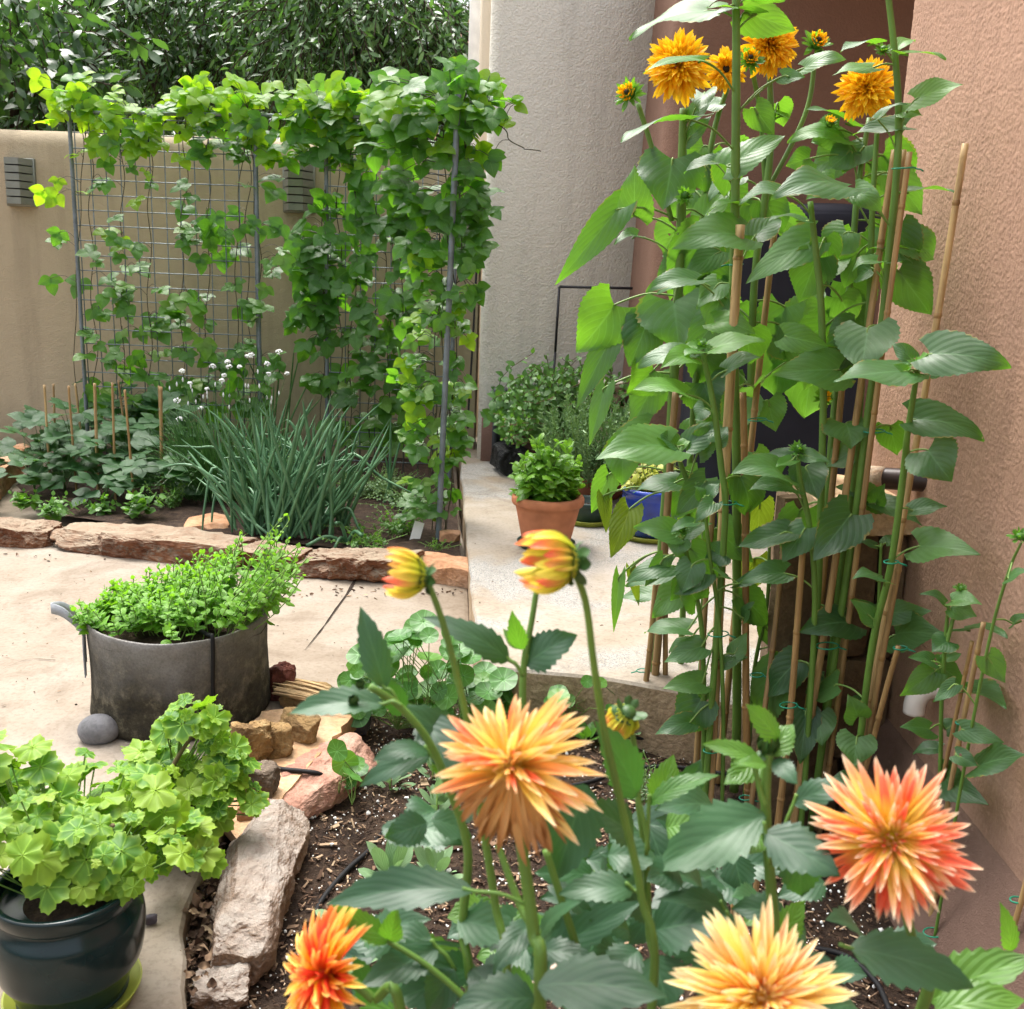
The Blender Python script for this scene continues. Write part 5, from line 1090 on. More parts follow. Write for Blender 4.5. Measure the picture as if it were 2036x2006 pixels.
# ------------------------------------------------------------------ nasturtium, sage, lamb's ear
def nasturtium(label, roots, x0, y0, x1, y1, n, rpx, z=-.04):
    mg, ms = MB(), MB(); root = [G(x, y, z) for x, y in roots]; C_, N_, r_, S = [], [], [], []
    for i in range(n):
        b = root[R.integers(0, len(root))]; px, py = R.uniform(x0, x1), R.uniform(y0, y1); u_ = ((px-(x0+x1)/2)/((x1-x0)/2)); 
        if py < y0+(y1-y0)*.5*u_*u_: py = y0+(y1-y0)*.6
        c = W(px, py, b[1]+R.uniform(-.12, .12)); 
        if c[2] < .0: c[2] = R.uniform(.01, .05)
        C_.append(c); N_.append(nrm(ZUP*.8+view(c)*.55+R.normal(size=3)*.35)); r_.append(rpx*mpp(c)*R.uniform(.5, 1.15)); S.append([b, (b+c)/2+R.normal(size=3)*.02, c-[0, 0, .002]])
    discs(mg, C_, rdir(n), N_, np.array(r_), 'round', .12, .03, 30); tubes(ms, np.array(S), .0013, 4, cap=False)
    return plant('nasturtium', label, 'nasturtium', root[0], (('foliage', mg, 'l_nast'), ('stem', ms, 'stemlt')))
nasturtium('large nasturtium clump with round leaves spilling over the patio edge', ((790, 1450), (850, 1450), (920, 1450)), 680, 1235, 1010, 1430, 120, 25)
nasturtium('small nasturtium at the foot of the terrace step', ((1135, 1440), (1230, 1430)), 1085, 1340, 1240, 1430, 22, 20)
nasturtium('single nasturtium runner with a browned leaf on the pink boulder', ((700, 1600), (672, 1590)), 650, 1450, 740, 1560, 8, 26)
def sage(label, px, py, n, L, z=-.07, hh=.05, mat='l_sage', name='sage_plant', cat='sage', kind='sage', ratio=.2):
    b = G(px, py, z); m = n; q = np.arange(m)*2.4+R.random(m)*.5; el = np.linspace(.25, 1.25, m); D = np.c_[np.cos(q)*np.cos(el), np.sin(q)*np.cos(el), np.sin(el)]
    O = b+np.c_[np.cos(q)*.012, np.sin(q)*.012, np.linspace(.01, hh, m)]; ml, ms = MB(), MB(); LL = L*R.uniform(.75, 1.15, m); leaves(ml, O, D, ZUP+D*.2+R.normal(size=(m, 3))*.15, LL, LL*ratio, kind, R.normal(.5, .25, m), .2, .05, .1, nv=9, nu=5)
    tubes(ms, [b-[0, 0, .01], b+[0, 0, hh]], .003, 5)
    return plant(name, label, cat, b, (('foliage', ml, mat), ('stem', ms, 'stemlt')))
sage('upright grey green sage plant in the mulch, its leaves standing like a crown', 775, 1775, 14, .085, hh=.06)
sage('second grey green sage plant partly behind the dahlia leaf', 868, 1765, 13, .075, hh=.05)
sage('low sage seedling at the left below the first sage', 680, 1862, 7, .065, hh=.02)
sage('small sage seedling below the big horizontal dahlia leaf', 700, 1930, 8, .05, hh=.02)
sage('bushy sage near the pink boulder left of the big dahlia', 775, 1580, 14, .06, hh=.07)
sage('dark leaved sage under the big orange dahlia', 868, 1640, 16, .065, hh=.09)
sage('sage sprawling by the tube behind the big dahlia', 860, 1560, 12, .06, hh=.07)
sage('silver felted lamb ear plant beside the nasturtium clump', 985, 1450, 18, .09, hh=.10, name='lamb_ear', cat="lamb's ear", ratio=.22)
sage('silver leafed seedling at the foot of the terrace step', 1250, 1470, 9, .07, hh=.03, name='lamb_ear', cat="lamb's ear", ratio=.3)
sage('small round leaved seedling left of the green dahlia bud', 1165, 1480, 8, .06, hh=.03, ratio=.33, name='leafy_seedling', cat='seedling', mat='l_small', kind='ovate')
low_herb('grey lavender seedling in the mulch behind the bright dahlia leaf', 1285, 1600, 16, .018, .03, .14, 'l_sage', 'lance', -.08, 'lavender_seedling', .12, 'lavender', 16)
# ------------------------------------------------------------------ trees beyond the garden wall
def tree(name, label, trunk, z0, blobs, nspray, Ls, nl, mat, lo=0, hi=1, hang=1.0, rt=.09, ratio=.135):
    t = thing(name, label, 'tree', trunk, 'trees beyond the garden wall'); mt = MB(); trunk = np.asarray(trunk, float); top = np.mean([b[0] for b in blobs], 0)
    P = cr([trunk, trunk*.6+top*.4+R.normal(size=3)*.12, top], 14); tubes(mt, P, np.linspace(rt, rt*.3, 14)[None], 8)
    O, D, N, LL, rn = [], [], [], [], []; wt = np.array([b[1][0]*b[1][2] for b in blobs]); wt = wt/wt.sum(); TW = []
    for c, r in blobs: tubes(mt, cr([P[7], (P[7]+c)/2+R.normal(size=3)*.1, c], 9), np.linspace(rt*.4, rt*.1, 9)[None], 6)
    for _ in range(nspray):
        c, r = blobs[R.choice(len(blobs), p=wt)]; d = rdir(1)[0]; p = c+d*np.array(r)*R.uniform(.35, 1.0)**.6
        ln = R.uniform(.3, .75); sr = np.clip(R.normal(.42, .26)+.18*(d[2]-d[1]*.6), 0, 1); dr = nrm(np.array([d[0]*.7, d[1]*.7-.2, -.9*hang+.3*R.normal()])+R.normal(size=3)*.25); e = p+dr*ln; TW.append([p, (p+e)/2+[0, 0, ln*.12], e])  # sr: highlights put into leaf colour, upper and near sprays paler
        for k in range(nl):
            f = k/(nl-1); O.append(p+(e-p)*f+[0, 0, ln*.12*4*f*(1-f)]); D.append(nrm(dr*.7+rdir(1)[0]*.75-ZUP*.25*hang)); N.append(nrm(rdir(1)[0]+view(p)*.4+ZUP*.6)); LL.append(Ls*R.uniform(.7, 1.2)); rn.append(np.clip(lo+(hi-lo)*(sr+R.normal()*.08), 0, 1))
    tubes(mt, np.array(TW), .005, 3, cap=False)
    LL = np.array(LL); mc_ = MB(); leaves(mc_, O, np.array(D), np.array(N), LL, LL*ratio, 'lance', R.normal(.5, .3, len(O)), .15, nv=5, nu=3, rnd=rn)
    mt.build('trunk', M['bark'], t); mc_.build('crown', M[mat], t)
def bl(px, py, Y, rx, ry, rz): return (W(px, py, Y), (rx, ry, rz))
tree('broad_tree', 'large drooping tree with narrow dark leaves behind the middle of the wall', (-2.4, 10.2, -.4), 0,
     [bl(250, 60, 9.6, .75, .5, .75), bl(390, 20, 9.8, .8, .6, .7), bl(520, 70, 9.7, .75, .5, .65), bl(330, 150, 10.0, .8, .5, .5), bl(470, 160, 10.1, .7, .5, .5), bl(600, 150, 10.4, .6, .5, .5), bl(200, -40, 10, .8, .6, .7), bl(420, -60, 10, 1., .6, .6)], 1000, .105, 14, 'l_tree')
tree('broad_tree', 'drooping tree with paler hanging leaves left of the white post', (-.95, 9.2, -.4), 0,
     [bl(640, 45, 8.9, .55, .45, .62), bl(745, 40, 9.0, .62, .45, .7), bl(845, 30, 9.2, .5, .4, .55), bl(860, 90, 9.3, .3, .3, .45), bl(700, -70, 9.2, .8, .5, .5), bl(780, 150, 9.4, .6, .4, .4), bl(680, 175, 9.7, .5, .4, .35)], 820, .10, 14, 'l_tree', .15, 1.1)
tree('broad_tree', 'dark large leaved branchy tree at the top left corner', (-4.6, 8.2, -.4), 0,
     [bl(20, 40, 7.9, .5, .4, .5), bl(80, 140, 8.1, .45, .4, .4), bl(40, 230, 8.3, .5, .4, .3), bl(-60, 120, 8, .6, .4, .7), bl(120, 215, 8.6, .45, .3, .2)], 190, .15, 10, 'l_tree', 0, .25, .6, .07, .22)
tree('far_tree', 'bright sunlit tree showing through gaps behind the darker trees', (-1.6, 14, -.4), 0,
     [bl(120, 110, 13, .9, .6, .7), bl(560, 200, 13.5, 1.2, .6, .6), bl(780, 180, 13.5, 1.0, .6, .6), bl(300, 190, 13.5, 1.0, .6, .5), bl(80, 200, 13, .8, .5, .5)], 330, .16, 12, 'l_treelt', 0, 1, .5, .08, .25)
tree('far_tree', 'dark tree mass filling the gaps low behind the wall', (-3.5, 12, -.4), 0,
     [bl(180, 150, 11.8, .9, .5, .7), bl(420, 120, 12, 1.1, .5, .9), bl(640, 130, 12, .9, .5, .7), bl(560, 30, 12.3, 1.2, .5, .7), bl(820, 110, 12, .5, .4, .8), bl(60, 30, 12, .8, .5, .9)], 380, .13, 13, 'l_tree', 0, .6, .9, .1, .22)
# ------------------------------------------------------------------ sunflowers
def soil_end(p, q):                                                   # continue a stem from p (through q) straight down to the soil
    d = nrm(p-q); z = -.09; d = nrm(d*[.6, .6, 1]) if d[2] < -.3 else np.array([0, 0, -1.0])
    return p+d*max(0, (p[2]-z)/max(-d[2], .2))
def stem_pts(px, Y0, Y1=None):
    Y1 = Y0 if Y1 is None else Y1; n = len(px); P = [fix(W(x, y, Y0+(Y1-Y0)*i/max(1, n-1))) for i, (x, y) in enumerate(px)]
    P.append(soil_end(P[-1], P[-2])); return P
def petals(mb, c, ax, rows, kind='petal', wr=.2, lift=0., droop=.3, mi=0, jit=.12, fold=.35, curl=0, rnd=None, nv=8, cut=None):
    ax = nrm(ax); x = nrm(np.cross(ax, [.31, .2, .93])); y = np.cross(ax, x)
    for (n, el, L, r0, z0) in rows:
        a = np.arange(n)/n*6.2832+R.random()*6+R.normal(size=n)*jit; e = rad(el)+R.normal(size=n)*jit*.7
        o = np.cos(a)[:, None]*x+np.sin(a)[:, None]*y; D = o*np.cos(e)[:, None]+ax*np.sin(e)[:, None]; N = ax*np.cos(e)[:, None]-o*np.sin(e)[:, None]
        LL = L*R.uniform(.72, 1.12, n)
        if cut is not None and el < 45: k = o[:, 2] > cut; o, D, N, LL, n = o[k], D[k], N[k], LL[k], int(k.sum())
        leaves(mb, c+o*r0+ax*z0, D, N+R.normal(size=(n, 3))*.1, LL, LL*wr*R.uniform(.85, 1.15, n), kind, droop+R.normal(size=n)*.15, fold, .05, curl, R.normal(size=n)*(.5 if kind == 'cactus' else .15), nv=nv, nu=5, rnd=rnd, mi=mi)
def bracts(mb, c, ax, r, n=16, el=(-35, 10, 45), wr=.17):
    petals(mb, c, ax, [(n, e, r, r*.25, -.15*r) for e in el], 'lance', wr, jit=.2, fold=.2)
def sun_head(t, px, py, rpx, Y, axd, full=1.0, core=True):
    c = fix(W(px, py, Y)); r = rpx*mpp(c); ax = nrm(axd); mb = MB()
    rows = [(34, -14, r*1.0, r*.1, -.02*r), (40, 0, r*.96, r*.1, 0), (46, 12, r*.9, r*.1, .03*r), (50, 24, r*.82, r*.1, .06*r), (54, 36, r*.72, r*.1, .08*r), (54, 48, r*.62, r*.1, .10*r)]
    if full > .8: rows += [(50, 60, r*.56, r*.08, .12*r), (44, 70, r*.52, r*.05, .14*r), (30, 80, r*.5, r*.03, .15*r), (12, 87, r*.48, r*.01, .15*r)]
    petals(mb, c, ax, rows, 'petal', .105, droop=.5, fold=.45, jit=.2); hd = mb.build('flower_head', M['p_sun'], t)
    if core and full < .8: mb = MB(); V0, F0 = ICO[3]; mb.add(c+ax*r*.12+V0*[r*.22]*1, F0); mb.build('flower_centre', M['p_core'], hd)
    mb = MB(); bracts(mb, c-ax*.04*r, ax, r*.55, 14, (-30, -5)); mb.build('sepals', M['l_sunyoung'], hd)
    return c-ax*.12*r
def sun_bud(t, px, py, rpx, Y, axd, opening=False):
    c = fix(W(px, py, Y)); r = rpx*mpp(c); ax = nrm(axd); mb = MB(); V0, F0 = ICO[2]
    mb.add(c+V0*r*.42, F0, np.full(V0.shape, .5)); bracts(mb, c-ax*.15*r, ax, r*.95, 13, (5, 35, 62), .15); n = mb.build('bud', M['l_sunyoung'], t)
    if opening:
        mb = MB(); petals(mb, c+ax*.25*r, ax, [(18, 55, r*.5, r*.32, 0), (14, 75, r*.4, r*.2, .05*r)], 'petal', .2, droop=-.8); mb.build('bud_petals', M['p_sun'], n)
        mb = MB(); mb.add(c+ax*r*.42+V0*r*.16, F0); mb.build('flower_centre', M['p_core'], n)
    return c-ax*.3*r
def sunflower(label, stempx, Y0, Y1, rpx, lv, heads=(), buds=(), side=(), fill=None):
    P = stem_pts(stempx, Y0, Y1); base = P[-1]; t = thing('sunflower', label, 'sunflower', base); Q = cr(P, 50); m = mpp(Q[10])
    ms = MB(); rr = np.interp(np.linspace(0, 1, 50), [0, .25, 1], [.62, .80, .92])*rpx*m; tubes(ms, Q, rr[None]*(1+.03*np.sin(np.arange(50)*2.1))[None], 10)
    mb, my, mo = MB(), MB(), MB(); pyq = None
    proj = np.array([[CX+FPX*np.dot(q-EYE, RT)/np.dot(q-EYE, FW), CY-FPX*np.dot(q-EYE, UP)/np.dot(q-EYE, FW)] for q in Q])
    lv = list(lv)
    if fill:
        for _ in range(fill[2]):
            ay = R.uniform(fill[0], fill[1]); sx = proj[np.argmin(np.abs(proj[:, 1]-ay)), 0]; sg = R.choice([-1, 1]); bx = sx+sg*R.uniform(20, 60); by = ay+R.uniform(-35, 15)
            lv.append((ay, bx, by, bx+sg*R.uniform(10, 80), by+R.uniform(25, 105), R.uniform(60, 100), R.uniform(.55, .9), 'n', R.uniform(-.02, .16)))
    for L in lv:
        ay, bx, by, tx, ty, wpx, face, *rest = L; mat = rest[0] if rest else 'n'; dz = rest[1] if len(rest) > 1 else R.normal()*.03
        at = Q[np.argmin(np.abs(proj[:, 1]-(ay if ay is not None else by)))]; exact = wpx < 0; wpx = abs(wpx); ba = fix(W(bx, by, at[1]+dz*.6)); tp = fix(W(tx, ty, at[1]+dz*1.5-.02*(1-face)))
        D = tp-ba; D = D*(1 if exact else R.uniform(.84, 1.0)); Lg = np.linalg.norm(D); vd = view(ba); N = nrm(face*vd+(1-face)*ZUP+R.normal(size=3)*.16); hw = max(wpx*.5*mpp(ba), 0 if exact else (.34*Lg if face < .6 else .30*Lg))
        tgt = {'n': mb, 'y': my, 'o': mo}[mat]
        dr = (1.0 if face < .6 else .45)+R.normal()*.4; hw *= R.uniform(.9, 1.05)
        if mat == 'd': dr = 2.
        leaves(tgt, ba, D, N, Lg*(1+dr*dr/26), hw, 'heart', dr, R.uniform(.12, .3), .09, R.uniform(0, .25), R.normal()*.35, nv=40, nu=11, serr=.10, nser=13, rnd=np.clip(R.normal(.42, .32), 0, 1), lobe=.19)
        if ay is not None and np.linalg.norm(at-ba) > .012:
            mid = (at+ba)/2+[0, 0, .10*np.linalg.norm(at-ba)]; tubes(ms, cr([at, mid, ba, ba+nrm(D)*.02], 12), max(.0016, 3.0*mpp(ba)*.5*(1.1+min(1, Lg*3)*.6)), 6, mi=1, cap=False)
    for x in side: tubes(ms, cr([fix(W(a, b, Y0+(Y1-Y0 if False else 0))) for a, b in x[1]], 20), x[0]*m, 8)
    ms.build('stem', [M['stem'], M['stemlt']], t)
    for nm, k, mt in (('foliage', mb, 'l_sun'), ('young_foliage', my, 'l_sunyoung'), ('yellowed_foliage', mo, 'l_sunold')):
        if k.n: k.build(nm, M[mt], t)
    for h in heads: sun_head(t, *h)
    for b in buds: sun_bud(t, *b)
    return t
CAMD = np.array([0, -1, .1])
sunflower('thickest central sunflower stem, rising out of the top of the picture', [(1462, -60), (1464, 120), (1462, 380), (1458, 640), (1464, 880), (1465, 1150), (1465, 1430)], 2.62, 2.62, 11.5, [
    (60, 1505, 28, 1398, 42, 70, .3), (60, 1480, 25, 1586, 62, 80, .75, 'y'), (30, 1405, 22, 1245, 84, 40, .35, 'n', .05), (10, 1450, 12, 1404, 16, 52, .6, 'y'), (175, 1400, 122, 1278, 148, -38, .5, 'y', -.12),
    (315, 1372, 238, 1218, 292, 46, .2, 'n', -.1), (335, 1445, 330, 1564, 268, 80, .62), (340, 1452, 300, 1438, 405, 95, .72, 'n', .12), (375, 1418, 322, 1350, 350, 45, .45), (490, 1475, 470, 1328, 498, 70, .45, 'n', -.06), (215, 1555, 152, 1604, 152, 32, .6), (225, 1600, 135, 1690, 118, 40, .4, 'n', -.05),
    (640, 1385, 558, 1268, 586, 44, .3), (620, 1365, 556, 1300, 590, 30, .4), (410, 1472, 410, 1402, 430, 30, .3, 'y'), (560, 1500, 470, 1560, 430, 60, .5, 'n', .1), (680, 1420, 640, 1520, 672, 48, .55, 'y', -.05), (20, 1500, -10, 1570, 4, 40, .3), (980, 1510, 925, 1480, 895, 36, .6), (590, 1440, 590, 1400, 640, 80, .8, 'n', .15)], fill=(450, 800, 6))
sunflower('sunflower at the left with the biggest fluffy double flower and drooping lower leaves', [(1359, 215), (1356, 330), (1352, 500), (1337, 800), (1314, 1120), (1287, 1440)], 2.95, 2.98, 12, [
    (440, 1338, 316, 1318, 424, 130, .88), (460, 1262, 430, 1262, 312, 84, .9, 'y'), (445, 1228, 416, 1102, 568, -70, .75, 'n', -.05), (535, 1268, 470, 1218, 490, 28, .5), (480, 1398, 470, 1318, 556, 118, .85), (500, 1432, 498, 1352, 552, 60, .75), (590, 1222, 606, 1142, 706, 122, .88, 'y'),
    (650, 1216, 670, 1146, 812, -56, .8), (740, 1204, 770, 1172, 886, -44, .8, 'n', -.03), (560, 1340, 598, 1352, 704, 160, .92), (700, 1300, 735, 1238, 792, 98, .85, 'y'), (860, 1290, 850, 1192, 906, -66, .8), (890, 1238, 886, 1238, 966, -80, .85), (920, 1212, 942, 1176, 1020, -52, .85, 'y'),
    (985, 1252, 1012, 1214, 1110, -60, .85, 'o', -.03), (990, 1200, 985, 1205, 1060, -34, .8, 'o'), (1090, 1232, 1145, 1220, 1258, -28, .8, 'y'), (1110, 1255, 1130, 1270, 1205, -22, .8, 'o'), (280, 1400, 185, 1388, 230, 60, .7), (250, 1375, 235, 1430, 190, 46, .5), (640, 1400, 600, 1440, 690, 90, .8, 'n', .1),
    (330, 1366, 280, 1420, 225, 40, .6), (420, 1400, 430, 1452, 370, 60, .7, 'y', .1), (760, 1400, 700, 1440, 790, 90, .8, 'n', .1), (950, 1395, 950, 1330, 1040, 78, .8), (1170, 1300, 1180, 1225, 1190, 20, .6)],
    heads=[(1349, 133, 66, 2.85, (-.22, -1, .22), 1.0)], buds=[(1250, 186, 30, 2.9, (-.5, -1, .1), True), (1362, 388, 20, 2.85, (0, -1, .3))], side=[(5, [(1336, 440), (1312, 350), (1292, 280), (1268, 205)])], fill=(560, 900, 5))
sunflower('small flowered sunflower just right of the biggest bloom, with a dark centre', [(1448, 170), (1420, 260), (1400, 400), (1395, 600), (1380, 800), (1365, 1050), (1350, 1400)], 3.08, 3.05, 8, [(220, 1432, 205, 1386, 225, 56, .7), (300, 1400, 290, 1360, 330, 60, .6, 'y'), (350, 1405, 330, 1450, 395, 80, .8), (620, 1410, 620, 1480, 700, 110, .85), (800, 1400, 760, 1440, 850, 100, .85), (900, 1370, 860, 1440, 830, 60, .5), (500, 1400, 520, 1440, 590, 90, .85), (1000, 1370, 1000, 1420, 1100, 70, .8)],
    heads=[(1443, 140, 42, 3.0, (-.1, -1, .05), .6)], fill=(260, 850, 9))
sunflower('double sunflower bloom partly hidden behind the uppermost leaf, above a spiky bud', [(1530, 135), (1533, 260), (1526, 360), (1500, 560), (1490, 860), (1480, 1100), (1450, 1420)], 3.0, 2.95, 9, [(250, 1560, 230, 1490, 215, 40, .4, 'y'), (330, 1500, 215, 1540, 270, 60, .75, 'y'), (300, 1545, 205, 1560, 260, 60, .8, 'y'), (420, 1520, 400, 1560, 470, 95, .8), (470, 1555, 430, 1620, 480, 70, .8, 'n', .1), (600, 1560, 610, 1530, 720, 100, .85), (640, 1580, 660, 1640, 560, 90, .8, 'n', .05), (700, 1550, 690, 1540, 800, 130, .88, 'n', .06), (760, 1620, 700, 1600, 835, 150, .9, 'n', .08), (860, 1480, 790, 1440, 870, 80, .8), (880, 1500, 900, 1530, 960, 60, .8, 'y'), (1010, 1510, 1000, 1505, 1085, 62, .85, 'o')],
    heads=[(1527, 92, 60, 2.92, (.25, -1, .1), 1.0)], buds=[(1492, 118, 26, 2.85, (-.15, -1, .25), True), (1624, 86, 30, 2.9, (.1, -1, .45), True)], side=[(5, [(1522, 380), (1512, 230), (1495, 135)]), (5, [(1515, 400), (1600, 230), (1622, 110)])], fill=(300, 850, 8))
sunflower('sunflower with a ragged double bloom against the pink wall edge', [(1728, 235), (1705, 380), (1690, 560), (1660, 800), (1640, 1050), (1610, 1400)], 2.66, 2.5, 8, [(250, 1695, 250, 1582, 214, 56, .35), (330, 1680, 278, 1552, 287, 44, .3, 'y'), (380, 1692, 300, 1640, 345, 66, .7), (360, 1720, 290, 1672, 345, 60, .6), (560, 1702, 465, 1668, 552, 66, .85, 'y'), (600, 1690, 560, 1740, 660, 90, .8), (640, 1672, 600, 1700, 690, 90, .8), (330, 1610, 315, 1560, 330, 60, .7, 'y')],
    heads=[(1722, 176, 58, 2.55, (-.35, -1, .1), 1.0)], buds=[(1650, 245, 20, 2.6, (0, -.6, .9), True)], fill=(260, 700, 9))
sunflower('tall pale sunflower stem leaning out of the top edge beside the pink wall', [(1760, -60), (1781, 126), (1787, 252), (1780, 378), (1764, 536), (1754, 638), (1729, 796), (1713, 928), (1695, 1070), (1660, 1300)], 2.40, 2.42, 9.5, [
    (280, 1800, 252, 1688, 270, 62, .4), (248, 1820, 198, 1918, 168, 66, .55, 'y'), (235, 1792, 222, 1838, 232, 44, .6, 'y'), (115, 1788, 108, 1886, 119, 22, .15, 'y'), (100, 1782, 98, 1822, 84, 26, .4, 'y'), (130, 1738, 88, 1660, 108, 44, .4, 'n', -.04), (140, 1735, 135, 1646, 152, 50, .5, 'y'), (520, 1790, 492, 1842, 504, 32, .3), (505, 1770, 500, 1718, 498, 28, .3), (560, 1745, 520, 1684, 545, 46, .5), (525, 1770, 520, 1820, 526, 34, .4),
    (440, 1685, 376, 1520, 399, 62, .45, 'n', -.05), (440, 1700, 380, 1762, 430, 56, .45, 'n', -.02), (660, 1726, 652, 1712, 744, 136, .9, 'n', -.08), (300, 1745, 236, 1812, 205, 40, .3), (-20, 1830, -20, 1870, 0, 30, .4)], buds=[(1757, 98, 18, 2.38, (0, -.7, .8))], fill=(560, 900, 3))
sunflower('middle sunflower stem topped by broad flat leaves below the blooms', [(1611, 400), (1622, 500), (1632, 600), (1637, 770), (1634, 928), (1625, 1200), (1602, 1480)], 2.43, 2.44, 9, [(430, 1562, 388, 1457, 411, 50, .4), (500, 1614, 478, 1482, 566, 92, .72), (530, 1625, 512, 1588, 604, 92, .88, 'n', .05), (520, 1640, 472, 1652, 542, 66, .8, 'n', .05), (440, 1600, 440, 1520, 440, 40, .2), (745, 1668, 735, 1520, 744, 62, .62, 'n', -.06), (600, 1650, 540, 1690, 500, 50, .7, 'y', .1), (690, 1560, 668, 1650, 690, 60, .7, 'y', -.02), (930, 1602, 928, 1628, 996, 82, .85, 'n', -.06), (560, 1670, 590, 1700, 650, 80, .85, 'n', .1), (1190, 1690, 1238, 1586, 1258, 92, .8, 'n', -.05), (1400, 1627, 1418, 1636, 1496, 66, .85, 'n', -.06), (1400, 1602, 1418, 1590, 1522, 52, .85, 'n', -.05), (1330, 1640, 1350, 1600, 1380, 40, .6)], buds=[(1638, 790, 20, 2.5, (0, -1, .4), True)], fill=(600, 1000, 3))
sunflower('young sunflower with a leafy rosette in front of the huge dark leaf', [(1397, 700), (1418, 802), (1434, 928), (1442, 1023), (1425, 1260), (1408, 1500)], 2.5, 2.5, 8, [(705, 1372, 704, 1255, 736, 40, .3), (725, 1372, 712, 1308, 736, 38, .5, 'y'), (715, 1420, 692, 1530, 678, 50, .55, 'y', -.03), (690, 1402, 688, 1354, 694, 26, .3, 'y'), (760, 1446, 736, 1528, 712, 50, .45), (812, 1362, 784, 1248, 778, 46, .45, 'y'), (830, 1402, 812, 1380, 838, 60, .4), (700, 1390, 700, 1350, 720, 30, .4, 'y'), (900, 1425, 880, 1450, 845, 50, .5), (1250, 1395, 1285, 1312, 1321, 40, .5), (1275, 1396, 1358, 1312, 1371, 38, .5), (1400, 1372, 1436, 1294, 1464, 42, .5), (1380, 1400, 1370, 1375, 1402, 40, .7), (1300, 1440, 1320, 1495, 1305, 40, .5), (1170, 1368, 1252, 1278, 1260, 32, .4), (1050, 1440, 1100, 1400, 1110, 60, .7)], buds=[(1396, 684, 18, 2.5, (0, -.3, 1))], fill=(950, 1400, 2))
sunflower('short sunflower rosette at the left holding a pale leaf over the blue pot', [(1343, 890), (1362, 945), (1395, 1010), (1400, 1150), (1390, 1420)], 2.62, 2.62, 7, [(890, 1344, 886, 1298, 868, 64, .5), (890, 1368, 886, 1448, 838, 54, .5), (905, 1332, 888, 1167, 918, 58, .35, 'n', -.06), (900, 1350, 890, 1378, 872, 30, .4, 'y'), (950, 1342, 960, 1253, 982, 34, .35), (960, 1388, 900, 1440, 830, 60, .5), (1000, 1405, 955, 1338, 1032, 64, .85), (1150, 1330, 1130, 1240, 1168, 40, .5), (1100, 1380, 1130, 1330, 1200, 60, .8)], fill=(1000, 1300, 2))
sunflower('sunflower with a half open leafy bud above the stone column', [(1587, 905), (1590, 950), (1610, 1050), (1620, 1200), (1606, 1470)], 2.36, 2.38, 7, [(905, 1575, 905, 1516, 910, 42, .4), (915, 1598, 905, 1655, 920, 42, .4), (905, 1575, 915, 1540, 930, 34, .5, 'y'), (1000, 1555, 945, 1438, 947, 44, .5), (1040, 1575, 970, 1485, 978, 36, .35), (1080, 1692, 1022, 1610, 1124, 98, .85, 'n', -.05), (1090, 1602, 1050, 1546, 1132, 70, .82), (1100, 1565, 1058, 1455, 1092, 70, .6), (1180, 1560, 1140, 1470, 1160, 34, .35)], buds=[(1587, 892, 20, 2.35, (0, -.6, .9))], fill=(1150, 1400, 2))
sunflower('sunflower stem behind the front canes carrying heart shaped leaves', [(1745, 250), (1735, 400), (1728, 600), (1712, 780), (1700, 930), (1670, 1150), (1640, 1420)], 2.48, 2.46, 8, [(850, 1682, 842, 1694, 896, 104, .85, 'n', -.05), (860, 1690, 900, 1640, 930, 60, .6), (1010, 1742, 1000, 1656, 966, 56, .55), (1010, 1740, 1000, 1762, 955, 40, .6), (360, 1770, 345, 1842, 438, 82, .9, 'n', .05), (400, 1790, 384, 1925, 385, 26, .2), (1020, 1742, 1000, 1850, 1056, 60, .6, 'n', -.02), (600, 1650, 640, 1560, 700, 90, .85, 'n', .1), (450, 1660, 360, 1600, 400, 60, .5, 'y')], fill=(420, 900, 6))
sunflower('right sunflower with a spreading leafy top beside the leaning cane', [(1824, 738), (1804, 865), (1798, 928), (1771, 1125), (1736, 1273), (1711, 1462)], 2.12, 2.28, 8.5, [(735, 1848, 704, 2028, 734, 58, .45, 'n', -.08), (740, 1802, 738, 1656, 759, 48, .4), (735, 1812, 714, 1768, 680, 44, .55, 'n', .04), (730, 1815, 725, 1850, 700, 48, .5, 'y'), (745, 1850, 740, 1890, 722, 40, .5), (745, 1800, 745, 1770, 722, 30, .4), (870, 1816, 834, 1966, 881, 48, .5), (900, 1845, 895, 1900, 968, 118, .92, 'n', -.06), (1120, 1828, 1086, 1968, 1106, 58, .6), (1020, 1815, 1015, 1884, 1008, 30, .3), (1470, 1704, 1465, 1696, 1532, 80, .85, 'n', -.05), (1500, 1692, 1545, 1650, 1550, 30, .5), (1400, 1706, 1425, 1684, 1375, 56, .8), (1250, 1735, 1230, 1690, 1190, 46, .7), (1180, 1755, 1155, 1692, 1154, 26, .5)], buds=[(1824, 722, 18, 2.1, (0, -.5, .9))], fill=(1000, 1400, 1))
sunflower('thin sunflower stalk with small leaves crossing in front of the stone column', [(1752, 1080), (1748, 1180), (1740, 1300), (1720, 1480)], 2.35, 2.36, 4.5, [(1085, 1740, 1085, 1704, 1078, 22, .5), (1085, 1760, 1080, 1785, 1065, 26, .5), (1230, 1740, 1225, 1690, 1185, 38, .8), (1240, 1760, 1218, 1860, 1215, 52, .7), (1300, 1780, 1262, 1884, 1264, 60, .72), (1340, 1712, 1395, 1680, 1400, 26, .5)])
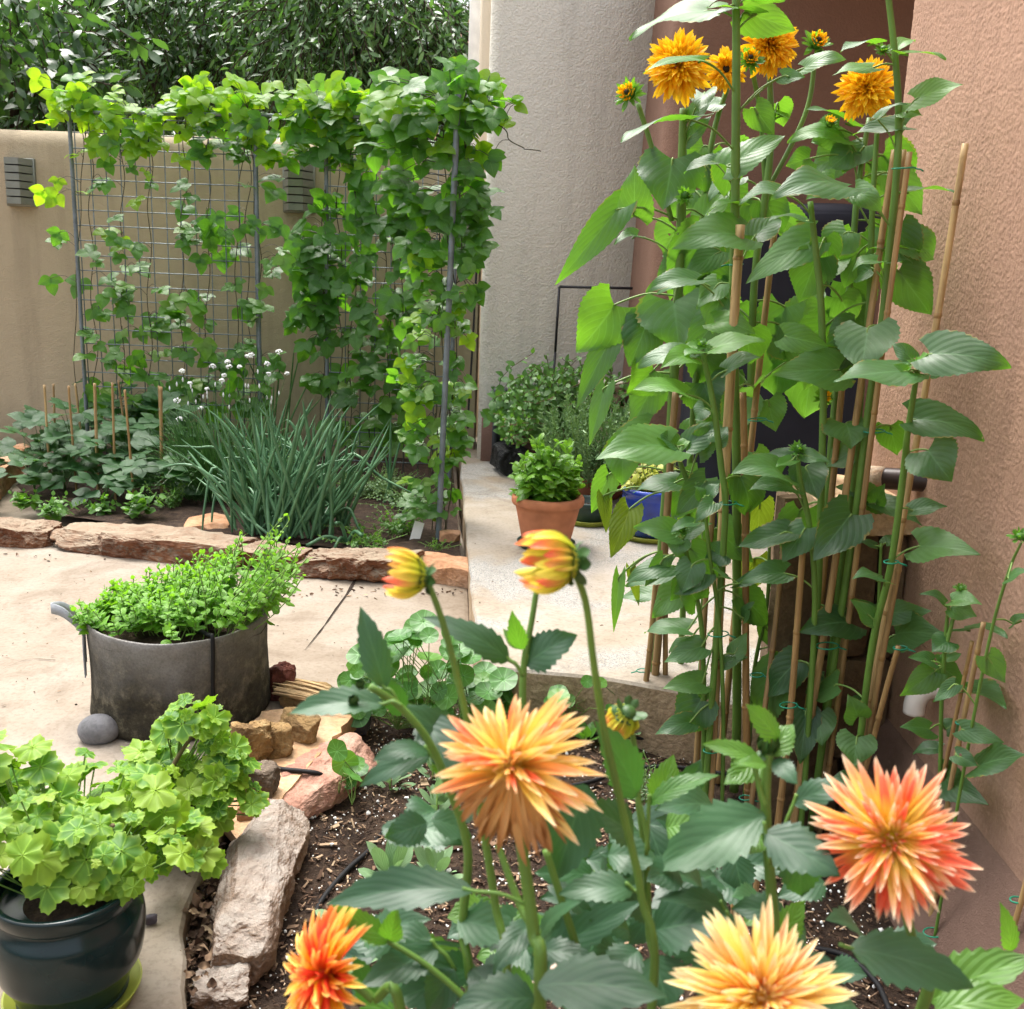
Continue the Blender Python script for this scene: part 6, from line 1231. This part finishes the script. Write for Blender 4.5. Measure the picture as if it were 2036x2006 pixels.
sunflower('small budded sunflower with a tidy rosette in front of the pink wall', [(1886, 1205), (1880, 1270), (1872, 1400), (1868, 1560)], 2.02, 2.05, 5, [(1200, 1880, 1200, 1822, 1180, 40, .35), (1200, 1892, 1205, 1950, 1230, 60, .6), (1200, 1895, 1195, 1960, 1205, 44, .4), (1260, 1915, 1252, 2012, 1270, 38, .4), (1255, 1885, 1275, 1850, 1300, 60, .8), (1320, 1858, 1335, 1782, 1388, 62, .75), (1330, 1865, 1325, 1926, 1368, 56, .7), (1325, 1855, 1315, 1798, 1306, 28, .4), (1325, 1880, 1310, 1912, 1300, 28, .5), (1440, 1848, 1450, 1788, 1446, 40, .7), (1440, 1880, 1450, 1912, 1430, 40, .6), (1510, 1868, 1490, 1806, 1502, 32, .5), (1560, 1876, 1545, 1974, 1606, 52, .75), (1390, 1912, 1372, 2010, 1412, 52, .6)], buds=[(1911, 1170, 14, 2.0, (0, -.5, .9))], side=[(4, [(1878, 1300), (1895, 1230), (1911, 1178)])])
sunflower('thin hairy sunflower stalk with a green bud at the right edge', [(2030, 1080), (2008, 1130), (1975, 1240), (1945, 1380), (1915, 1540)], 1.83, 1.92, 4, [(1120, 2005, 1150, 2060, 1135, 40, .5), (1230, 2015, 1240, 2060, 1225, 30, .5), (1310, 1962, 1304, 2004, 1364, 52, .85), (1450, 1912, 1450, 2000, 1478, 40, .6), (1520, 1945, 1523, 2050, 1500, 44, .6), (1500, 1900, 1500, 1948, 1525, 44, .7), (1400, 1900, 1360, 1850, 1400, 30, .6)], buds=[(2028, 1066, 20, 1.83, (0, -.6, .9))])
sunflower('short sunflower with an opening bud low in front of the left stems', [(1356, 1070), (1372, 1130), (1395, 1250), (1400, 1430)], 2.5, 2.52, 6, [(1070, 1345, 1062, 1255, 1048, 44, .45), (1070, 1362, 1066, 1420, 1040, 44, .5), (1080, 1352, 1075, 1345, 1110, 50, .8), (1100, 1372, 1090, 1440, 1150, 70, .7), (1140, 1335, 1125, 1240, 1160, 46, .5), (1140, 1400, 1140, 1335, 1185, 70, .75), (1160, 1385, 1195, 1340, 1150, 70, .8), (1100, 1320, 1110, 1280, 1170, 30, .7), (1250, 1370, 1280, 1330, 1300, 36, .5)], buds=[(1355, 1052, 18, 2.48, (-.1, -.6, .8))])
sunflower('slim sunflower stem with blistered small leaves beside the stout left cane', [(1402, 985), (1408, 1080), (1430, 1240), (1438, 1420)], 2.48, 2.5, 5, [(990, 1410, 985, 1432, 960, 40, .5), (990, 1395, 990, 1380, 965, 36, .5), (1000, 1420, 1000, 1380, 1040, 44, .6), (1030, 1380, 1040, 1330, 1060, 40, .5), (1150, 1450, 1150, 1410, 1130, 50, .6), (1180, 1470, 1160, 1560, 1140, 36, .4), (1200, 1480, 1230, 1500, 1195, 40, .6), (1300, 1460, 1300, 1490, 1250, 40, .6)], fill=(1050, 1350, 2))
sunflower('yellowing sunflower stem with a chewed hanging leaf in the middle of the canes', [(1530, 1080), (1525, 1200), (1500, 1330), (1490, 1470)], 2.6, 2.6, 5, [(1120, 1500, 1110, 1480, 1185, 60, .85, 'o'), (1180, 1540, 1170, 1590, 1140, 40, .5, 'y'), (1250, 1520, 1240, 1540, 1300, 44, .8), (1290, 1560, 1290, 1600, 1270, 40, .6), (1400, 1500, 1390, 1540, 1400, 40, .7)])
# canes
def cane(label, a, b, Y0, Y1, rpx):
    A_, B_ = fix(W(*a, Y0)), fix(W(*b, Y1)); g = B_+nrm(B_-A_)*max(0, (B_[2]+.10)/max(.3, -nrm(B_-A_)[2])); L = np.linalg.norm(g-A_); n = 60
    P = np.linspace(A_, g, n); P[:, 0] += .004*np.sin(np.linspace(0, 5, n)+R.random()*6); r = np.full(n, rpx*mpp(A_)); r *= np.linspace(.9, 1.1, n)
    step = max(6, int(.24/L*n)); k0 = R.integers(3, step)
    mb = MB(); tubes(mb, P, r[None], 9, rnd=R.random())
    for k in range(k0, n-1, step):
        d = nrm(P[k+1]-P[k]); tubes(mb, np.array([P[k]-d*.006, P[k]-d*.001, P[k]+d*.001, P[k]+d*.006]), (r[k]*np.array([1.0, 1.17, 1.17, 1.0]))[None], 9, rnd=R.random()*.3, cap=False)
    nn = mb.build('bamboo_cane', M['cane'], loc=g); tag(nn, label, 'cane', 'bamboo canes staking the sunflowers')
cane('stout bamboo cane cut off in front of the thickest central sunflower stem', (1473, 447), (1409, 1541), 2.57, 2.52, 10.5)
cane('thin bamboo cane left of the black cover, tied with a green twist', (1544, 430), (1440, 1410), 2.8, 2.7, 7)
cane('isolated bamboo cane leaning against the pink wall on the far right', (1919, 285), (1718, 1480), 2.2, 2.32, 7.5)
cane('bamboo cane with pale cut top just left of the tied cane', (1782, 298), (1600, 1500), 2.45, 2.4, 7.5)
cane('bamboo cane with a green tie at its top in front of the pink wall', (1811, 302), (1700, 1120), 2.36, 2.4, 6.5)
cane('dark bamboo cane behind the tied cane at the pink wall edge', (1800, 298), (1660, 1380), 2.47, 2.45, 6.5)
cane('bamboo cane beside the stem with the biggest bloom', (1346, 780), (1312, 1200), 2.92, 2.94, 8)
cane('lowest left bamboo cane with a green tie above the terrace step', (1310, 1110), (1268, 1480), 2.88, 2.9, 6)
cane('grey bamboo cane between the left sunflower stems on the step', (1328, 1150), (1318, 1420), 2.95, 2.95, 5.5)
cane('bamboo cane in the centre bundle right of the thick stem', (1475, 780), (1490, 1600), 2.58, 2.5, 7.5)
cane('slim bamboo cane in the left bundle behind the stout cane', (1420, 1000), (1385, 1470), 2.6, 2.58, 6)
cane('bamboo cane leaning right of centre with a blue green tie low down', (1600, 1090), (1555, 1560), 2.38, 2.38, 7)
cane('bamboo cane behind the leaning one near the stone column', (1568, 1000), (1510, 1480), 2.5, 2.46, 5.5)
cane('bamboo cane running up behind the big heart shaped leaf', (1690, 640), (1650, 1000), 2.52, 2.5, 7)
cane('bamboo cane beside the right sunflower stem', (1790, 1100), (1735, 1440), 2.22, 2.28, 6.5)
cane('short reddish bamboo cane leaning away below the green twist tie', (1790, 1285), (1735, 1470), 2.2, 2.26, 6)
cane('short bamboo cane with a square cut top by the pink wall', (1953, 1238), (1900, 1530), 1.93, 1.98, 5.5)
cane('thin bamboo cane left of the square cut one', (1930, 1275), (1880, 1540), 2.0, 2.03, 4.5)
cane('bamboo cane hidden low behind the right dahlia bloom', (1872, 1700), (1835, 1990), 2.0, 2.0, 7)
cane('thin bamboo cane at the right edge with a mint green tie', (2040, 1740), (1985, 1960), 1.75, 1.8, 6)
cane('dark short bamboo stake in the middle of the dahlia leaves', (1470, 1745), (1455, 1880), 1.9, 1.9, 7)
cane('pale bamboo cane standing behind the dahlia bud stem', (1512, 1690), (1490, 1830), 2.1, 2.1, 6)
def tie(label, px, py, Y, wpx, tail=1):
    c = fix(W(px, py, Y)); m = mpp(c); r = wpx*m*.5; mb = MB(); a = np.linspace(0, 6.28, 26); P = np.c_[c[0]+r*np.cos(a), c[1]+r*.7*np.sin(a), c[2]+r*.12*np.sin(a+1)]; tubes(mb, P, .0019, 5)
    q = np.array([c[0]+r*tail, c[1]-.004, c[2]]); tubes(mb, cr([q, q+[.005*tail, -.004, -.002], q+[.011*tail, -.006, -.003], q+[.018*tail, -.004, -.006]], 10), .002, 5)
    n = mb.build('plant_tie', M['tie'], loc=c); tag(n, label, 'plant tie', 'green ties on stems and canes')
for lb, x, y, Y, w_, s in (('green plastic tie on the thickest central stem above its cut cane', 1462, 526, 2.6, 30, -1), ('green tie binding the thin cane left of the black cover', 1506, 834, 2.72, 36, 1), ('green tie joining the tall pale stem to canes high on the pink wall', 1796, 334, 2.36, 44, 1),
    ('green tie on the stem above the brown drain pipe', 1738, 857, 2.4, 40, 1), ('green tie on the left bundle level with the blue pot', 1448, 1000, 2.5, 34, 1), ('green tie ring on the right stem over the stone column', 1772, 1117, 2.2, 28, 1), ('green tie on the stem in front of the stone column', 1645, 1284, 2.38, 44, 1),
    ('green tie where the thin stalk meets the short reddish cane', 1790, 1288, 2.2, 26, 1), ('bright green tie on the short cane by the pink wall', 1914, 1437, 1.98, 26, 1), ('green tie on the stout cane in front of the terrace', 1428, 1260, 2.5, 40, 1), ('green tie low on the leftmost cane above the step', 1277, 1333, 2.9, 22, -1),
    ('blue green tie low on the leaning cane right of centre', 1568, 1402, 2.36, 34, 1), ('pale green tie near the ground on the left bundle', 1414, 1492, 2.5, 30, 1), ('green tie hanging on the cane behind the dahlia leaf', 1482, 1586, 2.46, 24, 1), ('green tie beneath the right dahlia bloom', 1856, 1854, 1.95, 38, 1), ('mint green tie at the right edge of the picture', 2022, 1789, 1.76, 26, 1), ('green tie on the thin middle cane left of the stone column', 1505, 1342, 2.5, 26, 1)):
    tie(lb, x, y, Y, w_, s)
# ------------------------------------------------------------------ dahlias
def dleaf(ml, ay, L, d):
    (bx, by, tx, ty, wpx, face), mat, dd = L[:6], (L[6] if len(L) > 6 else 'n'), (L[7] if len(L) > 7 else 0)
    ba, tp = WD(bx, by, d+dd), WD(tx, ty, d+dd+R.normal()*.02-.02); D = tp-ba; Lg = np.linalg.norm(D); N = nrm(face*view(ba)+(1-face)*ZUP+R.normal(size=3)*.06)
    hw = max(wpx*.5*mpp(ba), .24*Lg if face < .5 else 0); dr = (.9 if face < .6 else .4)+R.normal()*.15
    leaves(ml[1 if mat == 'y' else 0], ba, D, N, Lg*(1+dr*dr/26), hw, 'dahlia', dr, R.uniform(.12, .3), .07, R.uniform(0, .2), R.normal()*.3, nv=37, nu=11, serr=.24, nser=9, rnd=np.clip(R.normal(.4, .2), 0, 1)); return ba
def dstem(ms, pts, d0, d1, rpx, ground=True):
    n = len(pts); P = [WD(x, y, d0+(d1-d0)*i/(n-1)) for i, (x, y) in enumerate(pts)]
    if ground: P += [P[-1]*[.85, 1.08, 0]+[0, 0, .3*P[-1][2]], P[-1]*[.7, 1.12, 0]+[0, 0, -.1]]
    Q = cr(P, 44); tubes(ms, Q, np.interp(np.linspace(0, 1, 44), [0, .5, 1], [.8, 1, 1.25])[None]*rpx*mpp(P[0]), 10); return P
def dahlia(label, loc, stems, lv, d, extra, fz=(0, 1, 0, 1, 0)):
    t = thing('dahlia', label, 'dahlia', loc); ml, ms = [MB(), MB()], MB()
    for s in stems: dstem(ms, *s)
    lv = list(lv)+[(x+R.normal()*20, y, x+R.choice([-1, 1])*R.uniform(60, 130), y+R.uniform(-60, 50), R.uniform(55, 95), R.uniform(.4, .8), 'n' if R.random() < .8 else 'y', R.uniform(.06, .45)) for x, y in [(R.uniform(*fz[:2]), R.uniform(*fz[2:4])) for _ in range(fz[4])]]
    for L in lv:
        ba = dleaf(ml, None, L, d)
        if len(L) > 8: a = WD(L[8][0], L[8][1], d+(L[7] if len(L) > 7 else 0)); tubes(ms, cr([a, (a+ba)/2+[0, 0, .004], ba, ba+nrm(ba-a)*.01], 12), 4.2*mpp(ba), 7)
    ms.build('stem', M['stem'], t)
    for nm, k, mt in (('foliage', ml[0], 'l_dah'), ('young_foliage', ml[1], 'l_dahlt')):
        if k.n: k.build(nm, M[mt], t)
    extra(t); return t
def dahlia_flower(t, px, py, rpx, d, axd, mat, dens=1.0, wilt=0, part='flower', jit=.19):
    c = WD(px, py, d); r = rpx*mpp(c); ax = nrm(axd); mb = MB(); f = lambda n: max(5, int(n*dens))
    rows = [(f(17), -14, r*1.0, r*.10, -.06*r), (f(17), 0, r*1.0, r*.10, -.02*r), (f(16), 13, r*.95, r*.10, .0), (f(15), 27, r*.86, r*.09, .03*r), (f(13), 41, r*.74, r*.08, .06*r), (f(11), 54, r*.58, r*.07, .08*r), (f(9), 66, r*.42, r*.06, .09*r), (f(8), 76, r*.30, r*.04, .10*r), (f(7), 85, r*.22, r*.02, .11*r)]
    petals(mb, c, ax, rows, 'cactus', .068, droop=R.uniform(-.2, .5), fold=1.0, jit=jit*.85, curl=-.5, nv=12, cut=-.45 if wilt else None)
    petals(mb, c, ax, [(8, 70, r*.26, r*.10, .03*r), (7, 80, r*.22, r*.06, .06*r), (5, 88, r*.2, r*.03, .08*r)], 'cactus', .2, droop=-1.5, fold=-.5, jit=.1, nv=10); V0, F0 = ICO[2]; mb.add(c+ax*r*.07+V0*r*.15, F0, np.c_[V0[:, 0], np.full(len(V0), .02), V0[:, 1]*.5+.5]); fl = mb.build(part, M[mat], t)
    mb = MB(); V0, F0 = ICO[2]; mb.add(c-ax*.12*r+V0*r*.13, F0); petals(mb, c-ax*.1*r, ax, [(7, -10, r*.3, r*.05, -.05*r)], 'lance', .3); mb.build('sepals', M['stemdark'], fl)
    if wilt:
        mb = MB(); x = nrm(np.cross(ax, ZUP)); n = wilt; a = np.linspace(-1.2, 1.2, n)+R.normal(size=n)*.08; o = np.sin(a)[:, None]*x-ZUP*np.cos(a)[:, None]
        D = nrm(o*.9-ZUP*.6+ax*R.uniform(.0, .55, (n, 1))+R.normal(size=(n, 3))*.14); LL = r*R.uniform(.7, 1.12, n); leaves(mb, c+o*r*.14+ax*.02*r, D, ax+R.normal(size=(n, 3))*.5, LL, LL*.06, 'cactus', R.normal(.1, .5, n), .8, .12, 0, R.normal(0, .8, n), nv=10, nu=5); mb.build('wilted_petals', M['p_wilt'], fl)
def dahlia_bud(t, px, py, lpx, d, axd, mat='p_bud', w=.42, open_=.0):
    c = WD(px, py, d); L = lpx*mpp(c); ax = nrm(axd); x = nrm(np.cross(ax, [.2, .3, .9])); y = np.cross(ax, x); mb = MB()
    for k, (n, r0, s) in enumerate(((9, .2, 1.0), (9, .19, 1.04), (8, .15, 1.0), (6, .08, .95))):
        a = np.arange(n)/n*6.2832+k*.35; o = np.cos(a)[:, None]*x+np.sin(a)[:, None]*y; D = ax+o*(w*.18+open_)
        leaves(mb, c-ax*L*.5+o*L*r0, D, -o+R.normal(size=(n, 3))*.1, L*s*R.uniform(.8, 1.1, n), L*.125, 'petal', R.normal(-1.25+open_*2, .22, n), -.35, .06, .3, nv=10, nu=5)
    fb = mb.build('flower_bud', M[mat], t)
    mb = MB(); V0, F0 = ICO[3]; q = V0@np.array([x, y, ax]); mb.add(c-ax*L*.42+(V0[:, :1]*x+V0[:, 1:2]*y)*L*.26+V0[:, 2:]*ax*L*.2, F0)
    for n, e, l in ((7, -35, .42), (8, 25, .46), (6, 55, .5)):
        petals(mb, c-ax*L*.48, ax, [(n, e, L*l, L*.12, 0)], 'petal', .38, droop=.5, fold=.2)
    mb.build('bud_bracts', M['stemdark'], fb)
base = lambda x, y=1.05: (x, y, -.1)
def ex1(t):
    dahlia_flower(t, 1022, 1528, 160, .80, (-.30, -.68, .70), 'p_dahor', 1.6, 50, jit=.3)
dahlia('dahlia with the large fading orange yellow flower whose lower petals hang brown', base(.0), [([(1020, 1560), (1040, 1700), (1060, 1850), (1072, 2010)], .82, .84, 14), ([(1085, 1690), (1120, 1800), (1150, 1900), (1165, 2010)], .88, .9, 9), ([(990, 1680), (1030, 1790), (1058, 1840)], .86, .84, 8, False)],
    [(942, 1772, 648, 1800, 92, .5, 'n', .0, (1050, 1800)), (1165, 1560, 1105, 1750, 120, .8, 'n', .06), (930, 1500, 800, 1400, 90, .6, 'n', .12), (1075, 1860, 1160, 1790, 50, .5, 'n', .05, (1062, 1900)), (1075, 1890, 1190, 1920, 60, .45, 'n', .06), (1062, 1830, 980, 1940, 60, .5, 'n', .04), (1070, 1960, 1330, 1985, 90, .4, 'n', -.04), (1062, 1985, 900, 2005, 110, .55, 'n', -.02), (1090, 1760, 1180, 1850, 60, .3, 'n', .1), (1080, 1900, 1280, 1790, 70, .7, 'n', .08)], .83, ex1, (880, 1180, 1800, 2000, 16))
def ex2(t): dahlia_flower(t, 1770, 1668, 150, .86, (-.28, -.85, .42), 'p_dah', 1.75)
dahlia('dahlia with the open coral and yellow flower at the lower right', base(.45), [([(1775, 1720), (1805, 1830), (1822, 1920), (1832, 2010)], .9, .9, 11)],
    [(1690, 1885, 1935, 1965, 100, .45, 'n', -.02, (1815, 1930)), (1850, 1990, 2060, 1905, 110, .5, 'y', .12, (1830, 2000)), (1860, 2010, 2040, 1990, 90, .5, 'y', .05), (1640, 1900, 1590, 1960, 60, .5), (1720, 1880, 1640, 1830, 90, .5, 'n', .06), (2010, 1890, 1985, 1790, 46, .7, 'y', .2), (1880, 1985, 1950, 1900, 70, .5, 'y', .2)], .88, ex2, (1600, 1800, 1850, 2010, 6))
def ex3(t): dahlia_flower(t, 1512, 1985, 166, .74, (.02, -.72, .7), 'p_dahyel', 1.75)
dahlia('dahlia with the pale yellow red flecked flower cut by the bottom edge', base(.2), [([(1515, 2030), (1520, 2080), (1525, 2140)], .76, .78, 12)], [(1500, 2020, 1330, 1930, 100, .5, 'n', .1), (1540, 2040, 1640, 1960, 80, .5, 'n', .12), (1490, 2010, 1420, 1880, 70, .5, 'n', .14)], .76, ex3)
def ex4(t): dahlia_flower(t, 655, 1938, 128, .86, (-.93, -.30, .22), 'p_dahred', 1.9)
dahlia('dahlia with the bright red and yellow flower seen from its side at the lower left', base(-.05), [([(690, 1940), (740, 1985), (800, 2040)], .87, .88, 11)],
    [(870, 1885, 712, 1965, 78, .7, 'n', .06, (905, 1930)), (935, 1890, 800, 1880, 10, .5, 'n', .1), (905, 1930, 850, 2010, 80, .75, 'n', .05), (960, 1930, 965, 2015, 80, .8, 'y', .12), (740, 1990, 700, 1900, 60, .6, 'n', .08), (900, 1950, 780, 1990, 90, .6, 'n', .08), (940, 1925, 1010, 2000, 70, .6, 'n', .06)], .86, ex4, (720, 1000, 1860, 2020, 12))
def ex5(t):
    dahlia_bud(t, 806, 1142, 86, .84, (-.97, -.12, .12), 'p_bud', .5, .22)
    for q in ((702, 1392, 22), (715, 1360, 18)): dahlia_bud(t, *q, .86, (-.3, -.3, .9), 'stemdark')
dahlia('dahlia stem with a red and yellow bud nodding left and a big leaf pointing left', base(-.05, 1.0), [([(850, 1155), (878, 1230), (905, 1330), (928, 1430), (940, 1500), (960, 1640), (985, 1800), (1010, 2010)], .84, .9, 8), ([(735, 1365), (790, 1400), (850, 1470), (890, 1560), (930, 1690), (920, 1850), (935, 2010)], .88, .94, 9), ([(770, 1870), (850, 1920), (930, 1990), (960, 2040)], .9, .9, 6.5)],
    [(762, 1400, 572, 1422, 72, .5, 'n', 0, (800, 1405)), (765, 1368, 716, 1205, 64, .75, 'n', .02, (790, 1395)), (838, 1422, 925, 1560, 90, .65, 'n', .08, (800, 1405)), (855, 1500, 715, 1565, 56, .5, 'n', .04, (885, 1545)), (850, 1495, 740, 1515, 34, .35, 'n', .02), (800, 1420, 760, 1340, 50, .6, 'n', .05), (880, 1545, 900, 1500, 60, .6, 'y', .06), (772, 1872, 660, 1800, 50, .6, 'y', .03), (774, 1872, 700, 1850, 46, .5, 'y', .03), (776, 1870, 790, 1800, 50, .7, 'y', .03)], .87, ex5, (760, 980, 1480, 1720, 7))
def ex6(t): dahlia_bud(t, 1092, 1118, 112, .76, (-.92, -.3, .02), 'p_bud', .5, .16)
dahlia('dahlia on a long bare stem with the largest yellow bud nodding left', base(.22, 1.0), [([(1140, 1130), (1165, 1200), (1182, 1330), (1205, 1470), (1240, 1620), (1275, 1780), (1295, 2010)], .78, .88, 9)],
    [(1520, 1620, 1300, 1735, 128, .62, 'n', .06), (1290, 1600, 1432, 1542, 46, .5, 'y', .05, (1285, 1700)), (1268, 1580, 1182, 1432, 88, .6, 'n', .05, (1290, 1690)), (1440, 1810, 1300, 1790, 60, .5, 'n', .06, (1450, 1835)), (1260, 1770, 1110, 1780, 70, .45, 'n', .02, (1280, 1790)), (1300, 1850, 1450, 1830, 120, .7, 'n', .1), (1300, 1900, 1330, 2010, 120, .8, 'n', .08), (1270, 1890, 1190, 1960, 80, .6, 'n', .05), (1400, 1780, 1310, 1735, 50, .4, 'n', .12), (1260, 1660, 1160, 1600, 90, .7, 'n', .14), (1250, 1850, 1170, 1830, 60, .7, 'n', .1)], .86, ex6, (1120, 1420, 1700, 2000, 16))
def ex7(t): dahlia_bud(t, 1236, 1432, 66, 1.02, (-.25, .3, -.55), 'p_bud', .45)
dahlia('dahlia with a small green bud facing away above pale leaves', base(.2, 1.25), [([(1248, 1420), (1262, 1490), (1270, 1600), (1285, 1720), (1290, 1850), (1296, 2010)], 1.03, 1.05, 7), ([(1072, 1140), (1058, 1230), (1042, 1320), (1040, 1420), (1050, 1560)], 1.0, 1.0, 7, False)],
    [(1046, 1320, 1148, 1262, 84, .62, 'n', 0, (1042, 1345)), (1012, 1312, 838, 1228, 76, .55, 'n', -.02, (1040, 1345)), (1036, 1292, 1018, 1212, 40, .8, 'y', 0), (1030, 1290, 1000, 1250, 24, .6, 'y', 0), (1310, 1600, 1340, 1500, 66, .8, 'y', .2), (1350, 1600, 1395, 1510, 66, .7, 'n', .2), (1290, 1640, 1340, 1780, 80, .8, 'n', .15), (1300, 1730, 1440, 1700, 60, .6, 'n', .2), (1310, 1800, 1250, 1880, 70, .8, 'n', .15), (1280, 1700, 1200, 1760, 70, .7, 'n', .2)], 1.0, ex7, (1120, 1420, 1560, 1800, 14))
def ex8(t): dahlia_bud(t, 1528, 1478, 44, .92, (0, -.2, 1), 'stemdark', .4)
dahlia('stout dahlia stem with fresh green leaves and a tight green bud in the middle right', base(.28, 1.1), [([(1530, 1490), (1522, 1580), (1528, 1700), (1540, 1850), (1550, 2010)], .92, .94, 11.5), ([(1500, 1525), (1512, 1575), (1520, 1600)], .92, .92, 6, False)],
    [(1530, 1500, 1578, 1440, 62, .75, 'y', .0), (1548, 1470, 1482, 1400, 60, .6, 'y', 0), (1510, 1510, 1395, 1480, 44, .5, 'y', .0), (1512, 1510, 1440, 1560, 60, .7, 'y', .04), (1540, 1510, 1586, 1560, 44, .7, 'n', 0), (1522, 1520, 1462, 1520, 34, .5, 'y', -.02), (1522, 1655, 1670, 1742, 104, .62, 'n', -.03, (1530, 1720)), (1590, 1680, 1592, 1782, 90, .85, 'n', .03), (1578, 1598, 1702, 1562, 60, .45, 'n', .02, (1545, 1690)), (1510, 1655, 1490, 1700, 60, .7, 'y', .03), (1640, 1755, 1545, 1785, 70, .6, 'n', .12), (1560, 1860, 1600, 1790, 60, .6, 'y', .1), (1460, 1700, 1480, 1790, 70, .85, 'n', .35), (1520, 1800, 1480, 1840, 60, .7, 'y', .2)], .92, ex8, (1400, 1620, 1720, 1900, 10))
